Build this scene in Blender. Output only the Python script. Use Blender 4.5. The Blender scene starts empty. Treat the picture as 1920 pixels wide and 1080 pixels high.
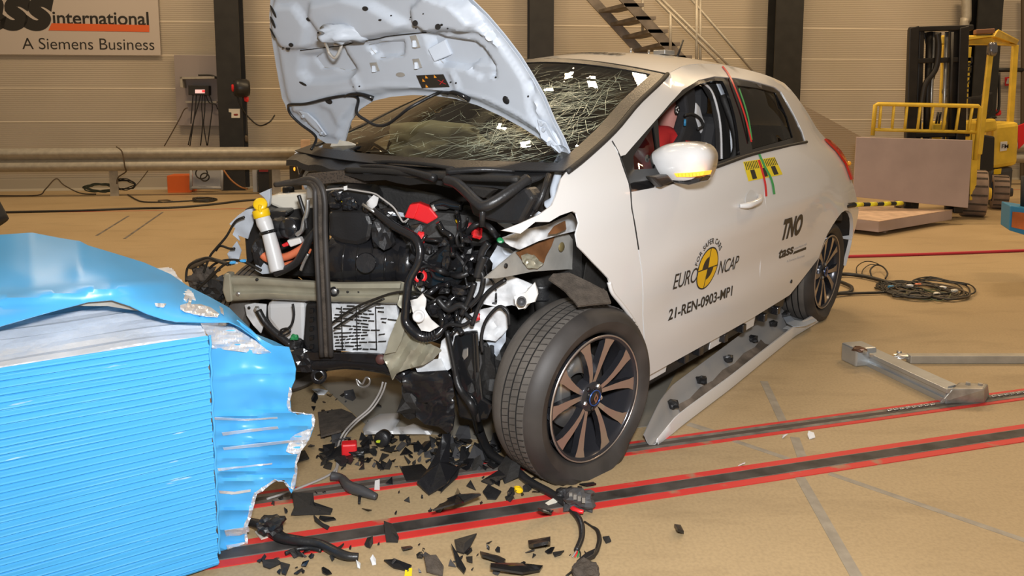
import bpy, bmesh, math, random
from mathutils import Vector, Matrix, noise
from mathutils.geometry import delaunay_2d_cdt

scene = bpy.context.scene
COL = scene.collection
rnd = random.Random(11)

# ------------------------------------------------------------------ camera
FPX, PPY, HOR, CAMH = 1420.0, 350.0, 190.0, 1.27      # focal length in px, principal point row, horizon row, camera height
TILT = math.atan((PPY - HOR) / FPX)
cam_d = bpy.data.cameras.new('camera')
cam = bpy.data.objects.new('camera', cam_d)
COL.objects.link(cam)
cam.location = (0, 0, CAMH)
cam.rotation_euler = (math.pi / 2 - TILT, 0, 0)
cam_d.sensor_width = 36.0
cam_d.lens = 36.0 * FPX / 1920.0
cam_d.shift_y = (PPY - 540.0) / 1920.0
cam_d.clip_start = 0.05
scene.camera = cam

# ------------------------------------------------------------------ world, lamps, exposure
scene.view_settings.view_transform = 'Standard'
scene.view_settings.look = 'None'
scene.view_settings.gamma = 1.0
scene.view_settings.use_curve_mapping = False
scene.view_settings.exposure = 0.0
world = bpy.data.worlds.new('hall_ambient')
scene.world = world
world.use_nodes = True
world.node_tree.nodes['Background'].inputs[0].default_value = (1.0, 0.80, 0.58, 1)
world.node_tree.nodes['Background'].inputs[1].default_value = 0.23


def area_lamp(name, loc, target, sx, sy, power, color):
    d = bpy.data.lights.new(name, 'AREA')
    d.shape = 'RECTANGLE'
    d.size, d.size_y, d.energy, d.color = sx, sy, power, color
    o = bpy.data.objects.new(name, d)
    COL.objects.link(o)
    o.location = loc
    o.rotation_euler = (Vector(target) - Vector(loc)).to_track_quat('-Z', 'Y').to_euler()
    return o


# the photographer's flash, just above the lens
area_lamp('camera_flash', (0.10, -0.02, 1.62), (0.25, 4.0, 0.75), 0.22, 0.14, 102, (0.97, 0.98, 1.0))
# hall lamps under the roof
WARM = (1.0, 0.72, 0.42)
for lx, ly, pw in ((-5.0, 8.0, 135), (2.6, 8.6, 130), (6.5, 9.0, 170), (-4.0, 3.6, 42), (0.6, 3.8, 32), (5.0, 4.4, 85)):
    area_lamp('hall_lamp', (lx, ly, 6.2), (lx, ly, 0), 1.5, 0.5, pw, WARM)
for k in range(5):                                        # one cluster lamp of five small fields
    area_lamp('hall_lamp', (-1.5 + 0.55 * k, 8.0 + 0.35 * (k % 2), 6.2), (-1.5 + 0.55 * k, 8.0 + 0.35 * (k % 2), 0), 0.22, 0.17, 26, WARM)

# ------------------------------------------------------------------ pixel / world geometry of the survey
ORG = Vector((0, 0, CAMH))
CT, ST = math.cos(TILT), math.sin(TILT)
PHI, CARX, CARY = 0.72188, -0.53498, 2.81915           # heading and front-axle centre of the car
CS, CC = math.sin(PHI), math.cos(PHI)


def ray(x, y):
    dx, dz = (x - 960.0) / FPX, (PPY - y) / FPX
    return Vector((dx, CT + dz * ST, -ST + dz * CT))


def gp(x, y, z=0.0):
    r = ray(x, y)
    return ORG + r * ((z - CAMH) / r.z)


def dp(x, y, Y):
    r = ray(x, y)
    return ORG + r * (Y / r.y)


def car(u, v, w):                       # u: front axle to rear, v: to the car's left, w: up
    return Vector((CARX + u * CS + v * CC, CARY + u * CC - v * CS, w))


def tocar(p):
    X, Y = p[0] - CARX, p[1] - CARY
    return Vector((X * CS + Y * CC, X * CC - Y * CS, p[2]))


OC = tocar(ORG)


def rayc(x, y):
    r = ray(x, y)
    return Vector((r.x * CS + r.y * CC, r.x * CC - r.y * CS, r.z))


def cv(x, y, v):
    r = rayc(x, y)
    return car(*(OC + r * ((v - OC.y) / r.y)))


def cu(x, y, u):
    r = rayc(x, y)
    return car(*(OC + r * ((u - OC.x) / r.x)))


def cw(x, y, w):
    return gp(x, y, w)


def plane_map(p0, p1, p2):              # world plane through three points
    n = (p1 - p0).cross(p2 - p0).normalized()

    def m(x, y):
        r = ray(x, y)
        return ORG + r * ((p0 - ORG).dot(n) / r.dot(n))
    m.n = n if n.dot(ray(960, 400)) > 0 else -n
    return m


def at(Y):
    return lambda x, y: dp(x, y, Y)


def wallY(X, off=0.0):
    return 11.55 + 0.105 * X - off


def wp(x, y, off=0.0):                  # a point on the back wall, off metres in front of it
    r = ray(x, y)
    return ORG + r * ((11.55 - off) / (r.y - 0.105 * r.x))


# ------------------------------------------------------------------ object helpers
def tag(o, label, cat, group=None, kind=None):
    if label:
        o['label'] = label
    if cat:
        o['category'] = cat
    if group:
        o['group'] = group
    if kind:
        o['kind'] = kind
    return o


def wloc(o):
    p = Vector((0, 0, 0))
    while o is not None:
        p = p + o.location
        o = o.parent
    return p


def thing(name, label, cat, loc=(0, 0, 0), group=None):
    o = bpy.data.objects.new(name, None)
    o.empty_display_size = 0.1
    COL.objects.link(o)
    o.location = loc
    return tag(o, label, cat, group)


def mk(name, bm, mt, parent=None, loc=None, smooth=None, bevel=0, solid=0, sub=0, label=None, soff=-1, keep=False):
    """bm holds world coordinates; the object gets its own origin."""
    vs = [v.co for v in bm.verts]
    if loc is None:
        lo = Vector((min(v.x for v in vs), min(v.y for v in vs), min(v.z for v in vs)))
        hi = Vector((max(v.x for v in vs), max(v.y for v in vs), max(v.z for v in vs)))
        loc = Vector(((lo.x + hi.x) / 2, (lo.y + hi.y) / 2, lo.z if parent is None else (lo.z + hi.z) / 2))
    loc = Vector(loc)
    if solid == 0 and not sub and not keep:
        bmesh.ops.recalc_face_normals(bm, faces=bm.faces)
    for v in bm.verts:
        v.co -= loc
    me = bpy.data.meshes.new(name)
    if smooth is not None:
        for f in bm.faces:
            f.smooth = smooth
    bm.to_mesh(me)
    bm.free()
    for m in (mt if isinstance(mt, (list, tuple)) else [mt]):
        me.materials.append(m)
    o = bpy.data.objects.new(name, me)
    COL.objects.link(o)
    if parent is not None:
        o.parent = parent
        o.location = loc - wloc(parent)
    else:
        o.location = loc
    if solid:
        md = o.modifiers.new('thickness', 'SOLIDIFY')
        md.thickness = solid
        md.offset = soff
        if smooth:
            es = o.modifiers.new('edges', 'EDGE_SPLIT')
            es.split_angle = 0.9
    if bevel:
        md = o.modifiers.new('bevel', 'BEVEL')
        md.width = bevel
        md.segments = 2
        md.limit_method = 'ANGLE'
        md.angle_limit = 0.7
    if sub:
        md = o.modifiers.new('subd', 'SUBSURF')
        md.levels = md.render_levels = sub
    if label:
        o['label'] = label
    return o


def pip(x, y, poly):
    c = False
    j = len(poly) - 1
    for i in range(len(poly)):
        xi, yi = poly[i][0], poly[i][1]
        xj, yj = poly[j][0], poly[j][1]
        if (yi > y) != (yj > y) and x < (xj - xi) * (y - yi) / (yj - yi) + xi:
            c = not c
        j = i
    return c


def segdist(x, y, poly, closed=True):
    d = 1e9
    n = len(poly)
    for i in range(n if closed else n - 1):
        x0, y0 = poly[i][:2]
        x1, y1 = poly[(i + 1) % n][:2]
        dx, dy = x1 - x0, y1 - y0
        L = dx * dx + dy * dy
        tt = 0 if L == 0 else max(0, min(1, ((x - x0) * dx + (y - y0) * dy) / L))
        d = min(d, math.hypot(x - x0 - tt * dx, y - y0 - tt * dy))
    return d


def smooth_poly(poly, n=4, closed=True):
    """Catmull-Rom through 2D/3D points."""
    P = [Vector(p) for p in poly]
    m = len(P)
    out = []
    for i in range(m if closed else m - 1):
        if closed:
            a, b, c, d = P[(i - 1) % m], P[i], P[(i + 1) % m], P[(i + 2) % m]
        else:
            a, b, c, d = P[max(i - 1, 0)], P[i], P[i + 1], P[min(i + 2, m - 1)]
        for k in range(n):
            t = k / n
            out.append(0.5 * ((2 * b) + (c - a) * t + (2 * a - 5 * b + 4 * c - d) * t * t + (3 * b - a - 3 * c + d) * t ** 3))
    if not closed:
        out.append(P[-1])
    return out


def dens(poly, step):
    out = []
    n = len(poly)
    for i in range(n):
        a, b = poly[i], poly[(i + 1) % n]
        L = math.hypot(b[0] - a[0], b[1] - a[1])
        k = max(1, int(L / step + 0.5))
        for j in range(k):
            out.append((a[0] + (b[0] - a[0]) * j / k, a[1] + (b[1] - a[1]) * j / k))
    return out


def sheet_bm(outline, fmap, step=16, holes=(), disp=None, inner=()):
    """Triangulated sheet: outline and holes in 2D, fmap(x, y) -> world point. disp(x, y) -> Vector added."""
    verts, edges = [], []
    for pl, close in [(outline, True)] + [(h, True) for h in holes] + [(h, True) for h in inner]:
        d = dens(pl, step)
        b = len(verts)
        verts += d
        edges += [(b + i, b + (i + 1) % len(d)) for i in range(len(d))]
    xs = [p[0] for p in outline]
    ys = [p[1] for p in outline]
    allp = [outline] + list(holes) + list(inner)
    y = min(ys) + step * 0.5
    row = 0
    while y < max(ys):
        x = min(xs) + step * (0.5 if row % 2 else 0.25)
        while x < max(xs):
            if pip(x, y, outline) and not any(pip(x, y, h) for h in holes) and all(segdist(x, y, p) > step * 0.4 for p in allp):
                verts.append((x, y))
            x += step
        y += step * 0.87
        row += 1
    r = delaunay_2d_cdt([Vector(v[:2]) for v in verts], edges, [], 0, 1e-5)
    bm = bmesh.new()
    used = {}

    def vert(i):
        if i not in used:
            px, py = r[0][i]
            p = fmap(px, py)
            if disp:
                p = p + disp(px, py)
            used[i] = bm.verts.new(p)
        return used[i]
    for f in r[2]:
        cx = sum(r[0][i][0] for i in f) / len(f)
        cy = sum(r[0][i][1] for i in f) / len(f)
        if pip(cx, cy, outline) and not any(pip(cx, cy, h) for h in holes):
            try:
                bm.faces.new([vert(i) for i in f])
            except ValueError:
                pass
    return bm


def face_to(bm, toward):
    """turn every face normal towards a world point."""
    bm.normal_update()
    bad = [f for f in bm.faces if f.normal.dot(toward - f.calc_center_median()) < 0]
    if len(bad) > len(bm.faces) / 2:
        bmesh.ops.reverse_faces(bm, faces=bm.faces)
    return bm


def sheet(name, outline, fmap, mt, parent=None, step=16, holes=(), disp=None, thick=0.004, smooth=True, label=None, inner=()):
    bm = face_to(sheet_bm(outline, fmap, step, holes, disp, inner), ORG)
    return mk(name, bm, mt, parent, smooth=smooth, solid=thick, label=label)


def catmull(pts, n=6):
    return smooth_poly(pts, n, False)


def add_tube(bm, pts, r, res=8, spline=6, cap=True):
    """sweep a circle along points; r number or list."""
    P0 = [Vector(p) for p in pts]
    P = catmull(P0, spline) if spline and len(P0) > 2 else P0
    n = len(P)
    if isinstance(r, (list, tuple)):
        R = []
        for i in range(n):
            f = i / (n - 1) * (len(r) - 1)
            k = min(int(f), len(r) - 2)
            R.append(r[k] + (r[k + 1] - r[k]) * (f - k))
    else:
        R = [r] * n
    rings = []
    nrm = None
    for i in range(n):
        t = (P[min(i + 1, n - 1)] - P[max(i - 1, 0)])
        t = t.normalized() if t.length > 1e-9 else Vector((0, 0, 1))
        if nrm is None:
            nrm = t.orthogonal().normalized()
        else:
            nrm = nrm - t * nrm.dot(t)
            nrm = nrm.normalized() if nrm.length > 1e-6 else t.orthogonal().normalized()
        b = t.cross(nrm)
        rings.append([bm.verts.new(P[i] + (nrm * math.cos(a) + b * math.sin(a)) * R[i])
                      for a in [2 * math.pi * k / res for k in range(res)]])
    for i in range(n - 1):
        for k in range(res):
            bm.faces.new((rings[i][k], rings[i][(k + 1) % res], rings[i + 1][(k + 1) % res], rings[i + 1][k]))
    if cap:
        bm.faces.new(rings[0][::-1])
        bm.faces.new(rings[-1])
    return bm


def tube(name, pts, r, mt, parent=None, res=8, spline=6, label=None):
    bm = add_tube(bmesh.new(), pts, r, res, spline)
    return mk(name, bm, mt, parent, smooth=True, label=label)


def add_prism(bm, pts, ext):
    """closed prism: 3D polygon swept by vector ext."""
    a = [bm.verts.new(Vector(p)) for p in pts]
    b = [bm.verts.new(Vector(p) + Vector(ext)) for p in pts]
    n = len(a)
    bm.faces.new(a)
    bm.faces.new(b[::-1])
    for i in range(n):
        bm.faces.new((a[i], b[i], b[(i + 1) % n], a[(i + 1) % n]))
    return bm


def prism(name, pts, ext, mt, parent=None, bevel=0.0, label=None, smooth=False):
    return mk(name, add_prism(bmesh.new(), pts, ext), mt, parent, bevel=bevel, label=label, smooth=smooth)


def add_box(bm, c, ax, ay, az):
    """box from centre and three half-extent vectors."""
    c, ax, ay, az = Vector(c), Vector(ax), Vector(ay), Vector(az)
    add_prism(bm, [c - ax - ay - az, c + ax - ay - az, c + ax + ay - az, c - ax + ay - az], az * 2)
    return bm


def box(name, c, ax, ay, az, mt, parent=None, bevel=0.0, label=None):
    return mk(name, add_box(bmesh.new(), c, ax, ay, az), mt, parent, bevel=bevel, label=label, smooth=False)


def frame_of(axis):
    a = Vector(axis).normalized()
    e1 = Vector((0, 0, 1)).cross(a)
    e1 = e1.normalized() if e1.length > 1e-3 else Vector((1, 0, 0))
    return a, e1, a.cross(e1)


def add_lathe(bm, prof, c, axis, segs=24, frame=None):
    """prof: list of (radius, height along axis)."""
    a, e1, e2 = frame or frame_of(axis)
    c = Vector(c)
    rings = []
    for r, h in prof:
        if r < 1e-6:
            rings.append([bm.verts.new(c + a * h)])
        else:
            rings.append([bm.verts.new(c + a * h + (e1 * math.cos(t) + e2 * math.sin(t)) * r)
                          for t in [2 * math.pi * k / segs for k in range(segs)]])
    for i in range(len(rings) - 1):
        A, B = rings[i], rings[i + 1]
        for k in range(segs):
            k2 = (k + 1) % segs
            if len(A) == 1 and len(B) == 1:
                continue
            if len(A) == 1:
                bm.faces.new((A[0], B[k], B[k2]))
            elif len(B) == 1:
                bm.faces.new((A[k], A[k2], B[0]))
            else:
                bm.faces.new((A[k], A[k2], B[k2], B[k]))
    return bm


def lathe(name, prof, c, axis, mt, parent=None, segs=24, label=None, smooth=True, bevel=0):
    return mk(name, add_lathe(bmesh.new(), prof, c, axis, segs), mt, parent, smooth=smooth, label=label, bevel=bevel)


def disc_prof(r, h):
    return [(0, 0), (r, 0), (r, h), (0, h)]


def add_lump(bm, c, sx, sy, sz, seed=0, amp=0.25, sub=2, freq=2.2):
    """crumpled lump: noisy icosphere squared towards a box."""
    r = bmesh.ops.create_icosphere(bm, subdivisions=sub, radius=1.0)
    off = Vector((seed * 7.3, seed * 3.1, seed * 1.7))
    for v in r['verts']:
        d = v.co.normalized()
        m = max(abs(d.x), abs(d.y), abs(d.z))
        q = d.lerp(d / m, 0.6)
        k = 1 + amp * noise.noise(d * freq + off) + amp * 0.5 * noise.noise(d * freq * 2.3 + off)
        v.co = Vector((q.x * sx, q.y * sy, q.z * sz)) * k
    return r['verts']


def lump(name, c, sx, sy, sz, mt, parent=None, seed=0, amp=0.25, sub=2, rot=None, label=None, smooth=False):
    bm = bmesh.new()
    vs = add_lump(bm, c, sx, sy, sz, seed, amp, sub)
    M = rot or Matrix.Identity(3)
    for v in vs:
        v.co = M @ v.co + Vector(c)
    return mk(name, bm, mt, parent, smooth=smooth, label=label)


CARM = Matrix(((CS, CC, 0), (CC, -CS, 0), (0, 0, 1)))   # car axes as columns


def text_bm(body, size=1.0, bold=0.0, shear=0.0, align='LEFT', spacing=1.0, depth=0.0):
    c = bpy.data.curves.new('txt', 'FONT')
    c.body = body
    c.size = size
    c.offset = bold
    c.shear = shear
    c.align_x = align
    c.space_character = spacing
    c.resolution_u = 6
    c.extrude = depth
    o = bpy.data.objects.new('txt', c)
    COL.objects.link(o)
    bpy.context.view_layer.update()
    me = bpy.data.meshes.new_from_object(o.evaluated_get(bpy.context.evaluated_depsgraph_get()))
    bm = bmesh.new()
    bm.from_mesh(me)
    bpy.data.objects.remove(o)
    bpy.data.curves.remove(c)
    bpy.data.meshes.remove(me)
    return bm


def text_on(name, body, fmap, mt, parent, thick=0.0008, label=None, **kw):
    """lettering whose local x, y go through fmap(x, y) -> world."""
    bm = text_bm(body, **kw)
    for v in bm.verts:
        v.co = fmap(v.co.x, v.co.y)
    face_to(bm, ORG)
    return mk(name, bm, mt, parent, solid=thick, soff=1, smooth=False, label=label)


# ------------------------------------------------------------------ materials
def rgb(h):
    """display colour 0-255 -> linear."""
    return tuple((c / 255 / 12.92 if c / 255 <= 0.04045 else ((c / 255 + 0.055) / 1.055) ** 2.4) for c in h)


def mat(name, col, rough=0.5, metal=0.0, var=0.0, vscale=6.0, bump=0.0, bscale=40.0, spec=0.5, coat=0.0, emit=None, estr=0.0, col2=None, detail=5.0):
    m = bpy.data.materials.new(name)
    m.use_nodes = True
    nt = m.node_tree
    b = nt.nodes['Principled BSDF']
    b.inputs['Roughness'].default_value = rough
    b.inputs['Metallic'].default_value = metal
    b.inputs['Specular IOR Level'].default_value = spec
    b.inputs['Coat Weight'].default_value = coat
    b.inputs['Coat Roughness'].default_value = 0.04
    c = tuple(col) + (1,)
    b.inputs['Base Color'].default_value = c
    tc = nt.nodes.new('ShaderNodeTexCoord')
    if var or col2:
        n = nt.nodes.new('ShaderNodeTexNoise')
        n.inputs['Scale'].default_value = vscale
        n.inputs['Detail'].default_value = detail
        nt.links.new(tc.outputs['Object'], n.inputs['Vector'])
        rp = nt.nodes.new('ShaderNodeValToRGB')
        rp.color_ramp.elements[0].position = 0.35
        rp.color_ramp.elements[1].position = 0.68
        rp.color_ramp.elements[0].color = tuple(max(0, x * (1 - var)) for x in col) + (1,)
        rp.color_ramp.elements[1].color = (tuple(col2) if col2 else tuple(min(1, x * (1 + var)) for x in col)) + (1,)
        nt.links.new(n.outputs['Fac'], rp.inputs['Fac'])
        nt.links.new(rp.outputs['Color'], b.inputs['Base Color'])
    if bump:
        n2 = nt.nodes.new('ShaderNodeTexNoise')
        n2.inputs['Scale'].default_value = bscale
        n2.inputs['Detail'].default_value = 4
        nt.links.new(tc.outputs['Object'], n2.inputs['Vector'])
        bp = nt.nodes.new('ShaderNodeBump')
        bp.inputs['Strength'].default_value = bump
        bp.inputs['Distance'].default_value = 0.01
        nt.links.new(n2.outputs['Fac'], bp.inputs['Height'])
        nt.links.new(bp.outputs['Normal'], b.inputs['Normal'])
    if emit:
        b.inputs['Emission Color'].default_value = tuple(emit) + (1,)
        b.inputs['Emission Strength'].default_value = estr
    return m


M = {}
M['white_paint'] = mat('white_paint', (0.72, 0.72, 0.72), 0.30, 0, coat=0.6)
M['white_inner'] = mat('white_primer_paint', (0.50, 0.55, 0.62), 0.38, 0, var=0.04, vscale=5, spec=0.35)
M['white_torn'] = mat('torn_white_metal', (0.66, 0.68, 0.70), 0.40, 0, var=0.25, vscale=14, bump=0.3, bscale=25)
M['black_gloss'] = mat('black_gloss', (0.012, 0.012, 0.013), 0.13, spec=0.6)
M['black_plastic'] = mat('black_plastic', (0.016, 0.016, 0.017), 0.38, bump=0.12, bscale=120, var=0.3)
M['black_matte'] = mat('black_matte', (0.018, 0.017, 0.016), 0.65, bump=0.2, bscale=90)
M['black_wet'] = mat('black_wet', (0.014, 0.014, 0.016), 0.20, bump=0.35, bscale=18, spec=0.7)
M['grey_dark'] = mat('dark_grey_plastic', (0.055, 0.055, 0.058), 0.45, bump=0.1)
M['rubber'] = mat('tyre_rubber', (0.105, 0.094, 0.083), 0.70, var=0.25, vscale=9, bump=0.1, bscale=160)
M['rubber_side'] = mat('tyre_sidewall', (0.042, 0.037, 0.034), 0.55, var=0.3, vscale=7)
M['steel'] = mat('steel', (0.55, 0.55, 0.54), 0.34, 0.85, var=0.15, bump=0.08)
M['galv'] = mat('galvanised_steel', (0.40, 0.37, 0.31), 0.5, 0.3, var=0.10, vscale=14, bump=0.1)
M['rim_face'] = mat('machined_alloy', (0.50, 0.44, 0.40), 0.30, 0.8)
M['rim_dark'] = mat('dark_alloy', (0.05, 0.05, 0.058), 0.22, 0.5)
M['blue'] = mat('blue_sheet', (0.075, 0.40, 0.78), 0.36, 0.0, var=0.05, vscale=4, bump=0.03, bscale=6)
M['foil'] = mat('crushed_aluminium', (0.74, 0.75, 0.77), 0.30, 0.45, var=0.12, bump=0.5, bscale=22)
M['yellow'] = mat('yellow_paint', (0.80, 0.54, 0.05), 0.42, var=0.12, vscale=7)
M['sign_yellow'] = mat('yellow_sticker', (0.85, 0.52, 0.01), 0.4)
M['tape_yellow'] = mat('yellow_tape', (0.85, 0.68, 0.02), 0.4)
M['cap_yellow'] = mat('yellow_cap', (0.90, 0.58, 0.01), 0.32)
M['red'] = mat('red_plastic', (0.72, 0.02, 0.025), 0.35)
M['red_line'] = mat('red_floor_paint', (0.62, 0.035, 0.03), 0.5, var=0.3, vscale=18)
M['orange'] = mat('orange_plastic', (0.75, 0.20, 0.09), 0.4)
M['orange_box'] = mat('orange_box', (0.70, 0.13, 0.02), 0.5)
M['beige'] = mat('grey_beige_coating', (0.36, 0.34, 0.26), 0.38, 0.2, var=0.12, vscale=12, bump=0.06)
M['rust'] = mat('rust_brown', (0.17, 0.075, 0.03), 0.45, var=0.4, vscale=12)
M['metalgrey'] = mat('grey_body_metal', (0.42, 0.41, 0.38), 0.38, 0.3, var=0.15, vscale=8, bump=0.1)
M['translucent'] = mat('milky_plastic', (0.66, 0.66, 0.66), 0.35)
M['cream'] = mat('cream_plastic', (0.72, 0.68, 0.58), 0.4)
M['white_plastic'] = mat('white_plastic', (0.78, 0.77, 0.75), 0.4)
M['felt'] = mat('brown_felt', (0.075, 0.060, 0.047), 0.95, var=0.3, vscale=30, bump=0.5, bscale=180)
M['column'] = mat('dark_column', (0.020, 0.019, 0.017), 0.5, var=0.2)
M['decal'] = mat('black_decal', (0.025, 0.022, 0.018), 0.45)
M['decal_grey'] = mat('grey_decal', (0.42, 0.40, 0.38), 0.45)
M['panel_grey'] = mat('pink_grey_board', (0.42, 0.33, 0.31), 0.6, var=0.08, vscale=3)
M['wood'] = mat('worn_plywood', (0.56, 0.40, 0.29), 0.65, var=0.18, vscale=9)
M['skin'] = mat('skin', (0.62, 0.36, 0.26), 0.5)
M['cloth_black'] = mat('black_cloth', (0.014, 0.015, 0.018), 0.85)
M['tape_grey'] = mat('grey_floor_tape', (0.31, 0.27, 0.21), 0.6, var=0.15, vscale=20)
M['blue_paint'] = mat('blue_paint', (0.03, 0.22, 0.42), 0.45)
M['green'] = mat('green_plastic', (0.02, 0.25, 0.08), 0.4)
M['green_tape'] = mat('green_tape', (0.05, 0.36, 0.10), 0.5)
M['cable'] = mat('black_cable', (0.018, 0.016, 0.013), 0.45)
M['cable_brown'] = mat('dirty_cable', (0.085, 0.06, 0.035), 0.6)
M['cable_grey'] = mat('grey_cable', (0.36, 0.34, 0.32), 0.5)
M['concrete_grey'] = mat('grey_paint', (0.42, 0.42, 0.42), 0.6)
# ================================================================== the hall
def node_floor():
    m = bpy.data.materials.new('beige_floor')
    m.use_nodes = True
    nt = m.node_tree
    b = nt.nodes['Principled BSDF']
    N = nt.nodes.new
    tc = N('ShaderNodeTexCoord')
    n1 = N('ShaderNodeTexNoise'); n1.inputs['Scale'].default_value = 0.8; n1.inputs['Detail'].default_value = 8
    n2 = N('ShaderNodeTexNoise'); n2.inputs['Scale'].default_value = 3.2; n2.inputs['Detail'].default_value = 8; n2.inputs['Roughness'].default_value = 0.65
    n3 = N('ShaderNodeTexNoise'); n3.inputs['Scale'].default_value = 95; n3.inputs['Detail'].default_value = 3
    mp = N('ShaderNodeMapping'); mp.inputs['Rotation'].default_value = (0, 0, -0.26); mp.inputs['Scale'].default_value = (0.5, 1.7, 1)
    for n in (n1, n3):
        nt.links.new(tc.outputs['Object'], n.inputs['Vector'])
    nt.links.new(tc.outputs['Object'], mp.inputs['Vector'])
    nt.links.new(mp.outputs['Vector'], n2.inputs['Vector'])
    r1 = N('ShaderNodeValToRGB')
    r1.color_ramp.elements[0].position = 0.30; r1.color_ramp.elements[0].color = (0.41, 0.30, 0.165, 1)
    r1.color_ramp.elements[1].position = 0.70; r1.color_ramp.elements[1].color = (0.50, 0.375, 0.215, 1)
    nt.links.new(n1.outputs['Fac'], r1.inputs['Fac'])
    r2 = N('ShaderNodeValToRGB')
    r2.color_ramp.elements[0].position = 0.26; r2.color_ramp.elements[0].color = (0.78, 0.77, 0.76, 1)
    r2.color_ramp.elements[1].position = 0.48; r2.color_ramp.elements[1].color = (1, 1, 1, 1)
    nt.links.new(n2.outputs['Fac'], r2.inputs['Fac'])
    r3 = N('ShaderNodeValToRGB')
    r3.color_ramp.elements[0].position = 0.30; r3.color_ramp.elements[0].color = (0.86, 0.86, 0.86, 1)
    r3.color_ramp.elements[1].position = 0.60; r3.color_ramp.elements[1].color = (1, 1, 1, 1)
    nt.links.new(n3.outputs['Fac'], r3.inputs['Fac'])
    x1 = N('ShaderNodeMix'); x1.data_type = 'RGBA'; x1.blend_type = 'MULTIPLY'; x1.inputs[0].default_value = 1
    x2 = N('ShaderNodeMix'); x2.data_type = 'RGBA'; x2.blend_type = 'MULTIPLY'; x2.inputs[0].default_value = 1
    nt.links.new(r1.outputs['Color'], x1.inputs[6]); nt.links.new(r2.outputs['Color'], x1.inputs[7])
    nt.links.new(x1.outputs[2], x2.inputs[6]); nt.links.new(r3.outputs['Color'], x2.inputs[7])
    nt.links.new(x2.outputs[2], b.inputs['Base Color'])
    b.inputs['Roughness'].default_value = 0.5
    b.inputs['Specular IOR Level'].default_value = 0.35
    return m


def node_wall():
    m = bpy.data.materials.new('ribbed_wall_cladding')
    m.use_nodes = True
    nt = m.node_tree
    b = nt.nodes['Principled BSDF']
    N = nt.nodes.new
    tc = N('ShaderNodeTexCoord')
    n1 = N('ShaderNodeTexNoise'); n1.inputs['Scale'].default_value = 0.7
    nt.links.new(tc.outputs['Object'], n1.inputs['Vector'])
    r1 = N('ShaderNodeValToRGB')
    r1.color_ramp.elements[0].position = 0.35; r1.color_ramp.elements[0].color = (0.41, 0.355, 0.275, 1)
    r1.color_ramp.elements[1].position = 0.65; r1.color_ramp.elements[1].color = (0.46, 0.40, 0.32, 1)
    nt.links.new(n1.outputs['Fac'], r1.inputs['Fac'])
    nt.links.new(r1.outputs['Color'], b.inputs['Base Color'])
    wv = N('ShaderNodeTexWave'); wv.bands_direction = 'Z'; wv.inputs['Scale'].default_value = 11.0
    nt.links.new(tc.outputs['Object'], wv.inputs['Vector'])
    bp = N('ShaderNodeBump'); bp.inputs['Strength'].default_value = 0.35; bp.inputs['Distance'].default_value = 0.006
    nt.links.new(wv.outputs['Fac'], bp.inputs['Height'])
    nt.links.new(bp.outputs['Normal'], b.inputs['Normal'])
    b.inputs['Roughness'].default_value = 0.6
    return m


M['floor'] = node_floor()
M['wall'] = node_wall()
bm = bmesh.new()
add_box(bm, (1.5, 6.0, -0.05), (12.5, 0, 0), (0, 9, 0), (0, 0, 0.05))
tag(mk('floor', bm, M['floor'], loc=(0, 0, 0)), None, None, kind='structure')

WD = Vector((1, 0.105, 0)).normalized()                  # along the back wall
WN = Vector((WD.y, -WD.x, 0))                            # into the hall


def wallp(X, z, off=0.0):
    return Vector((X, wallY(X), z)) + WN * off


prof = [(0.0, 0.0)]
for k in range(12):
    z = 0.50 + 0.475 * k
    prof += [(0.0, z - 0.012), (0.005, z - 0.002), (0.005, z + 0.002), (0.0, z + 0.012)]
prof.append((0.0, 6.3))
bm = bmesh.new()
L = [bm.verts.new(wallp(-11, z, o)) for o, z in prof]
R = [bm.verts.new(wallp(13.5, z, o)) for o, z in prof]
for i in range(len(prof) - 1):
    bm.faces.new((L[i], R[i], R[i + 1], L[i + 1])).material_index = 1 if i % 4 in (1, 2, 3) and i > 0 else 0
face_to(bm, ORG)
tag(mk('wall_back', bm, [M['wall'], mat('wall_seam', (.60, .53, .42), .5)], solid=0.12, smooth=False), None, None, kind='structure')
bm = bmesh.new()
add_prism(bm, [wallp(-11, 0, 0.03), wallp(-11, 0.16, 0.03), wallp(-11, 0.16, 0.07), wallp(-11, 0.03, 0.07), wallp(-11, 0.0, 0.12)], WD * 24.4)
tag(mk('baseboard_back', bm, mat('kerb', (.40, .36, .29), .6), smooth=False), None, None, kind='structure')

# steel columns: H sections standing before the wall
def column(x0, x1, label, yref=100):
    a, b = wp(x0, yref, 0.35), wp(x1, yref, 0.35)
    h = (b - a).length / 2
    c = (a + b) / 2
    c.z = 0
    bm = bmesh.new()
    up = Vector((0, 0, 3.1))
    add_box(bm, c + up, WD * h, WN * 0.012, up)
    add_box(bm, c + up - WN * 0.27, WD * h, WN * 0.012, up)
    add_box(bm, c + up - WN * 0.135, WD * 0.010, WN * 0.124, up)
    tag(mk('steel_column', bm, M['column'], smooth=False), label, 'column', 'steel columns along the back wall')


column(405, 450, 'dark steel column behind the guardrail, carrying the cable reel')
column(993, 1038, 'dark steel column seen above the car roof left of the stairs')
column(1452, 1503, 'dark steel column seen above the car tail, right of the stairs')
column(1828, 1874, 'dark steel column behind the yellow forklift truck')

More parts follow.
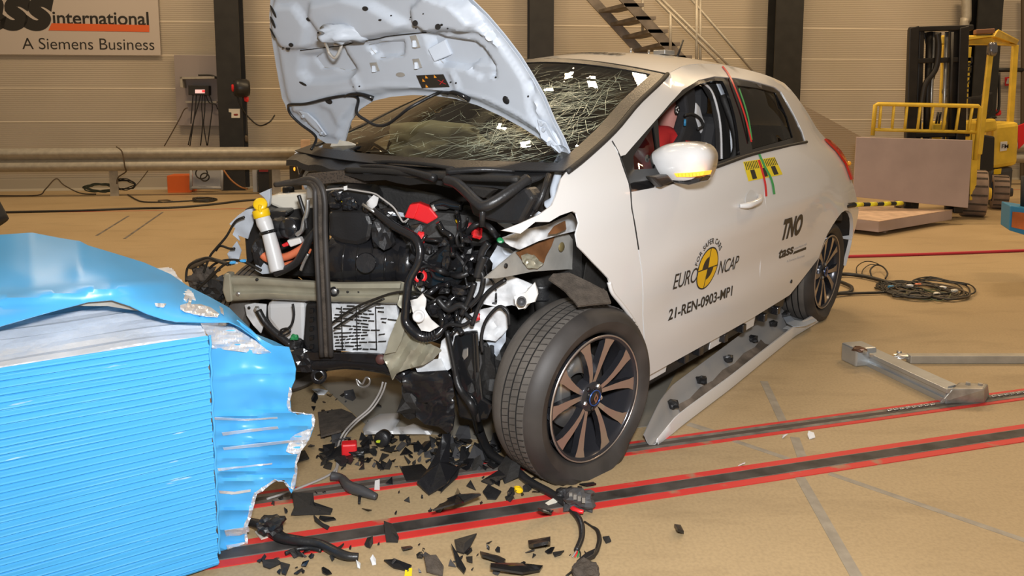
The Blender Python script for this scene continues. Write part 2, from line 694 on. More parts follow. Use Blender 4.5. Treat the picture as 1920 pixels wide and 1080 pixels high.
# guardrail with W profile
gt = thing('guardrail', 'galvanised two-wave crash guardrail running along the back wall', 'guardrail', wallp(0, 0, 0.9))
bm = bmesh.new()
wave = [(0.0, 0.345), (0.05, 0.37), (0.08, 0.40), (0.08, 0.43), (0.035, 0.475), (0.0, 0.50), (0.035, 0.525), (0.08, 0.57), (0.08, 0.60), (0.05, 0.63), (0.0, 0.655)]
A = [bm.verts.new(wallp(-11, z, 0.9 + o)) for o, z in wave]
B = [bm.verts.new(wallp(13, z, 0.9 + o)) for o, z in wave]
for i in range(len(wave) - 1):
    bm.faces.new((A[i], B[i], B[i + 1], A[i + 1]))
face_to(bm, ORG)
mk('beam', bm, M['galv'], gt, solid=0.006, smooth=True)
for px in (-560, 213, 518, 1300, 1590, 1990):
    p = wp(px, 330, 0.85)
    p.z = 0
    bm = bmesh.new()
    add_box(bm, p + Vector((0, 0, 0.31)), WD * 0.055, WN * 0.005, (0, 0, 0.31))
    add_box(bm, p + Vector((0, 0, 0.31)) - WN * 0.06, WD * 0.006, WN * 0.055, (0, 0, 0.31))
    mk('post', bm, M['galv'], gt, smooth=False)

# banner with the lettering
M['banner'] = mat('banner_sheet', (0.52, 0.46, 0.41), 0.55)
bt = thing('wall_banner', 'large pale wall sign with black lettering and an orange bar', 'sign', wp(150, 100, 0.05))
bm = bmesh.new()
x0, x1 = wp(-330, 50, 0.03).x, wp(299, 50, 0.03).x
z0, z1 = wp(150, 103, 0.03).z, 3.6
add_prism(bm, [wallp(x0, z0, 0.031), wallp(x1, z0, 0.031), wallp(x1, z1, 0.031), wallp(x0, z1, 0.031)], WN * 0.02)
mk('panel', bm, M['banner'], bt, smooth=False)


def wmap(px, py, s):
    p0 = wp(px, py, 0.053)
    return lambda x, y: p0 + WD * x * s + Vector((0, 0, y * s))


text_on('lettering', 'international', wmap(98, 45, 1.0), M['decal'], bt, size=0.262, bold=0.004, spacing=0.985)
text_on('lettering', 'A Siemens Business', wmap(42, 92, 1.0), M['decal'], bt, size=0.229, bold=-0.001, spacing=0.985)
text_on('lettering', 'tass', wmap(92, 52, 1.0), M['decal'], bt, size=0.86, bold=0.04, shear=0.25, align='RIGHT', spacing=0.95)
prism('orange_bar', [wp(97, 43.5, 0.052), wp(280, 47, 0.052), wp(280, 60, 0.052), wp(91, 57, 0.052)], WN * 0.004, mat('orange_print', (0.72, 0.13, 0.03), 0.5), bt)

# stairs
st = thing('steel_stairs', 'open steel stairs with tube handrails rising behind the car roof', 'stairs', wp(1240, 300, 1.2))
nearm, farm = at(10.0), at(10.75)
def px_prism(name, pl, fm, ext, mt, parent, **k):
    return prism(name, [fm(*p) for p in pl], ext, mt, parent, **k)
M['stair'] = mat('stair_steel', (0.20, 0.17, 0.14), 0.55, 0.3, var=0.25)
# both stringers run on to the floor behind the car
px_prism('stringer', [(1160, -2), (1186, -2), (1480, 316), (1454, 316)], nearm, (0, 0.05, 0), M['stair'], st)
px_prism('stringer', [(1099, -2), (1122, -2), (1412, 316), (1388, 316)], farm, (0, 0.05, 0), M['stair'], st)
for k in range(13):
    f = (14 + 24.5 * k) / 318.0
    a = nearm(1170 + 294 * f, 14 + 24.5 * k - 8)
    b = farm(1122 + 290 * f, 14 + 24.5 * k + 4)
    bm = bmesh.new()
    wv = Vector((0.26, 0, 0))
    add_prism(bm, [a - wv * 0.35, a + wv * 0.65, b + wv * 0.65, b - wv * 0.35], (0, 0, -0.045))
    mk('tread', bm, M['stair'], st, smooth=False)
for (a, b, Y) in (((1228, -4), (1420, 190), 10.0), ((1238, -4), (1430, 185), 10.0), ((1294, -4), (1440, 166), 10.75)):
    tube('handrail', [dp(*a, Y), dp(*b, Y)], 0.019, M['galv'], st, spline=0)
for (px, ya, yb, Y) in ((1257, 24, 116, 10.0), (1306, -6, 170, 10.0), (1313, -6, 180, 10.75), (1205, -6, 60, 10.75)):
    tube('baluster', [dp(px, ya, Y), dp(px, yb, Y)], 0.02, M['galv'], st, spline=0)
# slanting board leaning behind the tail of the car
tag(prism('sloped_board', [dp(1505, 196, 10.2), dp(1625, 262, 10.2), gp(1625, 362.5), gp(1505, 362.5)], (0, 0.06, 0), M['wall']), 'pale sloping board standing before the back wall behind the car tail', 'board')
# ================================================================== the crashed car: body
CAR = thing('car', 'white crash-tested hatchback with a torn-off front and its bonnet raised', 'car', car(1.2, 0, 0))
TW = [0, .15, .25, .40, .60, .75, .88, .97, 1.03, 1.10, 1.2, 1.3, 1.36, 1.42, 1.5, 1.6]
TV = [.76, .785, .80, .83, .85, .853, .845, .825, .79, .755, .71, .655, .615, .55, .42, .2]


def interp(x, X, Y):
    if x <= X[0]:
        return Y[0]
    for i in range(len(X) - 1):
        if x <= X[i + 1]:
            f = (x - X[i]) / (X[i + 1] - X[i])
            return Y[i] + (Y[i + 1] - Y[i]) * f
    return Y[-1]


TABS = [interp(i * 0.01, TW, TV) for i in range(161)]
for _ in range(6):
    TABS = [TABS[0]] + [(TABS[i - 1] + 2 * TABS[i] + TABS[i + 1]) / 4 for i in range(1, 160)] + [TABS[160]]


def base_v(w):
    x = max(0.0, min(159.99, w * 100))
    i = int(x)
    return TABS[i] + (TABS[i + 1] - TABS[i]) * (x - i)


def SV(u, w):                                     # half width of the body at station u, height w
    k = interp(w, [.6, .9, 1.1], [.03, .08, .14])
    t = min(max(0, u - 2.0), 1.3)
    crease = 0.010 * math.exp(-((w - 0.70 - 0.06 * (u - 1)) / 0.055) ** 2) - 0.012 * math.exp(-((w - 0.48 - 0.06 * (u - 1)) / 0.09) ** 2)
    hau = 0.02 * math.exp(-((u - 2.75) / 0.35) ** 2 - ((w - 0.62) / 0.2) ** 2)
    return base_v(w) - k * t * t - .06 * max(0, .25 - u) ** 2 + crease * max(0, min(1, (u - .5) / .3)) * max(0, min(1, (2.6 - u) / .3)) + hau


def uw(x, y):                                     # pixel on the body side -> (u, w)
    r = rayc(x, y)
    v = 0.75
    for _ in range(50):
        q = OC + r * ((v - OC.y) / r.y)
        v = 0.6 * v + 0.4 * SV(q.x, max(0, min(1.6, q.z)))
    return (q.x, q.z)


def side(u, w, off=0.0):
    return car(u, SV(u, w) + off, w)


def sidef(off, sgn=1):
    return lambda u, w: car(u, sgn * (SV(u, w) + off), w)


def PX(*pts):
    return [uw(*p) for p in pts]


APIL = PX((1062, 322), (1100, 292), (1150, 246), (1200, 188), (1250, 139))
RAIL = APIL[-1:] + [(1.40, 1.432), (1.65, 1.452), (1.88, 1.452), (2.10, 1.436), (2.32, 1.408), (2.49, 1.372)]
REAR = [(2.571, 1.29), (2.712, 1.13), (2.86, 1.03), (2.95, .93), (3.03, .80), (3.09, .68), (3.10, .55), (3.06, .42)]
WIN = PX((1139, 357), (1143, 365), (1183, 360), (1263, 345), (1330, 318), (1413, 290), (1511, 267), (1505, 247), (1487, 210), (1465, 172), (1453, 163),
         (1413, 152), (1380, 146), (1340, 143), (1310, 150), (1280, 168), (1257, 193), (1228, 227), (1173, 290))
RARCH_C = (2.74, .30)
RARCH = [(RARCH_C[0] + .345 * math.cos(math.radians(a)), RARCH_C[1] + .345 * math.sin(math.radians(a))) for a in range(-8, 172, 12)]
RD_SEAM = PX((1511, 267), (1519, 330), (1517, 400)) + [RARCH[-4], RARCH[-3], RARCH[-2], RARCH[-1]]
SILLR, SILLF = uw(1481, 553), uw(1215, 705)
SHUT = PX((1148, 264), (1163, 293), (1180, 343), (1183, 360), (1185, 390), (1191, 423), (1198, 468), (1204, 507), (1206, 590), (1209, 650))

P_white, P_in = M['white_paint'], M['white_inner']
# quarter panel with A pillar, roof rail and C pillar
win_up = WIN[7:] + WIN[:1]                        # rear low corner -> over the top -> front tip
body = APIL + RAIL[1:] + REAR + RARCH[:-4] + [RARCH[-4]] + RD_SEAM[2::-1][:3] + win_up[:-1] + [SHUT[1], SHUT[0]]
for sg, nm in ((1, 'body_side'), (-1, 'body_side')):
    bm = sheet_bm(body, sidef(0, sg), 0.05)
    face_to(bm, car(1.4, 4 * sg, 1))
    mk(nm, bm, P_white, CAR, smooth=True, solid=0.02)
FD_B, RD_B = uw(1413, 595), None
fdoor = SHUT[3:] + [SILLF, uw(1369, 620), FD_B] + [WIN[5], WIN[4], WIN[3]]
rdoor = [WIN[5], FD_B, SILLR] + RD_SEAM[::-1][0:]
doors = {}
for sg in (1, -1):
    for nm, pl in (('front_door', fdoor), ('rear_door', rdoor)):
        bm = sheet_bm(pl, sidef(0, sg), 0.05)
        face_to(bm, car(1.4, 4 * sg, 1))
        doors[nm, sg] = mk(nm, bm, P_white, CAR, smooth=True, solid=0.02)
# fender with its torn forward edge
SHUTF = [(u - 0.006, w) for u, w in SHUT]
FARCH = PX((1203, 640), (1197, 618), (1182, 590), (1163, 566), (1148, 546), (1141, 522), (1112, 492), (1084, 462), (1080, 440), (1086, 418), (1081, 400), (1073, 396),
           (1050, 404), (1030, 416), (1004, 416), (976, 438), (941, 432), (975, 419), (1010, 403), (1035, 385), (1046, 357), (1052, 335), (1062, 322))
fen = SHUTF[2:] + [(SHUTF[-1][0] - .01, SHUTF[-1][1])] + FARCH + PX((1095, 318), (1139, 353), (1173, 290))[:0] + APIL[1:2] + [SHUTF[0], SHUTF[1]]
bm = sheet_bm(fen, sidef(0), 0.035)
face_to(bm, car(1.4, 4, 1))
mk('front_fender', bm, P_white, CAR, smooth=True, solid=0.006)
fen_r = [(.40, .62), (.30, .80), (.19, 1.03)] + APIL[1:2] + SHUT[:-1]
bm = sheet_bm(fen_r, sidef(0, -1), 0.05)
face_to(bm, car(1.4, -4, 1))
mk('front_fender', bm, P_white, CAR, smooth=True, solid=0.006)
# rolled white edge of the front wheel arch
tube('arch_edge', [side(*uw(*p), -0.004) for p in ((1144, 530), (1150, 549), (1165, 568), (1183, 592), (1197, 618), (1203, 642))], 0.008, P_white, CAR)

# roof
def edge_pt(pl, s):
    L = [math.hypot(pl[i + 1][0] - pl[i][0], pl[i + 1][1] - pl[i][1]) for i in range(len(pl) - 1)]
    d = s * sum(L)
    for i, l in enumerate(L):
        if d <= l or i == len(L) - 1:
            f = min(1, d / l)
            return (pl[i][0] + (pl[i + 1][0] - pl[i][0]) * f, pl[i][1] + (pl[i + 1][1] - pl[i][1]) * f)
        d -= l


def grid_bm(fn, ns, nt):
    bm = bmesh.new()
    V = [[bm.verts.new(fn(i / ns, j / nt * 2 - 1)) for j in range(nt + 1)] for i in range(ns + 1)]
    for i in range(ns):
        for j in range(nt):
            bm.faces.new((V[i][j], V[i][j + 1], V[i + 1][j + 1], V[i + 1][j]))
    return bm


RAILS = [tuple(v) for v in smooth_poly(RAIL, 4, False)]


def roof_pt(s, t):
    u, w = edge_pt(RAILS, s)
    return car(u - .16 * (1 - t * t) * (1 - s) ** 2 + 0.10 * s * (1 - t * t), SV(u, w) * t, w + (.078 - .02 * s) * (1 - t * t))


bm = grid_bm(roof_pt, 28, 24)
face_to(bm, car(1.5, 0, 8))
roof = mk('roof', bm, P_white, CAR, smooth=True, solid=0.02)
TAILP = [tuple(v) for v in smooth_poly(RAIL[-1:] + REAR, 3, False)]
bm = grid_bm(lambda s, t: car(edge_pt(TAILP, s)[0] + .10 * (1 - t * t), SV(*edge_pt(TAILP, s)) * t, edge_pt(TAILP, s)[1]), 24, 14)
face_to(bm, car(9, 0, 1))
mk('tailgate', bm, P_white, CAR, smooth=True, solid=0.02)

# windscreen
APS = [tuple(v) for v in smooth_poly(APIL, 4, False)]


def ws_pt(s, t, off=0.0):
    u, w = edge_pt(APS, s)
    q = 1 - t * t
    return car(u - (.10 + .06 * s) * q - off * .6, (SV(u, w) - .008) * t, w + (-.015 + .093 * s) * q + off * .8)


def glass_mat(name, tint, gloss=0.04, rough=0.02, fres=1.5):
    m = bpy.data.materials.new(name)
    m.use_nodes = True
    nt = m.node_tree
    nt.nodes.remove(nt.nodes['Principled BSDF'])
    out = nt.nodes['Material Output']
    tr = nt.nodes.new('ShaderNodeBsdfTransparent')
    tr.inputs[0].default_value = tuple(tint) + (1,)
    gl = nt.nodes.new('ShaderNodeBsdfGlossy')
    gl.inputs['Roughness'].default_value = rough
    lw = nt.nodes.new('ShaderNodeFresnel')
    lw.inputs['IOR'].default_value = fres
    mx = nt.nodes.new('ShaderNodeMixShader')
    nt.links.new(lw.outputs[0], mx.inputs[0])
    nt.links.new(tr.outputs[0], mx.inputs[1])
    nt.links.new(gl.outputs[0], mx.inputs[2])
    nt.links.new(mx.outputs[0], out.inputs['Surface'])
    tc = nt.nodes.new('ShaderNodeTexCoord')
    n2 = nt.nodes.new('ShaderNodeTexNoise')
    n2.inputs['Scale'].default_value = 9
    nt.links.new(tc.outputs['Object'], n2.inputs['Vector'])
    bp = nt.nodes.new('ShaderNodeBump')
    bp.inputs['Strength'].default_value = gloss
    bp.inputs['Distance'].default_value = 0.012
    nt.links.new(n2.outputs['Fac'], bp.inputs['Height'])
    nt.links.new(bp.outputs['Normal'], gl.inputs['Normal'])
    return m


M['windscreen'] = glass_mat('windscreen_glass', (0.90, 0.93, 0.84), 0.06, 0.0, 1.5)
M['side_glass'] = glass_mat('side_glass', (0.55, 0.57, 0.56), 0.0, 0.0, 1.35)
bm = grid_bm(lambda s, t: ws_pt(.045 + s * .925, t * .955), 20, 30)
face_to(bm, car(-3, 0, 5))
WSC = mk('windscreen', bm, M['windscreen'], CAR, smooth=True, keep=True)
# black ceramic border
bm = bmesh.new()
for (s0, s1, t0, t1, a, b) in ((0, 1, .925, 1.0, 24, 2), (0, 1, -1, -.925, 24, 2), (0, .07, -.925, .925, 2, 24), (.955, 1.0, -.925, .925, 2, 24)):
    V = [[bm.verts.new(ws_pt(s0 + (s1 - s0) * i / a, t0 + (t1 - t0) * j / b, .004)) for j in range(b + 1)] for i in range(a + 1)]
    for i in range(a):
        for j in range(b):
            bm.faces.new((V[i][j], V[i][j + 1], V[i + 1][j + 1], V[i + 1][j]))
bmesh.ops.remove_doubles(bm, verts=bm.verts, dist=0.002)
face_to(bm, car(-3, 0, 5))
mk('windscreen_border', bm, M['black_plastic'], CAR, smooth=True, solid=0.004)
tube('pillar_seal', [side(u, w, .004) for u, w in APS], 0.010, M['black_matte'], CAR, spline=0)
tube('header_seal', [roof_pt(0, t / 10) + Vector((0, 0, -.004)) for t in range(-10, 11)], 0.008, M['black_matte'], CAR, spline=0)

# cracks in the glass: splintered strands spreading from the impact on the driver's side
rc = random.Random(5)
bm = bmesh.new()


def crack(s, t, ang, ln, wd):
    pts = []
    a = ang
    n = max(3, int(ln / .03))
    for k in range(n + 1):
        pts.append((s, t))
        a += rc.uniform(-.16, .16) + (rc.uniform(-.7, .7) if rc.random() < .08 else 0)
        a += (ang - a) * .25
        s += math.sin(a) * .03
        t += math.cos(a) * .03
        if not (.06 < s < .95 and -.93 < t < .93):
            break
    if len(pts) < 3:
        return
    vs = []
    for k, (s_, t_) in enumerate(pts):
        p = ws_pt(s_, t_, .0025)
        q = ws_pt(*(pts[k + 1] if k + 1 < len(pts) else pts[k - 1]), .0025)
        d = (q - p).normalized()
        nn = d.cross(Vector((-.33, -.37, .87))).normalized() * wd * (1 - .6 * k / len(pts))
        vs.append((bm.verts.new(p - nn), bm.verts.new(p + nn)))
    for k in range(len(vs) - 1):
        bm.faces.new((vs[k][0], vs[k + 1][0], vs[k + 1][1], vs[k][1]))


for k in range(520):
    f = rc.random()
    s0, t0 = .46 + rc.gauss(0, .20), .64 + rc.gauss(0, .17)
    crack(s0, t0, rc.choice([rc.gauss(.55, .35), rc.gauss(3.5, .35), rc.gauss(3.6, .3), rc.gauss(.9, .5), rc.uniform(0, 6.3)]), rc.expovariate(6.5) + .05, rc.uniform(.0004, .0013))
for k in range(60):
    crack(rc.uniform(.1, .9), rc.uniform(-.8, .5), rc.gauss(.55, .5), rc.uniform(.05, .28), rc.uniform(.0003, .0007))
for k in range(22):                                 # the fan that runs across to the passenger side
    crack(.22 + rc.gauss(0, .05), .5 + rc.gauss(0, .1), 3.14 + rc.gauss(.0, .30), rc.uniform(.15, .55), rc.uniform(.0004, .0009))
for k in range(160):                                # scattered splinters of glass
    s0, t0 = rc.uniform(.08, .9), rc.uniform(-.85, .9)
    crack(s0, t0, rc.uniform(0, 6.3), .07, rc.uniform(.0008, .0018))
M['crack'] = mat('splintered_glass', (0.60, 0.72, 0.58), 0.25, spec=0.8)
M['crack'].node_tree.nodes['Principled BSDF'].inputs['Alpha'].default_value = 0.6
tag(mk('glass_cracks', bm, M['crack'], WSC, smooth=False), None, None, kind='stuff')

# black window surround with its openings
op_q = PX((1190, 293), (1228, 236), (1234, 277), (1230, 316), (1192, 318))
op_f = PX((1240, 278), (1236, 224), (1262, 196), (1290, 172), (1312, 158), (1340, 151), (1357, 152), (1376, 200), (1386, 247), (1390, 290), (1330, 309), (1243, 324))
op_r = PX((1384, 160), (1423, 165), (1456, 174), (1478, 220), (1489, 258), (1413, 280), (1408, 255), (1396, 208))
win2 = [WIN[0]] + WIN[1:]
bm = sheet_bm(WIN, sidef(-.006), 0.03, holes=[op_q, op_f, op_r])
face_to(bm, car(1.4, 4, 1))
mk('window_surround', bm, M['black_gloss'], CAR, smooth=True, solid=0.012)
bm = sheet_bm(WIN, sidef(-.006, -1), 0.05, holes=[op_q, op_f, op_r])
face_to(bm, car(1.4, -4, 1))
mk('window_surround', bm, M['black_gloss'], CAR, smooth=True, solid=0.012)
for sg in (1, -1):
    for pl in ((op_q, op_r) if sg == 1 else (op_q, op_f, op_r)):
        bm = sheet_bm(pl, sidef(-.012, sg), 0.06)
        face_to(bm, car(1.4, 4 * sg, 1))
        mk('side_window', bm, M['side_glass'], CAR, smooth=True, keep=True)
# belt moulding along the bottom of the glass
tube('belt_moulding', [side(*uw(*p), .004) for p in ((1240, 333), (1330, 316), (1413, 288), (1511, 266))], 0.008, M['black_matte'], CAR)
# door shut line running over the black corner
tube('shut_line', [side(u, w, -.0008) for u, w in SHUT[:7]], 0.0024, M['black_matte'], CAR)

# mirror on the driver's door
mir_out = smooth_poly([(1223, 292), (1234, 279), (1256, 269), (1288, 266), (1316, 272), (1329, 288), (1329, 308), (1322, 330), (1312, 340), (1285, 343), (1250, 337), (1229, 318)], 3)
mc = Vector((1279, 305))
bm = bmesh.new()
rings = []
for k in range(9):
    a = math.pi / 2 * k / 8
    sc, dpth = math.sin(a) ** .72, math.cos(a) * .075
    if k == 0:
        sc = .02
    rings.append([bm.verts.new(cu(*(mc + (Vector(p[:2]) - mc) * sc), .80) - car(1, 0, 0) * dpth + car(0, 0, 0) * dpth) for p in mir_out])
back = [bm.verts.new(v.co + (car(.07, 0, 0) - car(0, 0, 0)) * 1.0) for v in rings[-1]]
rings.append(back)
for i in range(len(rings) - 1):
    n = len(rings[i])
    for k in range(n):
        bm.faces.new((rings[i][k], rings[i][(k + 1) % n], rings[i + 1][(k + 1) % n], rings[i + 1][k]))
bm.faces.new(rings[0][::-1])
bm.faces.new(back)
MIR = mk('door_mirror', bm, P_white, CAR, smooth=True)
prism('mirror_glass', [cu(*(mc + (Vector(p[:2]) - mc) * .9), .80) + (car(.071, 0, 0) - car(0, 0, 0)) for p in mir_out], (car(.003, 0, 0) - car(0, 0, 0)), mat('mirror_glass', (.8, .8, .8), .03, 1), MIR)
M['indicator'] = mat('lit_indicator', (0.9, 0.35, 0.02), 0.3, emit=(1, .33, .03), estr=1.6)
ind = [(1263, 325), (1290, 324), (1321, 321), (1318, 329), (1296, 332), (1268, 332)]
bm = bmesh.new()
add_prism(bm, [cu(*p, .728) for p in ind], car(.06, 0, 0) - car(0, 0, 0))
mk('indicator_lamp', bm, M['indicator'], MIR, bevel=.002, label='lit orange indicator strip')
for k in range(7):
    x = 1272 + k * 6.6
    tube('lamp_rib', [cu(x, 325, .7265), cu(x + .5, 331, .7265)], .0012, M['yellow'], MIR, res=4, spline=0)
bm = bmesh.new()
add_prism(bm, [cu(*p, .755) for p in ((1256, 334), (1318, 331), (1312, 341), (1290, 347), (1262, 343))], car(.07, 0, 0) - car(0, 0, 0))
mk('lower_cover', bm, M['black_gloss'], MIR, bevel=.006)
prism('mirror_foot', [cv(*p, .83) for p in ((1205, 330), (1236, 326), (1248, 340), (1225, 350))], car(0, .04, .0) - car(0, 0, 0), M['black_plastic'], MIR, bevel=.01)

# door handle with its recess
bm = bmesh.new()
hl = [uw(*p) for p in ((1385, 386), (1392, 383), (1410, 374), (1422, 367))]
pts = [side(hl[0][0], hl[0][1], .006), side(hl[1][0], hl[1][1], .034), side(hl[2][0], hl[2][1], .036), side(hl[3][0], hl[3][1], .008)]
HND = tube('door_handle', pts, [.010, .014, .014, .011], P_white, CAR)
bm = bmesh.new()
hc = uw(1408, 376)
V = [[None] * 9 for _ in range(7)]
bm2 = bmesh.new()
cen = bm2.verts.new(side(hc[0], hc[1], .0012))
ring = [bm2.verts.new(side(hc[0] + .062 * math.cos(a), hc[1] + .047 * math.sin(a), .0012)) for a in [2 * math.pi * k / 20 for k in range(20)]]
for k in range(20):
    bm2.faces.new((cen, ring[k], ring[(k + 1) % 20]))
mk('handle_recess', bm2, mat('recess_paint', (0.62, 0.62, 0.61), .4), CAR, smooth=True, solid=.0012, soff=1)
lathe('lock_barrel', disc_prof(.006, .004), side(*uw(1422, 369), .014), car(0, 1, 0) - car(0, 0, 0), M['black_plastic'], HND, 12)

# tail lamp, wheel-arch liners, sill structure, floor pan
M['tail_red'] = mat('tail_lamp_red', (.55, .02, .015), .15, coat=.5)
tl = [(2.74, 1.05), (2.86, 1.035), (2.955, .97), (2.99, .89), (3.03, .80), (2.985, .80), (2.93, .90), (2.84, .985)]
bm = sheet_bm(tl, sidef(.004), .03)
face_to(bm, car(1.4, 4, 1))
TLP = mk('tail_lamp', bm, M['tail_red'], CAR, smooth=True, solid=.012, soff=1)
lathe('bulb', [(0, .02), (.012, .014), (.015, 0), (0, 0)], side(2.975, .90, .016), car(0, 1, 0) - car(0, 0, 0), mat('amber_lens', (.9, .4, .03), .2), TLP, 12)
bm = bmesh.new()
n = 18
A1, A2 = [], []
for k in range(n + 1):
    a = math.radians(-12 + 204 * k / n)
    u, w = RARCH_C[0] + .35 * math.cos(a), max(.08, RARCH_C[1] + .35 * math.sin(a))
    A1.append(bm.verts.new(side(u, w, -.012)))
    A2.append(bm.verts.new(car(u, .42, w)))
for k in range(n):
    bm.faces.new((A1[k], A1[k + 1], A2[k + 1], A2[k]))
bm.faces.new(A2)
mk('wheel_arch_liner', bm, M['black_matte'], CAR, smooth=False, solid=.006)
box('floor_pan', car(1.72, 0, .24), (car(1.15, 0, 0) - car(0, 0, 0)), (car(0, .70, 0) - car(0, 0, 0)), (0, 0, .03), M['black_matte'], CAR)
box('firewall', car(.42, 0, .62), (car(.03, 0, 0) - car(0, 0, 0)), (car(0, .70, 0) - car(0, 0, 0)), (0, 0, .38), M['black_matte'], CAR)
U, Vv = car(1, 0, 0) - car(0, 0, 0), car(0, 1, 0) - car(0, 0, 0)
bm = bmesh.new()
add_prism(bm, [side(SILLF[0], .14, -.03), side(SILLF[0], .26, -.03), side(SILLR[0] + .03, .31, -.03), side(SILLR[0] + .03, .19, -.03)], Vv * -.12)
SILL = mk('sill', bm, M['black_plastic'], CAR, smooth=False, bevel=.01)
for (a, b) in ((1217, 1262), (1345, 1372), (1405, 1428)):
    x0, x1 = uw(a, 700)[0], uw(b, 640)[0]
    u0 = uw(a, 706 - (a - 1215) * .571)[0]
    u1 = uw(b, 706 - (b - 1215) * .571)[0]
    prism('sill_patch', [side(u0, .17, -.026), side(u1, .175, -.026), side(u1, .245, -.026), side(u0, .235, -.026)], Vv * -.01, M['white_plastic'], SILL)
for px in (1290, 1318, 1365, 1400, 1440, 1465):
    u0 = uw(px, 706 - (px - 1215) * .571)[0]
    box('sill_bracket', side(u0, .205, -.02), U * .018, Vv * .02, (0, 0, .02), M['black_wet'], SILL, bevel=.004)
lathe('jack_plug', disc_prof(.010, .004), side(2.05, .35, .0), Vv, M['black_plastic'], SILL, 10)

# roof fittings
tube('antenna', [roof_pt(.76, .02) + Vector((0, 0, -.01)), roof_pt(.76, .02) + Vector((.06, .05, .14))], [.009, .005], M['black_plastic'], CAR, spline=0)
rp = roof_pt(.45, .45)
box('roof_bracket', rp + Vector((0, 0, .012)), U * .05, Vv * .035, (0, 0, .012), M['steel'], CAR, bevel=.003)
for s_, t_ in ((.48, -.02), (.56, .05)):
    p = roof_pt(s_, t_)
    tube('roof_stud', [p, p + Vector((0, 0, .035))], .006, M['steel'], CAR, spline=0)
text_on('roof_lettering', '21-REN-0903-MP1', lambda x, y: roof_pt(.15 + .7 * y, x * .80 + .16) + Vector((0, 0, .003)), M['decal'], CAR, size=.105, bold=.003, align='CENTER')

# ------------------------------------------------------------------ stickers and tape on the side
c0 = uw(1326.5, 503)
wr = (uw(1326.5, 466.5)[1] - uw(1326.5, 540)[1]) / 2
ur = (uw(1345, 500)[0] - uw(1308, 507)[0]) / 2
EM = Vector(c0)


def dmap(ox, oy, off=.0012, su=1.0, rot=0.0):
    cr, sr = math.cos(rot), math.sin(rot)
    return lambda x, y: side(ox + (x * cr - y * sr) * su, oy + x * sr + y * cr, off)


def disc2(name, r0, r1, a0, a1, off, mt):
    n = max(4, int((a1 - a0) / 8))
    bm = bmesh.new()
    prev = None
    for k in range(n + 1):
        a = math.radians(a0 + (a1 - a0) * k / n)
        cur = [bm.verts.new(side(c0[0] + ur * r * math.cos(a), c0[1] + wr * r * math.sin(a), off)) for r in (r0, (r0 + r1) / 2, r1)]
        if prev:
            for i in range(2):
                bm.faces.new((prev[i], cur[i], cur[i + 1], prev[i + 1]))
        prev = cur
    face_to(bm, ORG)
    return mk(name, bm, mt, CAR, smooth=False, solid=.0006, soff=1)


disc2('emblem_rim', .93, 1.0, 0, 360, .0012, M['decal'])
disc2('emblem_disc', .02, .93, 0, 360, .0010, M['sign_yellow'])
disc2('emblem_wedge', .03, .55, 96, 180, .0018, M['decal'])
disc2('emblem_wedge', .03, .55, 276, 360, .0018, M['decal'])
for a in (0, math.pi / 2):
    bm = bmesh.new()
    da, na = Vector((math.cos(a), math.sin(a))), Vector((-math.sin(a), math.cos(a))) * .025
    n = 8
    va = []
    for k in range(n + 1):
        f = -1 + 2 * k / n
        va.append([bm.verts.new(side(c0[0] + ur * (da.x * f + sg * na.x), c0[1] + wr * (da.y * f + sg * na.y), .0019)) for sg in (-1, 1)])
    for k in range(n):
        bm.faces.new((va[k][0], va[k + 1][0], va[k + 1][1], va[k][1]))
    face_to(bm, ORG)
    mk('emblem_line', bm, M['decal'], CAR, smooth=False, solid=.0005, soff=1)


def fit_text(name, body, a, b, hgt, mt, off=.0013, cap=.682, **kw):
    """lettering from pixel a to pixel b along its base line, hgt = cap height in metres on the body side."""
    bm = text_bm(body, **kw)
    x0 = min(v.co.x for v in bm.verts)
    x1 = max(v.co.x for v in bm.verts)
    pa, pb = uw(*a), uw(*b)
    for v in bm.verts:
        f = (v.co.x - x0) / (x1 - x0)
        v.co = side(pa[0] + (pb[0] - pa[0]) * f, pa[1] + (pb[1] - pa[1]) * f + v.co.y / cap * hgt, off)
    face_to(bm, ORG)
    return mk(name, bm, mt, CAR, solid=.0006, soff=1, smooth=False)


def dw(x, ya, yb):
    return abs(uw(x, ya)[1] - uw(x, yb)[1])


fit_text('side_lettering', 'EURO', (1261, 543), (1305, 528), dw(1283, 511, 537), M['decal'], spacing=.95)
fit_text('side_lettering', 'NCAP', (1345, 515), (1381, 503), dw(1362, 488, 511), M['decal'], spacing=.95)
fit_text('side_lettering', '21-REN-0903-MP1', (1252, 601), (1373, 553), dw(1310, 561, 579), M['decal'], bold=.020, shear=.12)
fit_text('side_lettering', 'TNO', (1464, 449), (1501, 436), dw(1482, 410, 442), M['decal'], bold=.055, shear=.15)
fit_text('side_lettering', 'tass', (1459, 485), (1487, 474), dw(1472, 463, 480), M['decal'], bold=.03, shear=.15)
fit_text('side_lettering', 'international', (1488, 469), (1512, 459), dw(1500, 461, 465), M['decal_grey'])
fit_text('side_lettering', 'A Siemens Business', (1475, 492), (1508, 481), dw(1490, 484, 488), M['decal_grey'])
bm = bmesh.new()
pp = PX((1486, 477), (1511, 467.5), (1511, 463), (1489, 471.5))
V = [bm.verts.new(side(u, w, .0013)) for u, w in pp]
bm.faces.new(V)
face_to(bm, ORG)
mk('lettering_bar', bm, M['decal'], CAR, solid=.0006, soff=1, smooth=False)
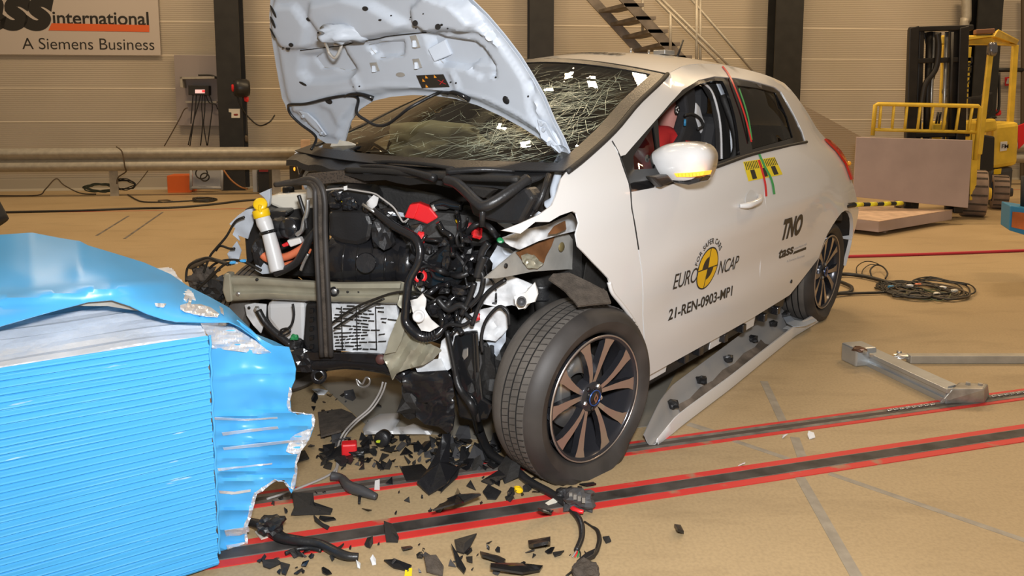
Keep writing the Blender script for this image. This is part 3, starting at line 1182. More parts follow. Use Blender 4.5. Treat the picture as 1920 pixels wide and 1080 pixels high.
# FOR SAFER CARS on its arc over the emblem
widths = []
for ch in 'FOR SAFER CARS':
    if ch == ' ':
        widths.append(.30)
    else:
        b_ = text_bm(ch)
        widths.append(max(v.co.x for v in b_.verts) + .06)
        b_.free()
tot = sum(widths)
arc0, arc1 = 166, 34
ang = arc0
bm = bmesh.new()
for ch, wd in zip('FOR SAFER CARS', widths):
    am = math.radians(ang + (arc1 - arc0) * wd / tot / 2)
    ang += (arc1 - arc0) * wd / tot
    if ch == ' ':
        continue
    b_ = text_bm(ch, bold=.012)
    rr = 1.15
    sc = .36
    for v in b_.verts:
        lx, ly = (v.co.x - wd / 2) * sc * .92, v.co.y * sc
        ca, sa = math.cos(am), math.sin(am)
        ex, ey = rr * ca + ly * ca + lx * sa, rr * sa + ly * sa - lx * ca
        v.co = side(c0[0] + ur * ex, c0[1] + wr * ey, .0013)
    me_ = bpy.data.meshes.new('t')
    b_.to_mesh(me_)
    b_.free()
    bm.from_mesh(me_)
    bpy.data.meshes.remove(me_)
face_to(bm, ORG)
mk('side_lettering', bm, M['decal'], CAR, solid=.0006, soff=1, smooth=False)

# yellow scale sticker under the window
def bil(q, x, y):
    a, b, c, d = [Vector(p) for p in q]              # top-left, top-right, bottom-right, bottom-left
    p = a.lerp(b, x).lerp(d.lerp(c, x), y)
    return p


SQ = [(1393, 303.5), (1452, 294.5), (1467, 327), (1403, 340)]


def patch(name, poly, off, mt, par):
    bm = sheet_bm(poly, lambda x, y: side(*uw(*bil(SQ, x, y)), off), .25)
    face_to(bm, ORG)
    return mk(name, bm, mt, par, solid=.0005, soff=1, smooth=True)


STK = patch('scale_sticker', [(0, 0), (1, 0), (1, 1), (0, 1)], .0012, M['tape_yellow'], CAR)
for k in range(19):
    x = .03 + k * .052
    patch('scale_tick', [(x, .03), (x + .022, .03), (x + .022, .43), (x, .43)], .0018, M['decal'], STK)
for x in (.13, .45, .76):
    patch('scale_block', [(x, .46), (x + .13, .46), (x + .13, .94), (x, .94)], .0018, M['decal'], STK)
# red and green tapes
def ribbon(name, pts, wd, mt, off=.005):
    P = [Vector(p) for p in catmull([(p[0], p[1], 0) for p in pts], 6)]
    bm = bmesh.new()
    prev = None
    for k, p in enumerate(P):
        d = (P[min(k + 1, len(P) - 1)] - P[max(k - 1, 0)]).normalized()
        nn = Vector((-d.y, d.x)) * wd
        cur = [bm.verts.new(side(*uw(p.x + s_ * nn.x, p.y + s_ * nn.y), off)) for s_ in (-1, 1)]
        if prev:
            bm.faces.new((prev[0], cur[0], cur[1], prev[1]))
        prev = cur
    face_to(bm, ORG)
    return mk(name, bm, mt, CAR, solid=.0006, soff=1, smooth=True)


ribbon('red_tape', [(1353, 124), (1366, 142), (1379, 172), (1392, 208), (1401, 240), (1407, 266)], 1.35, M['red'])
ribbon('green_tape', [(1384, 166), (1394, 195), (1402, 225), (1408, 262)], 1.2, M['green_tape'], .0045)
ribbon('red_tape', [(1421, 300), (1428, 320), (1434, 345), (1436, 368)], 1.7, M['red'], .0025)
ribbon('green_tape', [(1421, 285), (1432, 310), (1446, 338), (1451, 364)], 1.9, M['green_tape'], .0025)

# striped rod at the tail
ra, rb = cv(1575, 386, .60), cv(1692, 381, .60) 
ra, rb = dp(1566, 396, 4.35), dp(1691, 381, 4.55)
RB = box('rod_clamp', dp(1562, 402, 4.42), (.035, 0, 0), (0, .05, 0), (0, 0, .03), M['black_wet'], CAR, bevel=.006)
tube('rod_arm', [dp(1556, 408, 4.42), dp(1575, 388, 4.36), dp(1602, 384, 4.40)], .016, M['black_wet'], CAR, spline=0)
r0, r1 = dp(1600, 384, 4.4), dp(1691, 381, 4.55)
ROD = tube('striped_rod', [r0, r1], .0125, M['black_plastic'], CAR, spline=0, res=12)
for f in (.04, .32, .60, .86):
    tube('yellow_band', [r0.lerp(r1, f), r0.lerp(r1, min(1, f + .14))], .0132, M['tape_yellow'], ROD, spline=0, res=12)

# ------------------------------------------------------------------ interior
M['seat'] = mat('seat_fabric', (.02, .02, .022), .8, bump=.2)
M['seat_side'] = mat('seat_bolster', (.62, .62, .63), .6)
M['trim_light'] = mat('pillar_trim', (.60, .64, .70), .5)
M['dash'] = mat('dashboard', (.03, .026, .022), .6)
M['airbag'] = mat('airbag_cloth', (.86, .90, .80), .8, var=.12, vscale=5, bump=.4, bscale=14)


def ctube(*a, **k):
    return tube(*a, **k)


bm = bmesh.new()
dprof = [(.26, .86), (.24, .98), (.36, 1.015), (.62, .99), (.74, .90), (.74, .70), (.60, .55)]
for i, sgn in enumerate((-1, 1)):
    pass
A_ = [bm.verts.new(car(u, -.66, w)) for u, w in dprof]
B_ = [bm.verts.new(car(u, .66, w)) for u, w in dprof]
for i in range(len(dprof)):
    j = (i + 1) % len(dprof)
    bm.faces.new((A_[i], B_[i], B_[j], A_[j]))
bm.faces.new(A_)
bm.faces.new(B_)
mk('dashboard', bm, M['dash'], CAR, smooth=False, bevel=.03)
for vs_, nm in ((.37, 'front_seat'), (-.37, 'front_seat')):
    so = box(nm, car(1.25, vs_, .52), U * .26, Vv * .25, (0, 0, .09), M['seat'], CAR, bevel=.06)
    bk = Vector((0, 0, .33)) + U * .11
    sb = box('seat_back', car(1.56, vs_, .88), U * .06, Vv * .235, bk, M['seat'], so, bevel=.05)
    for sg in ((-1, 1) if vs_ < 0 else (-1,)):
        bm = bmesh.new()
        add_box(bm, car(1.50, vs_ + sg * .225, .86), U * .045, Vv * .03, bk * .80)
        mk('seat_bolster', bm, M['seat_side'], so, bevel=.025, smooth=False)
    box('headrest', car(1.68, vs_, 1.26), U * .05, Vv * .14, (0, 0, .09), M['seat'], so, bevel=.05)
sw_ = lambda x, y: cv(x, y, .54)
prism('seat_bolster', [sw_(x, y) for x, y in ((1306, 190), (1314, 200), (1320, 222), (1334, 246), (1346, 268), (1350, 312), (1336, 314), (1334, 290), (1322, 262), (1311, 240), (1304, 215))], Vv * -.05, M['seat_side'], CAR, bevel=.012)
prism('seat_wing', [sw_(x, y) for x, y in ((1284, 168), (1304, 163), (1306, 190), (1304, 215), (1312, 242), (1334, 292), (1334, 318), (1270, 322), (1262, 290), (1280, 250), (1290, 215))], Vv * -.06, M['seat'], CAR, bevel=.012)
tube('belt_guide', [cv(x, y, .56) for x, y in ((1284, 216), (1298, 214), (1312, 222), (1318, 236), (1308, 242))], .007, M['black_matte'], CAR)
lathe('blue_buckle', disc_prof(.006, .03), cv(1284, 236, .56), (0, 0, 1), M['blue_paint'], CAR, 10)
rs = box('rear_seat', car(2.2, 0, .52), U * .25, Vv * .60, (0, 0, .1), M['seat'], CAR, bevel=.05)
box('seat_back', car(2.48, 0, .85), U * .07, Vv * .60, Vector((0, 0, .28)) + U * .06, M['seat'], rs, bevel=.05)
lump('child_seat', car(2.22, .36, .88), .20, .2, .26, M['black_plastic'], CAR, seed=3, amp=.25, sub=3, rot=CARM, smooth=True)
# B pillar trim, curtain strap and grab parts seen through the window
pt_ = lambda x, y: cv(x, y, .56 + .10 * (y - 150) / 145)
prism('pillar_trim', [pt_(x, y) for x, y in ((1343, 153), (1356, 151), (1374, 190), (1384, 240), (1388, 294), (1374, 296), (1371, 240), (1360, 190))], Vv * -.03, M['trim_light'], CAR, bevel=.006)
prism('pillar_trim', [pt_(x, y) for x, y in ((1322, 156), (1342, 153), (1358, 190), (1369, 240), (1372, 296), (1352, 300), (1350, 240), (1342, 190))], Vv * -.03, M['black_matte'], CAR, bevel=.006)
tube('door_strip', [pt_(x, y) for x, y in ((1318, 155), (1332, 168), (1343, 195), (1351, 240), (1353, 298))], .006, M['seat_side'], CAR)
tube('quarter_strip', [cv(x, y, .60 + .1 * (y - 165) / 100) for x, y in ((1430, 168), (1448, 185), (1462, 215), (1474, 262))], .008, M['seat_side'], CAR)
tube('seat_belt', [car(1.66, .6, 1.3), car(1.66, .68, 1.05), car(1.52, .62, .85)], .018, M['black_matte'], CAR, res=6)
# passenger airbag
vs = None
bm = bmesh.new()
ab = add_lump(bm, (0, 0, 0), .13, .235, .085, 4, .22, 4, 1.6)
for v in bm.verts:
    v.co = CARM @ v.co + cu(820, 264, .62)
mk('airbag', bm, M['airbag'], CAR, smooth=True)
SW = lathe('steering_wheel', [(.165, -.014), (.185, -.014), (.195, 0), (.185, .014), (.165, .014), (.155, 0), (.165, -.014)], car(.80, .37, .96), U * .9 + Vector((0, 0, .4)), M['black_matte'], CAR, 32)
bm = grid_bm(lambda s, t: roof_pt(.02 + .96 * s, t * .93) - Vector((0, 0, .05)), 10, 8)
mk('headliner', bm, M['seat_side'], CAR, smooth=True, solid=.01)
tube('rear_mirror', [car(.86, -.12, 1.36), car(.84, .12, 1.36)], .03, M['black_plastic'], CAR, spline=0)

# ------------------------------------------------------------------ the dummy in the driver's seat
M['dummy_skin'] = mat('dummy_skin', (.50, .22, .18), .5)
M['dummy_shirt'] = mat('red_shirt', (.50, .012, .015), .8)
dh = uw(1262, 212)
dc = car(1.30, .42, 1.20)
dq = cv(1262, 214, .42)
DM = thing('crash_test_dummy', 'crash test dummy in a red shirt sitting in the driver seat of the white car', 'dummy', Vector((dq.x, dq.y, .60)))
du = tocar(dq)
bm = bmesh.new()
hp = [(0, -.135), (.045, -.13), (.066, -.10), (.074, -.05), (.085, 0), (.092, .05), (.086, .09), (.062, .12), (.03, .133), (0, .136)]
add_lathe(bm, hp, dq, (0, 0, 1), 20, (Vector((0, 0, 1)), U * 1.12, Vv * .86))
HD = mk('head', bm, M['dummy_skin'], DM, smooth=True)
stp = cv(1269, 206, du.y + .079)
HT = lathe('target_sticker', disc_prof(.022, .003), stp, Vv, M['decal'], HD, 20)
for k in range(5):
    a = k * 2 * math.pi / 5
    lathe('target_dot', disc_prof(.0048, .001), stp + Vv * .003 + U * (.012 * math.cos(a)) + Vector((0, 0, .012 * math.sin(a))), Vv, M['white_plastic'], HT, 8)
tube('neck', [dq + Vector((0, 0, -.10)), dq + Vector((0, 0, -.21)) + U * .02], [.05, .06], M['black_matte'], DM, spline=0)
bm = bmesh.new()
add_tube(bm, [dq + Vector((0, 0, -.20)) + U * .02, dq + Vector((0, 0, -.30)) + U * .05, dq + Vector((0, 0, -.45)) + U * .08, dq + Vector((0, 0, -.62)) + U * .12], [.09, .175, .18, .16], 16)
TOR = mk('shirt', bm, M['dummy_shirt'], DM, smooth=True)
for sg in (1, -1):
    s0 = dq + Vector((0, 0, -.25)) + U * .04 + Vv * (.16 * sg)
    if sg == 1:
        tube('sleeve', [s0, cv(1243, 262, .45), cv(1218, 282, .50), cv(1200, 312, .50), cv(1186, 330, .48)], [.06, .07, .065, .06, .05], M['dummy_shirt'], DM)
        continue
    tube('sleeve', [s0, s0 + U * -.06 + Vector((0, 0, -.10)) + Vv * .03 * sg, s0 + U * -.16 + Vector((0, 0, -.16)) + Vv * .03 * sg], [.065, .06, .052], M['dummy_shirt'], DM)
    tube('forearm', [s0 + U * -.15 + Vector((0, 0, -.16)) + Vv * .03 * sg, s0 + U * -.38 + Vector((0, 0, -.08))], [.045, .03], M['dummy_skin'], DM, spline=0)
tp = cv(1213, 297, du.y + .16)
MK_ = lathe('target_marker', disc_prof(.016, .004), tp, Vv, M['white_plastic'], DM, 20)
for a in (0, math.pi):
    bm = bmesh.new()
    add_prism(bm, [tp + Vv * .0045] + [tp + Vv * .0045 + U * (.0155 * math.cos(a + b)) + Vector((0, 0, .0155 * math.sin(a + b))) for b in [k * math.pi / 12 for k in range(7)]], Vv * .001)
    mk('marker_wedge', bm, M['decal'], MK_, smooth=False)

# ------------------------------------------------------------------ wheels
def wheel(name, c, nrm, tyre_r, tyre_w, rim_r, flat=0.0, spin=0.0, detail=True):
    """c: centre of the outer rim face, nrm: outward axle direction."""
    n = Vector(nrm).normalized()
    e1 = Vector((0, 0, 1)).cross(n).normalized()
    e2 = n.cross(e1)
    fr = (n, e1, e2)
    R, w = tyre_r, tyre_w
    prof = [(rim_r, -.02), (rim_r + .012, .004), (rim_r + .03, .016), (rim_r + (R - rim_r) * .55, .022), (R - .022, .010), (R - .008, -.008), (R, -.022)]
    ribs = 4
    wtr = w - .03
    for k in range(ribs):
        z0 = -.022 - (wtr - .02) * (k / ribs)
        z1 = -.022 - (wtr - .02) * ((k + .80) / ribs)
        z2 = -.022 - (wtr - .02) * ((k + 1) / ribs)
        if k:
            prof.append((R + .002, z0))
        prof.append((R + .003, z1))
        if k < ribs - 1:
            prof += [(R - .013, z1 - .001), (R - .013, z2 + .001)]
    prof += [(R - .008, -w + .008), (R - .03, -w - .012), (rim_r + .02, -w - .01), (rim_r, -w + .02)]
    bm = bmesh.new()
    add_lathe(bm, prof, c, n, 96, fr)
    cz = c.z
    for v in bm.verts:
        d = v.co - c
        h = d.dot(n)
        if v.co.z < flat + .05:                      # pressed flat on the floor, bulging sideways
            q = flat + .05 - v.co.z
            if v.co.z < flat:
                v.co.z = flat + .0005
            if h > -.03 and flat > 0 or h > -.03:
                rad = (d - n * h).length
                v.co += n * min(q, .05) * .45 * (1 if rad > rim_r + .01 else 0)
    W = mk(name, bm, [M['rubber'], M['rubber_side'], M['black_matte']], CAR, smooth=True)
    for p in W.data.polygons:
        q = W.data.vertices[p.vertices[0]].co + W.location + CAR.location
        hs = [(W.data.vertices[i].co + W.location + CAR.location - c).dot(n) for i in p.vertices]
        if min(hs) > -.0221:
            p.material_index = 1
        else:
            rs = [((W.data.vertices[i].co + W.location + CAR.location - c) - n * h_).length for i, h_ in zip(p.vertices, hs)]
            if min(rs) < R - .004 and max(rs) < R + .006 and min(hs) > -w + .01 and max(rs) - min(rs) > -1 and min(rs) > R - .016:
                p.material_index = 2  # shade inside the tread grooves put into the colour of their faces
    md = W.modifiers.new('edge', 'EDGE_SPLIT')
    md.split_angle = 0.75
    # tread sipes
    bm = bmesh.new()
    for k in range(84):
        a = 2 * math.pi * k / 84
        for j in range(3):
            z0 = -.023 - (wtr - .02) * (j / ribs)
            z1 = -.024 - (wtr - .02) * ((j + .78) / ribs)
            a2 = a + .012 * j
            rd = e1 * math.cos(a2) + e2 * math.sin(a2)
            rd2 = e1 * math.cos(a2 + .028) + e2 * math.sin(a2 + .028)
            p0, p1 = c + rd * (R + .0035) + n * z0, c + rd2 * (R + .0035) + n * z1
            if min(p0.z, p1.z) < flat + .02:
                continue
            tg = n.cross(rd) * .0011
            add_prism(bm, [p0 - tg, p0 + tg, p1 + tg, p1 - tg], -rd * .004)
    if detail:
        mk('tread_sipes', bm, M['rubber_side'], W, smooth=False)
    else:
        bm.free()
    # rim
    bm = bmesh.new()
    add_lathe(bm, [(rim_r + .002, .004), (rim_r + .004, .009), (rim_r - .006, .011), (rim_r - .012, .004), (rim_r - .018, -.02), (rim_r - .03, -.11), (rim_r - .02, -.16)], c, n, 64, fr)
    RIM = mk('rim', bm, M['rim_dark'], W, smooth=True)
    lip = lathe('rim_lip', [(rim_r + .004, .009), (rim_r + .002, .0125), (rim_r - .001, .0125), (rim_r - .002, .009)], c, n, M['rim_face'], W, 64)
    for k in range(10):                              # ten spokes, leaning together in pairs
        pair, sg = k // 2, (-1 if k % 2 else 1)
        ac = spin + pair * 2 * math.pi / 5
        ai, ao = ac + sg * .15, ac + sg * .315
        def pt(r, a, h):
            return c + e1 * (r * math.cos(a)) + e2 * (r * math.sin(a)) + n * h
        ro = rim_r - .006
        inner, outer = .050, ro
        bm = bmesh.new()
        st = []
        for i in range(6):
            f = i / 5
            r = inner + (outer - inner) * f
            am = ai + (ao - ai) * f
            hw = (.0075 + .0125 * f ** 1.4) / r
            hw2 = hw * (1 + (.35 if i == 5 else 0))
            h = -.012 + .020 * f ** .7 - .004 * f * f
            st.append((r, am - hw2, am + hw2, h))
        T_ = [[bm.verts.new(pt(r, a0, h)), bm.verts.new(pt(r, a1, h))] for r, a0, a1, h in st]
        B_ = [[bm.verts.new(pt(r, a0 + .2 * (a1 - a0), h - .030)), bm.verts.new(pt(r, a1 - .2 * (a1 - a0), h - .030))] for r, a0, a1, h in st]
        for i in range(5):
            f_ = bm.faces.new((T_[i][0], T_[i][1], T_[i + 1][1], T_[i + 1][0]))
            f_.material_index = 0
            for q in ((T_[i][0], T_[i + 1][0], B_[i + 1][0], B_[i][0]), (T_[i][1], B_[i][1], B_[i + 1][1], T_[i + 1][1]), (B_[i][0], B_[i + 1][0], B_[i + 1][1], B_[i][1])):
                bm.faces.new(q).material_index = 1
        mk('spoke', bm, [M['rim_face'], M['rim_dark']], W, smooth=False)
    HB = lathe('hub', [(.056, -.05), (.056, -.014), (.048, -.008), (.030, -.006), (0, -.006)], c, n, M['rim_dark'], W, 32)
    lathe('centre_cap', [(.029, -.008), (.029, .002), (.026, .004), (0, .004)], c, n, M['black_gloss'], W, 32)
    lathe('cap_ring', [(.0285, .002), (.0285, .005), (.0245, .005), (.0245, .002)], c, n, mat('blue_ring', (.05, .12, .42), .3, .6), W, 32)
    bm = bmesh.new()
    dia = [(.0, .019), (.011, 0), (0, -.019), (-.011, 0)]
    dii = [(.0, .010), (.005, 0), (0, -.010), (-.005, 0)]
    a_ = [bm.verts.new(c + e1 * x + e2 * y + n * .0062) for x, y in dia]
    b_ = [bm.verts.new(c + e1 * x + e2 * y + n * .0062) for x, y in dii]
    for i in range(4):
        j = (i + 1) % 4
        bm.faces.new((a_[i], a_[j], b_[j], b_[i]))
    face_to(bm, c + n * 5)
    mk('cap_emblem', bm, mat('emblem_bronze', (.62, .45, .33), .25, .9), W, solid=.002, soff=1, smooth=False)
    for k in range(5):
        a = spin + .63 + k * 2 * math.pi / 5
        p = c + (e1 * math.cos(a) + e2 * math.sin(a)) * .041
        lathe('lug_nut', [(.009, -.02), (.009, -.004), (.006, -.001), (0, -.001)], p, n, M['black_gloss'] if k % 2 else M['steel'], W, 6, smooth=False)
    lathe('brake_disc', [(.06, -.085), (.135, -.085), (.135, -.105), (.06, -.105)], c, n, M['steel'], W, 48)
    ca_ = c + e1 * (-.10) + e2 * .02 - n * .07
    box('brake_caliper', ca_, e1 * .03, e2 * .06, n * .03, M['steel'], W, bevel=.01)
    lathe('wheel_barrel', [(.02, -.125), (rim_r - .03, -.125), (rim_r - .03, -.13), (.02, -.13)], c, n, M['black_matte'], W, 32)
    return W


fc = dp(1114.455, 745.638, 2.489)
FN = Vector((math.cos(.841) * math.cos(-.043), -math.sin(.841) * math.cos(-.043), math.sin(-.043)))
WF = wheel('front_wheel', fc, FN, .312, .19, .218, .0, spin=.31)
rcn = dp(1548.3, 509.0, 4.30)
RN = Vector((math.cos(.695), -math.sin(.695), -.05))
WR = wheel('rear_wheel', rcn, RN, .298, .19, .2125, .0, spin=.9, detail=False)
for v_ in (-.62,):
    pc = car(2.74, v_ - .12, .298)
    wheel('rear_wheel', pc, -Vv, .298, .19, .2125, .0, detail=False)
wheel('front_wheel', car(.02, -.74, .30), -Vv, .30, .19, .2125, .0, detail=False)
# ================================================================== bonnet, raised, seen from below
hp0, hp1, hp2 = cu(1056, 312, .30), cu(575, 280, .17), car(.02, -.1, 1.65)
HM = plane_map(hp0, hp1, hp2)
HN = HM.n
BON = [(504, 0), (499, 30), (498, 55), (501, 90), (505, 125), (510, 157), (516, 189), (529, 217), (552, 249), (578, 268), (592, 278), (614, 280), (625, 276),
       (628, 261), (634, 239), (650, 217), (675, 201), (707, 194), (748, 191), (792, 193), (829, 198), (873, 210), (921, 230), (962, 250), (996, 269), (1021, 286), (1036, 298),
       (1044, 310), (1057, 317), (1062, 303), (1047, 268), (1028, 233), (1009, 189), (984, 145), (965, 113), (936, 72), (905, 31), (877, 0), (840, -50), (780, -88), (700, -108), (620, -106), (560, -85), (520, -48)]


def hood_base(x, y):
    p = HM(x, y)
    q = 1 - min(1, ((x - (700 + .35 * (y - 60))) / 290.0) ** 2)
    r = min(1, max(0, (y - 200) / -300.0))
    return p + HN * (.055 * q - .10 * r * r)


RECESS = [([(556, 108), (590, 104), (604, 93), (628, 91), (634, 107), (652, 138), (640, 152), (600, 158), (566, 158), (551, 140)], .026, 12),
          ([(673, 91), (700, 85), (743, 82), (741, 110), (697, 116), (686, 108)], .022, 5),
          ([(787, 68), (801, 64), (822, 74), (884, 82), (902, 96), (920, 128), (918, 150), (890, 152), (860, 134), (812, 129), (797, 112)], .030, 8),
          ([(571, 116), (600, 96), (626, 94), (634, 112), (648, 136), (628, 143), (612, 138), (584, 135)], .016, 4),
          ([(797, 72), (820, 78), (880, 88), (898, 100), (908, 124), (870, 126), (850, 130), (812, 126), (800, 106)], .014, 4),
          ([(545, 245), (580, 205), (600, 215), (618, 250), (606, 270), (575, 262)], .010, 8)]
RAISE = [([(590, 5), (650, -8), (700, 6), (760, 45), (740, 62), (690, 72), (620, 84), (600, 60), (583, 30)], -.020, 16),
         ([(778, 14), (810, -14), (880, 8), (898, 40), (880, 58), (800, 58), (778, 40)], -.022, 12),
         ([(520, 10), (560, 8), (580, 50), (570, 90), (530, 95), (515, 50)], -.014, 10),
         ([(880, 118), (905, 112), (918, 134), (912, 152), (884, 150), (868, 134)], -.012, 8),
         ([(640, 150), (650, 148), (664, 176), (654, 178)], -.006, 3), ([(828, 140), (838, 140), (850, 176), (840, 178)], -.006, 3)]
CREASE = [(505, 60), (530, 90), (552, 96), (600, 90), (634, 86), (690, 76), (740, 67), (790, 62), (850, 54), (900, 66), (960, 120)]
LOWL = [(540, 215), (575, 196), (620, 182), (700, 172), (770, 174), (850, 183), (900, 195), (960, 222), (1000, 245), (1030, 280)]


def sst(x):
    x = max(0, min(1, x))
    return x * x * (3 - 2 * x)


def hood_disp(x, y):
    d = 0
    for pl, dep, wd in RECESS + RAISE:
        if min(p[0] for p in pl) - wd < x < max(p[0] for p in pl) + wd and min(p[1] for p in pl) - wd < y < max(p[1] for p in pl) + wd:
            ds = segdist(x, y, pl)
            s_ = ds if pip(x, y, pl) else -ds
            d += dep * (1.5 if dep < 0 else 1) * sst((s_ + wd * .5) / wd)
    e = segdist(x, y, BON)
    d += .018 * (1 - sst((e - 7) / 9))
    # panel above the crease stands forward
    yc = interp(x, [p[0] for p in CREASE], [p[1] for p in CREASE])
    d -= .018 * sst((yc - y) / 7) * sst((e - 8) / 12)
    yl = interp(x, [p[0] for p in LOWL], [p[1] for p in LOWL])
    d += .010 * sst((y - yl) / 6) - .004 * math.exp(-((y - yl + 3) / 3) ** 2)
    if x > 930:
        d += .012 * sst((9 - abs(segdist(x, y, [(984, 160), (992, 215), (1030, 262), (1052, 310)], False))) / 6)
    return HN * d


bm = face_to(sheet_bm(BON, lambda x, y: hood_base(x, y) + HN * .034, 18), ORG)
BN = mk('bonnet', bm, P_in, CAR, smooth=True, solid=.004)
BONI = [tuple(p) for p in BON]
bm = face_to(sheet_bm(BONI, hood_base, 5.5, disp=hood_disp), ORG)
mk('inner_panel', bm, P_in, BN, smooth=True, solid=.003)


def hp(x, y, off=-.003):
    return hood_base(x, y) + hood_disp(x, y) + HN * off


def hole(x, y, rx, ry, rot=0.0, mt=None, nm='panel_hole'):
    bm = bmesh.new()
    n = 14
    c_ = math.cos(rot)
    s_ = math.sin(rot)
    p = hp(x, y, -.0022)
    V = [bm.verts.new(HM(x + rx * math.cos(a) * c_ - ry * math.sin(a) * s_, y + rx * math.cos(a) * s_ + ry * math.sin(a) * c_) - HM(x, y) + p) for a in [2 * math.pi * k / n for k in range(n)]]
    bm.faces.new(V)
    face_to(bm, ORG)
    mk(nm, bm, mt or M['black_matte'], BN, solid=.002, soff=1, smooth=False)


for (x, y, rx, ry, rot) in ((697, 12, 5.5, 4.2, .2), (582, 35, 4.5, 3, .6), (790, 39, 5, 5.5, 0), (834, 45, 5.2, 5.6, 0), (842, 41, 2.4, 2, 0), (722, 34, 3, 1.7, 0), (737, 28, 1.6, 1.4, 0),
                            (552, 82, 4.4, 3.6, .4), (543, 90, 4.2, 3.4, .5), (535, 88, 2, 1.5, 0), (598, 61, 2.2, 1.8, 0), (601, 197, 7, 4.5, .5), (983, 185, 1.6, 2, 0), (648, 169, 1.5, 1.4, 0),
                            (660, 168, 1.5, 1.4, 0), (831, 161, 1.6, 1.5, 0), (844, 161, 1.6, 1.5, 0), (920, 150, 1.8, 1.6, 0), (782, 28, 1.2, 1.2, 0), (853, 48, 1.5, 1.3, 0), (558, 161, 8, 2, .5),
                            (527, 17, 2.0, 13, -.45), (524, 38, 2.2, 12, -.4), (520, 59, 1.4, 11, -.5), (778, 54, 1.2, 1.2, 0), (809, 20, 1.2, 1.2, 0)):
    hole(x, y, rx, ry, rot)
lathe('rubber_plug', [(0, .004), (.012, .004), (.016, 0), (.016, -.002)], hp(940, 193, 0), -HN, M['black_plastic'], BN, 20)
hole(735, 147, 8.5, 4.2, 0.05, M['metalgrey'])
for pl in ([(678, 124), (691, 123), (697, 139), (684, 140)], [(759, 117), (771, 116), (777, 133), (764, 135)], [(757, 72), (769, 70), (777, 93), (766, 96)]):
    bm = bmesh.new()
    cx_, cy_ = sum(p[0] for p in pl) / 4, sum(p[1] for p in pl) / 4
    b0 = hp(cx_, cy_, -.002)
    bm.faces.new([bm.verts.new(HM(*p) - HM(cx_, cy_) + b0) for p in pl])
    face_to(bm, ORG)
    mk('slot', bm, M['metalgrey'], BN, solid=.003, soff=1, smooth=False)
    bm = bmesh.new()
    add_box(bm, hp(cx_ + 1, cy_ + 3, -.008), (.006, 0, 0), HN * .006, (0, .0, .012))
    mk('slot_tab', bm, P_in, BN, smooth=False)
# spare bracket in the right recess
prism('inner_bracket', [hp(792, 96, -.006), hp(815, 82, -.006), hp(826, 112, -.006), hp(803, 121, -.006)], -HN * .012, P_in, BN, bevel=.004)
# warning sticker: black with small orange signs and a red cross
STQ = [(766, 148), (817, 146), (829, 170), (777, 172)]


def stp_(x, y, off):
    q = bil(STQ, x, y)
    return HM(q.x, q.y) - HM(797, 159) + hp(797, 159, off)


def stick(nm, pl, off, mt, par):
    bm = bmesh.new()
    bm.faces.new([bm.verts.new(stp_(x, y, off)) for x, y in pl])
    face_to(bm, ORG)
    return mk(nm, bm, mt, par, solid=.0006, soff=1, smooth=False)


SK = stick('warning_sticker', [(0, 0), (1, 0), (1, 1), (0, 1)], -.006, M['decal'], BN)
M['orange_print'] = mat('orange_marks', (.85, .33, .03), .5)
for x, y in ((.18, .40), (.34, .16), (.66, .14), (.20, .86)):
    stick('warning_sign', [(x, y - .13), (x + .05, y + .10), (x - .05, y + .10)], -.007, M['orange_print'], SK)
for a, b in (((.70, .42), (.92, .78)), ((.92, .42), (.70, .78))):
    stick('red_cross', [(a[0] - .012, a[1]), (a[0] + .012, a[1]), (b[0] + .012, b[1]), (b[0] - .012, b[1])], -.007, M['red'], SK)
# latch: bracket and striker loop
LB = lump('latch_bracket', hp(655, 58, -.02), .085, .02, .035, P_in, BN, seed=6, amp=.5, sub=3, smooth=True)
prism('latch_plate', [hp(614, 48, -.014), (hp(648, 46, -.014)), hp(654, 62, -.014), hp(617, 62, -.014)], -HN * .014, M['white_plastic'], BN, bevel=.004)
tube('striker', [hp(652, 64, -.02), hp(636, 66, -.055), hp(630, 86, -.075), hp(632, 95, -.085), hp(645, 102, -.09), hp(651, 90, -.08), hp(652, 79, -.05), hp(638, 79, -.03)], .0058, mat('bright_wire', (.75, .72, .66), .3, .5), BN, spline=4)
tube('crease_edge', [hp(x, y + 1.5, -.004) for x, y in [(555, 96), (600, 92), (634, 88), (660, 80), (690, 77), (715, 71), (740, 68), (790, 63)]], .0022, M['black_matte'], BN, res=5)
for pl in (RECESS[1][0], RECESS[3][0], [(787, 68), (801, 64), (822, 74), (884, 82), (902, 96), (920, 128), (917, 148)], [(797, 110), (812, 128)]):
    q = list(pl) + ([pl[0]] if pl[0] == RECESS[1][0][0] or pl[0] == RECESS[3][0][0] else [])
    tube('opening_shadow_line', [hp(x, y, -.001) for x, y in q], .0013, M['metalgrey'], BN, res=5, spline=3)  # drawn shadow gap: grey line for the shade between inner panel and skin
# hinge plates and hinge arms
prism('hinge_plate', [hp(553, 211, -.006), hp(566, 216, -.006), hp(579, 232, -.006), (hp(598, 260, -.006)), hp(592, 264, -.006), hp(570, 240, -.006)], -HN * .008, P_in, BN, bevel=.003)
prism('hinge_plate', [hp(1003, 226, -.006), hp(1018, 232, -.006), (hp(1045, 290, -.006)), hp(1040, 296, -.006), hp(1014, 258, -.006)], -HN * .008, P_in, BN, bevel=.003)
for x, y in ((1012, 234), (1016, 245), (1028, 270), (560, 222), (590, 256)):
    lathe('hinge_bolt', [(.008, 0), (.008, .008), (0, .008)], hp(x, y, -.012), -HN, P_in, BN, 6, smooth=False)
tube('hinge_arm', [cu(1050, 312, .27), cu(1044, 335, .24), cu(1038, 356, .21), cu(1040, 374, .20), cu(1028, 385, .20)], [.012, .014, .013, .015, .02], P_in, CAR)
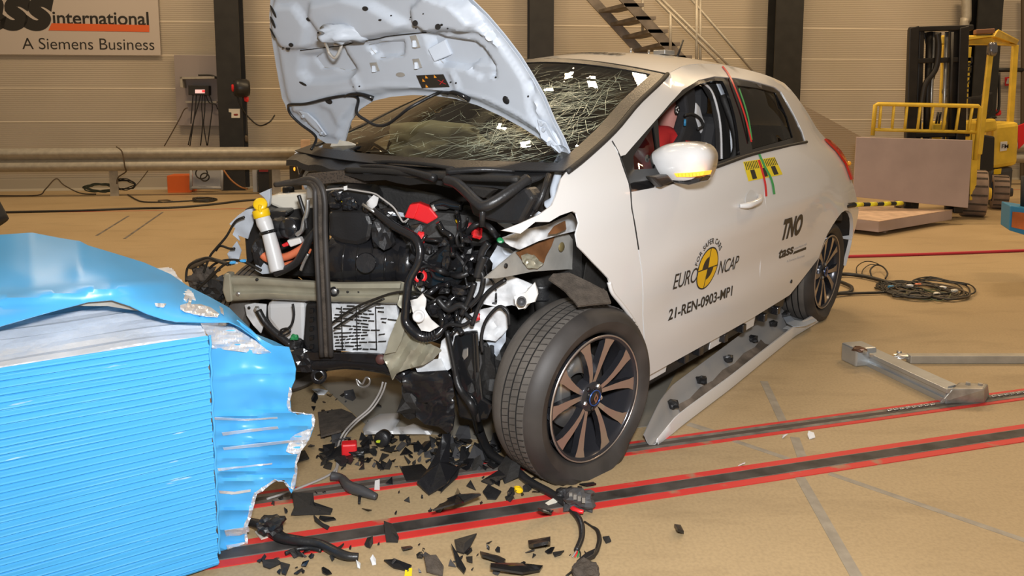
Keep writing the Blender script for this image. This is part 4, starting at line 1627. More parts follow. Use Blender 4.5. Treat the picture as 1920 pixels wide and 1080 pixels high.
# washer hose along the inner panel with its two nozzles
hose = [(590, 277), (577, 264), (549, 239), (533, 220), (531, 205), (540, 198), (568, 197), (606, 189), (637, 186), (656, 192), (675, 208), (694, 223), (713, 232), (732, 230), (751, 217), (776, 198), (798, 186), (822, 180), (836, 180), (852, 186), (860, 194)]
tube('washer_hose', [hp(x, min(y, 280), -.012 if not 200 < y < 300 or x < 640 else -.03) if pip(x, y, BON) else HM(x, y) - HN * .02 for x, y in hose], .0062, M['black_plastic'], BN)
for a in ([(632, 187), (644, 183), (660, 184), (672, 189), (678, 195)], [(826, 182), (838, 178), (850, 181), (859, 188), (863, 195)]):
    tube('washer_nozzle', [hp(x, y, -.012) for x, y in a], [.006, .007, .008, .009, .011], M['black_gloss'], BN)

# ================================================================== the engine bay
def YE(x):
    return 2.93 - (x - 430) * .00072


def ep(x, y, d=0.0):
    return dp(x, y, YE(x) + d)


def eprism(nm, pl, d, t, mt, bevel=.006, parent=None, tx=0.0):
    bm = bmesh.new()
    vs = [ep(x, y, d) for x, y in pl]
    back = [ep(x, y, d) + Vector((tx, t, .02 * t)) for x, y in pl]
    a = [bm.verts.new(v) for v in vs]
    b = [bm.verts.new(v) for v in back]
    n = len(a)
    bm.faces.new(a)
    bm.faces.new(b[::-1])
    for i in range(n):
        bm.faces.new((a[i], b[i], b[(i + 1) % n], a[(i + 1) % n]))
    return mk(nm, bm, mt, parent or CAR, bevel=bevel, smooth=False)


def etube(nm, pl, d, r, mt, parent=None, res=8, spline=5):
    if not isinstance(d, (list, tuple)):
        d = [d] * len(pl)
    return tube(nm, [ep(x, y, q) for (x, y), q in zip(pl, d)], r, mt, parent or CAR, res, spline)


def crump(nm, pl, d, mt, amp=.02, fr=.05, seed=0, thick=.004, step=7, fold=None, fmap=None):
    """torn sheet metal: outline in pixels, folds by noise."""
    f0 = fmap or (lambda x, y: ep(x, y, d))

    def f(x, y):
        k = noise.noise(Vector((x * fr, y * fr, seed * 3.7))) + .5 * noise.noise(Vector((x * fr * 2.1, y * fr * 2.1, seed * 5.1)))
        if fold:
            k += fold[0] * math.sin((x * fold[1] + y * fold[2]))
        p = f0(x, y)
        return p + (p - ORG).normalized() * k * amp
    return mk(nm, face_to(sheet_bm(pl, f, step), ORG), mt, CAR, smooth=True, solid=thick)


BP, BG, BW, BM_ = M['black_plastic'], M['black_gloss'], M['black_wet'], M['black_matte']
# cowl under the windscreen
bm = bmesh.new()
rows = []
for (du, dw_, k) in ((.03, .005, 1), (-.03, -.02, 1), (-.055, -.03, .98), (-.06, -.055, .97)):
    rows.append([bm.verts.new(ws_pt(0, t / 12 * k) + U * du + Vector((0, 0, dw_ + .006 * math.sin(t * 1.7)))) for t in range(-12, 12)])
for i in range(len(rows) - 1):
    for j in range(len(rows[0]) - 1):
        bm.faces.new((rows[i][j], rows[i][j + 1], rows[i + 1][j + 1], rows[i + 1][j]))
face_to(bm, ORG + Vector((0, 0, 3)))
mk('cowl_panel', bm, BP, CAR, smooth=True, solid=.006)


def grille_mat():
    m = mat('cowl_mesh', (.02, .016, .013), .6)
    nt = m.node_tree
    tc = nt.nodes.new('ShaderNodeTexCoord')
    vo = nt.nodes.new('ShaderNodeTexVoronoi')
    vo.inputs['Scale'].default_value = 130
    nt.links.new(tc.outputs['Object'], vo.inputs['Vector'])
    r = nt.nodes.new('ShaderNodeValToRGB')
    r.color_ramp.elements[0].color = (.006, .005, .005, 1)
    r.color_ramp.elements[1].color = (.075, .055, .04, 1)
    r.color_ramp.elements[1].position = .55
    nt.links.new(vo.outputs['Distance'], r.inputs['Fac'])
    nt.links.new(r.outputs['Color'], nt.nodes['Principled BSDF'].inputs['Base Color'])
    return m


eprism('cowl_grille', [(576, 326), (640, 320), (732, 324), (712, 338), (684, 345), (640, 342), (600, 346), (570, 340)], .20, .02, grille_mat(), bevel=.004)
tube('cowl_seal', [cu(x, y, .02) for x, y in ((650, 319), (720, 321), (800, 328), (880, 334), (972, 336))], .011, M['black_matte'], CAR)
wip = [cu(651, 314, .10), cu(700, 312, .06), cu(760, 320, .02), cu(815, 334, -.02)]
tube('wiper_arm', wip, [.006, .009, .012, .014], BP, CAR)
tube('wiper_blade', [cu(662, 309, .13), cu(720, 303, .09), cu(790, 307, .05), cu(850, 316, .02)], .007, BM_, CAR)
tube('wiper_arm', [cu(838, 322, .0), cu(905, 318, .06), cu(965, 321, .14)], [.013, .009, .006], BP, CAR)
VB = tube('cowl_brace', [cu(838, 338, -.02), cu(856, 344, -.04), cu(876, 361, -.06), (cu(894, 379, -.07)), cu(907, 386, -.07), cu(928, 378, -.05), cu(960, 357, 0), cu(990, 335, .06)], .018, BP, CAR)
tube('brace_stem', [cu(905, 386, -.06), cu(904, 424, -.05)], .010, BP, CAR, spline=0)
prism('cowl_box', [cu(x, y, .02) for x, y in ((868, 352), (912, 392), (985, 350), (1000, 372), (975, 420), (935, 420), (885, 405))], U * .06, BP, CAR, bevel=.012)
prism('cowl_flap', [cu(x, y, -.02) for x, y in ((880, 350), (925, 356), (905, 372), (893, 366))], U * .03, M['black_matte'], CAR, bevel=.004)
tube('gas_strut', [cu(1030, 326, .10), cu(1014, 372, .06), cu(1002, 393, .05)], .0095, BP, CAR, spline=0)
tube('strut_rod', [cu(1002, 393, .05), cu(989, 416, .03)], .005, BG, CAR, spline=0)
tube('gas_strut', [cu(592, 277, .22), cu(577, 305, .20), cu(561, 334, .18)], .0085, BP, CAR, spline=0)
# torn airbag cloth and black pillar foot at the far corner
crump('torn_lining', [(614, 286), (622, 268), (633, 259), (640, 264), (652, 265), (665, 270), (670, 281), (660, 296), (656, 308), (648, 296), (640, 300), (628, 290)], 0, M['cream'], .012, .09, 3, fmap=lambda x, y: cu(x, y, .24))
prism('pillar_foot', [cu(x, y, .20) for x, y in ((588, 306), (620, 290), (668, 273), (655, 296), (646, 318), (598, 324))], U * .06, BP, CAR, bevel=.01)
crump('torn_wing', [(562, 327), (574, 305), (588, 280), (604, 272), (594, 296), (584, 316), (570, 332)], 0, M['white_inner'], .01, .06, 4, fmap=lambda x, y: cu(x, y, .23))

# front structure
def beam(nm, pl, dfun, rows_, mt, thick=.006):
    top, bot = pl
    bm = bmesh.new()
    V = []
    n = 26
    def pe(P, f):
        xs = [p[0] for p in P]
        x = xs[0] + (xs[-1] - xs[0]) * f
        return x, interp(x, xs, [p[1] for p in P])
    for i in range(n + 1):
        f = i / n
        (xa, ya), (xb, yb) = pe(top, f), pe(bot, f)
        V.append([bm.verts.new(ep(xa + (xb - xa) * g, ya + (yb - ya) * g, dfun(f) + dd)) for g, dd in rows_])
    for i in range(n):
        for j in range(len(rows_) - 1):
            bm.faces.new((V[i][j], V[i + 1][j], V[i + 1][j + 1], V[i][j + 1]))
    face_to(bm, ORG)
    return mk(nm, bm, mt, CAR, smooth=True, solid=thick)


chan = [(0, .06), (.02, .012), (.10, 0), (.30, -.004), (.38, .004), (.46, .016), (.60, .016), (.66, .004), (.74, -.004), (.92, 0), (.98, .012), (1, .05)]
BEAM = beam('bumper_beam', ([(419, 515), (470, 517), (560, 524), (640, 529), (752, 527)], [(424, 566), (500, 561), (600, 566), (745, 570)]), lambda f: -.02 + .02 * math.sin(f * 5), chan, M['beige'])
eprism('beam_end', [(419, 513), (432, 514), (436, 566), (424, 568), (416, 545)], -.024, .05, M['beige'], .008, BEAM)
for x, y, r in ((627, 546, .014), (708, 548, .012), (447, 551, .010), (482, 524, .006), (652, 547, .005), (673, 547, .005), (694, 548, .005), (669, 562, .004)):
    lathe('beam_hole', [(0, .006), (r * .55, .006), (r, .003), (r, 0)], ep(x, y, -.012), (0, -1, 0), M['steel'] if r > .009 else BM_, BEAM, 14)
lathe('towing_bush', [(.012, .008), (.019, .008), (.019, 0), (.012, 0)], ep(627, 546, -.018), (0, -1, 0), BG, BEAM, 16)
eprism('beam_clamp', [(697, 535), (725, 533), (721, 560), (713, 572), (701, 570)], -.016, .02, BP, .004, BEAM)
crump('beam_stub', [(750, 527), (790, 540), (784, 575), (765, 590), (745, 572)], -.01, M['beige'], .02, .05, 8)
# hanging rubber door seal
for k, (ox, mt_) in enumerate(((-8.5, M['rubber_side']), (0, M['felt']), (8.5, M['rubber_side']))):
    SEAL = etube('rubber_strip', [(516, 346), (548, 340 + abs(ox) * .3), (578, 339 - ox * .5), (594 + ox * .5, 348 - ox * .6), (600 + ox, 372), (601 + ox, 430), (604 + ox, 500), (608 + ox, 580), (612 + ox, 668)], [.02, 0, -.05, -.09, -.1, -.1, -.1, -.1, -.08], .0105 if ox else .0085, mt_, None if k == 0 else SEAL0)
    if k == 0:
        SEAL0 = SEAL
# left corner: tank, filler neck, lamp remains
eprism('coolant_tank', [(504, 369), (520, 364), (556, 362), (592, 360), (594, 391), (562, 392), (537, 397), (506, 384)], .22, .12, M['cream'], .012)
lathe('tank_cap', [(.024, 0), (.024, .02), (.018, .026), (0, .026)], ep(541, 361, .27), (0, 0, 1), BP, CAR, 20)
eprism('lamp_bracket', [(485, 363), (506, 354), (506, 372), (503, 388), (496, 388), (496, 372)], .15, .03, P_in, .003)
crump('lamp_housing', [(430, 420), (446, 404), (462, 393), (478, 390), (474, 420), (464, 448), (446, 441), (450, 452), (436, 440), (441, 428)], .05, P_in, .014, .05, 11)
crump('lamp_housing', [(426, 476), (444, 452), (452, 470), (446, 494), (434, 498)], .06, P_in, .012, .06, 12)
crump('wing_support', [(480, 492), (500, 485), (512, 512), (492, 514), (478, 506)], .06, P_in, .012, .06, 13)
eprism('bay_left_backing', [(456, 392), (520, 372), (606, 372), (612, 522), (500, 518), (462, 500)], .24, .10, BM_, .02)  # black block added behind the parts so the open gap reads dark
eprism('dark_backdrop', [(545, 575), (618, 572), (625, 676), (560, 680)], .20, .10, BM_, .02)  # black backdrop added to keep the space below the beam dark
eprism('lamp_module', [(458, 392), (478, 386), (505, 396), (538, 396), (540, 404), (522, 412), (500, 440), (482, 480), (462, 500), (458, 445)], .12, .10, BP, .012)
lump('horn', ep(537, 428, .06), .055, .04, .042, BP, CAR, seed=2, amp=.18, sub=3, smooth=True)
lathe('horn_disc', [(0, .01), (.034, .008), (.04, 0), (.04, -.02)], ep(540, 428, .02), (-.2, -1, .1), BW, CAR, 24)
lump('headlamp_motor', ep(500, 470, .10), .05, .04, .07, BP, CAR, seed=5, amp=.3, sub=3)
FN_ = etube('filler_neck', [(491, 404), (496, 418), (502, 433), (509, 458), (515, 482), (521, 507)], -.02, [.026, .030, .0255, .0270, .0285, .0295], M['translucent'], res=18)
fa = (ep(488, 385, -.02) - ep(497, 418, -.02)).normalized()
lathe('filler_collar', [(.0285, -.012), (.032, -.008), (.032, .016), (.028, .020), (0, .020)], ep(490.5, 402, -.02), fa, M['cap_yellow'], FN_, 24)
lathe('filler_cap', [(0, .008), (.022, .008), (.0265, .003), (.0265, -.006), (0, -.006)], ep(488, 383, -.035), Vector((.15, -.85, .5)), M['cap_yellow'], FN_, 24)
tube('cap_strap', [ep(489, 397, -.045), ep(487, 391, -.05), ep(488, 385, -.05)], .007, M['cap_yellow'], FN_)
lathe('neck_clip', [(.029, -.006), (.0325, -.006), (.0325, .006), (.029, .006)], ep(503, 435, -.02), fa, BG, FN_, 20)
etube('high_voltage_cable', [(493, 478), (502, 485), (518, 485), (540, 480), (556, 472), (568, 464), (580, 452)], .03, .0155, M['orange'])
etube('high_voltage_cable', [(525, 500), (545, 494), (562, 490), (574, 478), (580, 466)], .05, .011, M['orange'])
eprism('cable_connector', [(537, 451), (562, 446), (566, 456), (544, 464)], .0, .04, M['white_plastic'], .005)
eprism('cable_connector', [(527, 459), (538, 454), (541, 461), (531, 464)], .0, .03, M['red'], .004)
etube('steel_pipe', [(577, 374), (576, 395), (570, 415), (566, 432), (556, 440)], .02, .009, M['steel'])
eprism('pipe_bracket', [(577, 341), (590, 342), (590, 372), (575, 372), (574, 358)], -.02, .03, M['steel'], .003)
etube('hose', [(560, 366), (566, 385), (572, 405), (575, 430)], .02, .008, BP)
etube('wire_loom', [(592, 430), (580, 448), (570, 470), (556, 492), (534, 506), (516, 514)], -.01, [.010, .016, .017, .015, .014, .012], BP)
etube('steel_pipe', [(578, 476), (570, 492), (564, 507)], -.02, .006, M['steel'])
# motor, inverter and covers
lathe('drive_motor', [(0, -.02), (.07, -.02), (.098, .0), (.104, .05), (.104, .22), (.098, .27), (.115, .275), (.115, .33), (.09, .345), (.05, .35), (0, .36)], ep(628, 482, .12), (.98, -.10, -.06), BW, CAR, 40)
for k in range(4):
    lathe('motor_band', [(.1045, 0), (.107, .004), (.1045, .008)], ep(628, 482, .12) + Vector((.98, -.10, -.06)) * (.06 + .055 * k), (.98, -.10, -.06), BG, CAR, 40)
lathe('motor_cap', [(0, .006), (.036, .006), (.039, .0)], ep(686, 493, .015), (0, -1, .15), BW, CAR, 24, smooth=False)
eprism('inverter', [(614, 396), (690, 396), (700, 420), (694, 452), (670, 462), (640, 458), (618, 448)], .04, .2, BP, .02)
eprism('inverter_lid', [(612, 362), (640, 352), (694, 358), (706, 384), (690, 398), (616, 398)], .06, .2, BP, .016)
for k in range(9):
    x, y = 622 + rnd.random() * 70, 362 + rnd.random() * 28
    lump('connector', ep(x, y, .03), .014 + rnd.random() * .012, .015, .012 + rnd.random() * .01, BW, CAR, seed=k, amp=.3, sub=2)
lathe('yellow_mark', disc_prof(.006, .003), ep(643, 378, .02), (0, -1, .2), M['tape_yellow'], CAR, 4)
eprism('gear_casing', [(690, 420), (716, 410), (760, 440), (784, 470), (772, 505), (744, 516), (706, 500)], .10, .15, BW, .02)
lump('motor_mount', ep(722, 432, .06), .045, .05, .06, BP, CAR, seed=21, amp=.3, sub=3)
lump('pump', ep(818, 460, .10), .10, .08, .09, BP, CAR, seed=22, amp=.3, sub=3)
lump('battery_tray', ep(850, 425, .14), .16, .10, .07, BM_, CAR, seed=23, amp=.25, sub=3)
eprism('bay_dark_backing', [(608, 346), (730, 350), (860, 372), (900, 420), (900, 520), (760, 470), (620, 440)], .26, .06, BM_, .02)  # black backing added to fill the gaps between the parts with darkness
eprism('junction_box', [(803, 486), (830, 462), (843, 457), (868, 487), (882, 508), (858, 538), (800, 543), (785, 521)], -.01, .10, BG, .012)
crump('broken_cover', [(826, 478), (842, 456), (850, 466), (856, 482), (840, 486)], -.03, BG, .01, .08, 14)
eprism('terminal_cover', [(757, 408), (768, 384), (786, 381), (806, 389), (822, 408), (801, 421), (775, 411)], .02, .05, M['red'], .006)
eprism('terminal_cover', [(768, 384), (786, 381), (782, 396), (775, 411), (758, 408)], .012, .02, M['red'], .004)
lump('red_clip', ep(789, 446, .0), .014, .012, .022, M['red'], CAR, seed=31, amp=.4)
lathe('red_ring', [(.014, -.006), (.024, -.006), (.024, .006), (.014, .006)], ep(788, 518, -.04), (.3, -1, .3), M['red'], CAR, 20)
lump('red_clip', ep(894, 437, .0), .018, .012, .02, M['red'], CAR, seed=32, amp=.5)
lump('red_clip', ep(880, 424, .02), .014, .012, .010, mat('dark_red_plastic', (.25, .03, .03), .4), CAR, seed=33, amp=.5)
lump('red_connector', ep(893, 594, -.05), .012, .012, .016, M['red'], CAR, seed=34, amp=.4)
lump('green_clip', ep(938, 451, .02), .012, .01, .01, M['green'], CAR, seed=35, amp=.4)
lump('green_clip', ep(552, 632, -.03), .014, .01, .012, M['green'], CAR, seed=36, amp=.4)
lump('yellow_clip', ep(860, 415, .03), .010, .01, .008, M['cap_yellow'], CAR, seed=37, amp=.4)
etube('hose', [(810, 388), (830, 380), (848, 384), (866, 386)], .05, .016, BG)
etube('cover_clip', [(812, 384), (816, 396)], .04, .009, M['metalgrey'], spline=0)
etube('white_cable', [(608, 357), (630, 354), (648, 354), (675, 358), (702, 363), (716, 372), (737, 388), (748, 404), (756, 416), (766, 410)], .0, .0035, M['cable_grey'], res=6)
eprism('white_tab', [(644, 350), (651, 348), (651, 356), (645, 357)], -.005, .004, M['white_plastic'], 0)
crump('white_rail', [(703, 391), (730, 394), (758, 400), (760, 407), (735, 404), (712, 398)], .06, P_in, .008, .05, 15)
crump('plastic_cup', [(686, 380), (700, 366), (709, 371), (706, 385), (694, 397)], -.01, M['translucent'], .012, .08, 16)
etube('steel_rod', [(680, 383), (694, 392), (709, 402)], -.03, .006, M['steel'], spline=0)
HOSE = etube('main_hose', [(700, 394), (716, 406), (741, 425), (764, 437), (780, 448), (788, 470), (783, 496), (768, 525), (763, 556), (761, 580), (760, 600), (768, 614), (784, 628), (800, 632), (818, 628), (832, 612), (836, 600)],
             [-.02, -.03, -.04, -.05, -.06, -.07, -.08, -.09, -.1, -.1, -.1, -.1, -.1, -.09, -.08, -.06, -.04], [.011, .013, .015, .016, .016, .016, .015, .015, .015, .015, .016, .018, .019, .018, .016, .013, .010], BW, res=12)
for k in range(9):
    f = k / 8
    x, y = 776 + 40 * f, 622 + 9 * math.sin(f * 3.1)
    lathe('hose_rib', [(.020, -.002), (.0235, 0), (.020, .002)], ep(x, y, -.095), (1, 0, -.2 + .4 * f), BP, HOSE, 14)
etube('bonnet_cable', [(622, 606), (660, 580), (700, 562), (745, 548), (790, 550), (836, 574)], -.06, .0045, M['cable'])
etube('bonnet_cable', [(626, 616), (650, 600), (690, 575), (720, 560)], -.05, .004, M['cable'])

# radiator pack
RAD = crump('radiator', [(616, 570), (742, 566), (748, 600), (738, 664), (660, 660), (618, 655)], .03, M['white_torn'], .010, .06, 17, .02)
bm = bmesh.new()
for r in range(14):
    y0 = 575 + r * 6.2
    x = 624 + rnd.random() * 6
    while x < (736 if r < 6 else 712):
        ln = 6 + rnd.random() * 12
        if rnd.random() < (.80 if x < 680 else .40):
            sl = .10 * math.sin(r * .5) + (.2 if r < 8 else -.05)
            a, b = ep(x, y0 + (x - 660) * sl * .3, .012), ep(x + ln, y0 + (x + ln - 660) * sl * .3 + rnd.uniform(-1, 1), .012)
            add_prism(bm, [a, b, b + Vector((0, 0, .0028)), a + Vector((0, 0, .0028))], (0, .006, 0))
        x += ln + 2
tag(mk('radiator_slats', bm, BM_, RAD, smooth=False), None, None, kind='stuff')
for x in (640, 668, 704):
    etube('radiator_strut', [(x, 575), (x + 2, 656)], .008, .0022, BM_, parent=RAD, spline=0, res=5)
eprism('radiator_frame', [(573, 570), (598, 568), (599, 662), (578, 668), (568, 640)], .0, .06, BP, .01)
for k in range(5):
    eprism('frame_clip', [(579, 580 + 17 * k), (588, 579 + 17 * k), (588, 587 + 17 * k), (580, 588 + 17 * k)], -.012, .02, BG, .003)
eprism('washer_tank', [(499, 568), (572, 566), (574, 640), (566, 664), (545, 660), (520, 626), (500, 600)], .06, .12, M['translucent'], .02)
eprism('bracket_plate', [(458, 572), (476, 569), (499, 571), (497, 600), (489, 626), (474, 610), (462, 592)], .02, .012, M['white_torn'], .003)
lathe('plate_bolt', [(0, .012), (.011, .010), (.014, 0)], ep(482, 580, .0), (0, -1, 0), M['steel'], CAR, 6, smooth=False)
lathe('plate_hole', disc_prof(.006, .002), ep(467, 577, .008), (0, -1, 0), BM_, CAR, 12)
etube('control_arm', [(484, 582), (497, 604), (515, 622), (546, 648)], -.02, .014, BP)
etube('wire', [(549, 570), (551, 590), (546, 610), (534, 620), (524, 626)], -.02, .005, BP)
etube('wire_loop', [(523, 628), (528, 618), (540, 616), (544, 622), (532, 629), (523, 628)], -.03, .004, BP)
lump('arm_joint', ep(552, 650, .0), .035, .03, .03, BP, CAR, seed=41, amp=.3, sub=3)
lump('tow_socket', ep(568, 672, .0), .05, .04, .045, BW, CAR, seed=42, amp=.3, sub=3)
etube('lower_crossmember', [(540, 680), (575, 680), (606, 680), (650, 676), (707, 680), (740, 690), (762, 706)], .02, [.034, .036, .034, .032, .036, .034, .03], BW, res=14)
crump('crossmember_flange', [(550, 660), (620, 662), (700, 664), (735, 672), (730, 684), (640, 676), (560, 676)], -.03, BW, .008, .06, 18)
lathe('tow_eye', [(.016, -.01), (.030, -.01), (.030, .01), (.016, .01)], ep(598, 705, -.0), (.1, -1, .2), BW, CAR, 20)
etube('steel_ring', [(668, 710), (672, 722), (682, 726), (692, 720), (693, 711), (686, 708), (679, 720), (670, 712)], .0, .004, M['steel'])
lathe('crossmember_bush', [(0, .012), (.016, .01), (.02, 0)], ep(714, 674, -.03), (0, -1, 0), mat('rusty_bush', (.10, .04, .035), .5), CAR, 16)
# crushed front rail: beige plates, white inner wing
crump('crash_box', [(751, 586), (764, 600), (772, 622), (800, 640), (828, 657), (812, 674), (795, 684), (764, 692), (742, 700), (735, 712), (728, 690), (718, 672), (728, 644)], -.06, M['beige'], .022, .035, 19, fold=(.8, .18, .12))
crump('crash_plate', [(746, 596), (757, 584), (760, 612), (752, 640), (742, 660), (722, 664), (732, 628)], -.085, M['beige'], .006, .05, 20)
crump('white_bracket', [(769, 563), (782, 560), (793, 551), (799, 560), (797, 580), (808, 600), (823, 612), (806, 622), (790, 620), (780, 604), (774, 586)], -.13, M['white_plastic'], .015, .06, 21)
lathe('bracket_cup', [(.02, -.02), (.022, .0), (.017, .006), (.012, .0), (0, -.006)], ep(785, 593, -.15), (0, -1, .2), M['translucent'], CAR, 20)
crump('inner_wing', [(778, 686), (800, 676), (826, 672), (836, 694), (808, 700), (784, 702)], -.02, M['white_torn'], .012, .05, 22)
crump('inner_wing', [(846, 644), (858, 612), (876, 590), (906, 580), (934, 572), (950, 590), (952, 615), (930, 640), (905, 636), (880, 650), (862, 652)], .0, M['white_torn'], .03, .04, 23)
crump('inner_wing', [(886, 556), (893, 522), (918, 520), (960, 518), (1000, 535), (1006, 556), (984, 580), (960, 572), (935, 576), (905, 570)], -.02, M['white_torn'], .03, .035, 24)
crump('inner_wing', [(828, 640), (848, 620), (872, 604), (862, 650), (846, 690), (832, 700), (822, 672)], -.02, M['white_torn'], .02, .05, 25)
crump('inner_wing', [(902, 580), (926, 575), (950, 600), (948, 640), (930, 668), (912, 640), (905, 610)], .05, M['white_inner'], .02, .05, 26)
crump('tower_panel', [(918, 485), (932, 462), (955, 466), (966, 474), (936, 500), (922, 506), (924, 494)], -.01, P_in, .02, .06, 27)
crump('lamp_tab', [(964, 556), (986, 548), (1003, 530), (1008, 552), (1002, 566), (988, 570), (984, 578), (972, 580), (966, 570)], -.09, M['white_plastic'], .01, .06, 28, .008)
lathe('tab_socket', [(.0, -.004), (.010, -.004), (.012, .008), (.016, .008), (.016, -.006)], ep(978, 565, -.12), (0, -1, .1), M['grey_dark'], CAR, 16)
# upper side member with the rusty patch
sm_ = lambda x, y: cv(x, y, .66)
MEM = crump('side_member', [(909, 522), (938, 496), (970, 470), (1005, 455), (1032, 446), (1060, 437), (1083, 429), (1080, 457), (1098, 472), (1116, 489), (1092, 506), (1063, 505), (1030, 507), (1000, 509), (960, 517), (930, 522)], 0, M['metalgrey'], .008, .03, 29, .006, fmap=sm_)
crump('rust_patch', [(968, 474), (985, 466), (1010, 455), (1041, 443), (1034, 462), (1024, 480), (1019, 496), (1005, 500), (990, 500), (978, 486)], 0, M['rust'], .006, .03, 29, .003, fmap=lambda x, y: cv(x, y, .668))
crump('torn_hole', [(978, 480), (990, 476), (1004, 480), (1012, 490), (1020, 494), (1008, 504), (990, 502), (982, 492)], 0, M['beige'], .016, .16, 30, .003, step=4, fmap=lambda x, y: cv(x, y, .676))
lathe('member_plug', [(0, .003), (.014, .003), (.017, 0)], cv(1053, 463, .672), Vv, mat('brass_plug', (.30, .24, .11), .4, .5), CAR, 20)
lathe('member_slot', disc_prof(.008, .003), cv(948, 498, .672), Vv, BM_, CAR, 14)
crump('member_flange', [(943, 446), (960, 440), (985, 430), (1010, 425), (1036, 418), (1072, 400), (1084, 415), (1084, 432), (1050, 440), (1010, 452), (975, 468), (958, 462), (948, 455)], 0, M['white_torn'], .016, .07, 31, .004, step=5, fmap=lambda x, y: cv(x, y, .70))
crump('rust_patch', [(1028, 440), (1040, 424), (1060, 414), (1062, 430), (1044, 438)], 0, M['rust'], .008, .05, 32, .003, fmap=lambda x, y: cv(x, y, .735))
crump('crumpled_flange', [(922, 404), (948, 414), (968, 426), (955, 434), (935, 420)], .05, P_in, .01, .06, 33)
crump('crumpled_flange', [(958, 430), (985, 412), (1010, 396), (1020, 402), (1000, 416), (980, 428)], -.01, P_in, .014, .06, 34)
# wheel housing and felt liner
crump('wheel_housing', [(930, 500), (1000, 512), (1075, 505), (1120, 495), (1150, 540), (1180, 580), (1190, 660), (1000, 690), (930, 650)], 0, BM_, .02, .02, 35, .01, step=16, fmap=lambda x, y: cv(x, y, .40))
crump('arch_liner', [(1100, 492), (1112, 494), (1140, 520), (1148, 548), (1160, 566), (1120, 560), (1094, 530)], 0, BM_, .01, .05, 36, .004, fmap=lambda x, y: cv(x, y, .76))
FEL = plane_map(cv(1030, 520, .72), cv(1140, 555, .885), cv(1084, 572, .84))
crump('felt_liner', [(1029, 522), (1037, 513), (1068, 511), (1104, 528), (1138, 546), (1146, 567), (1112, 570), (1084, 573), (1060, 545)], 0, M['felt'], .008, .04, 37, .008, fmap=FEL)
lathe('coil_spring', [(.05, 0), (.06, .01), (.05, .02), (.06, .03), (.05, .04), (.06, .05), (.05, .06)], cv(1014, 530, .50), (0, 0, -1), BP, CAR, 24)
tube('damper', [cv(1010, 520, .50), cv(1020, 600, .52)], .03, BM_, CAR, spline=0)
# black plates and lumps hanging at the corner
eprism('bumper_bracket', [(852, 630), (872, 625), (896, 622), (900, 690), (906, 748), (926, 760), (914, 788), (884, 790), (861, 784), (850, 720), (845, 668)], -.03, .03, BG, .008)
eprism('bracket_rib', [(884, 626), (889, 626), (895, 745), (890, 746)], -.036, .01, BG, .003)
eprism('bracket_clip', [(868, 656), (878, 652), (878, 668), (870, 676), (866, 668)], -.04, .012, M['steel'], .003)
crump('torn_cover', [(754, 706), (775, 698), (806, 696), (838, 694), (848, 716), (852, 742), (838, 762), (806, 758), (775, 752), (757, 742)], -.06, BW, .03, .03, 38, .006)
crump('torn_cover', [(775, 748), (806, 752), (838, 744), (852, 750), (852, 780), (848, 806), (840, 813), (822, 800), (796, 796), (780, 780)], -.05, BW, .03, .035, 39, .006)
lump('crushed_casing', ep(800, 735, .06), .09, .09, .08, BM_, CAR, seed=43, amp=.35, sub=3)
lump('crushed_casing', ep(905, 700, .06), .05, .08, .12, BM_, CAR, seed=44, amp=.35, sub=3)
lump('hub_carrier', cv(940, 690, .45), .06, .08, .10, BM_, CAR, seed=45, amp=.35, sub=3)
crump('bent_arm', [(905, 655), (918, 650), (924, 690), (922, 730), (912, 744), (906, 700)], .02, M['metalgrey'], .02, .05, 40, .01)
# tangle of wires at the far corner
lump('crushed_corner', ep(398, 540, .05), .06, .05, .05, BM_, CAR, seed=51, amp=.5, sub=3)
lump('crushed_corner', ep(378, 520, .02), .04, .04, .04, M['felt'], CAR, seed=52, amp=.6, sub=3)
for pl in ([(349, 528), (350, 508), (356, 497), (372, 489), (390, 483), (410, 491), (428, 497)], [(381, 513), (393, 482), (405, 466), (424, 444), (441, 416), (458, 407)], [(384, 512), (404, 494), (430, 487), (458, 491), (490, 507)],
           [(372, 540), (395, 520), (418, 498), (440, 490)], [(366, 546), (384, 530), (398, 514), (412, 506)], [(405, 470), (413, 461), (430, 466), (440, 466)], [(360, 500), (370, 520), (388, 512), (384, 498), (366, 492)]):
    etube('wire', pl, rnd.uniform(-.03, .05), .0052, M['cable'], res=6)
for x, y in ((436, 492), (456, 489)):
    lump('blue_clip', ep(x, y, -.035), .012, .008, .006, M['blue'], CAR, seed=int(x))
etube('sheathed_wire', [(356, 500), (372, 492), (390, 486), (412, 490), (432, 496)], .0, [.012, .016, .010, .008, .006], M['cable_brown'])
# loose looms and pipes between the lumps
r4 = random.Random(77)
for k in range(26):
    x0, y0 = r4.uniform(790, 900), r4.uniform(430, 600)
    pts = [(x0, y0)]
    a = r4.uniform(0, 6.28)
    for _ in range(4):
        a += r4.uniform(-.9, .9)
        pts.append((max(770, min(930, pts[-1][0] + 18 * math.cos(a))), max(395, min(640, pts[-1][1] + 18 * math.sin(a)))))
    etube('loom', pts, [r4.uniform(-.08, .0) for _ in pts], r4.choice([.004, .006, .008, .011]), r4.choice([BP, BG, BW, BP, M['cable_grey'] if k % 6 == 0 else BP]), res=6)
for k in range(34):
    x, y = r4.uniform(770, 900), r4.uniform(440, 620)
    lump('broken_bracket', ep(x, y, r4.uniform(-.05, .08)), r4.uniform(.008, .03), r4.uniform(.008, .02), r4.uniform(.008, .03), r4.choice([BP, BW, BG, BW, M['white_torn'] if k % 7 == 0 else BG]), CAR, seed=60 + k, amp=.6)
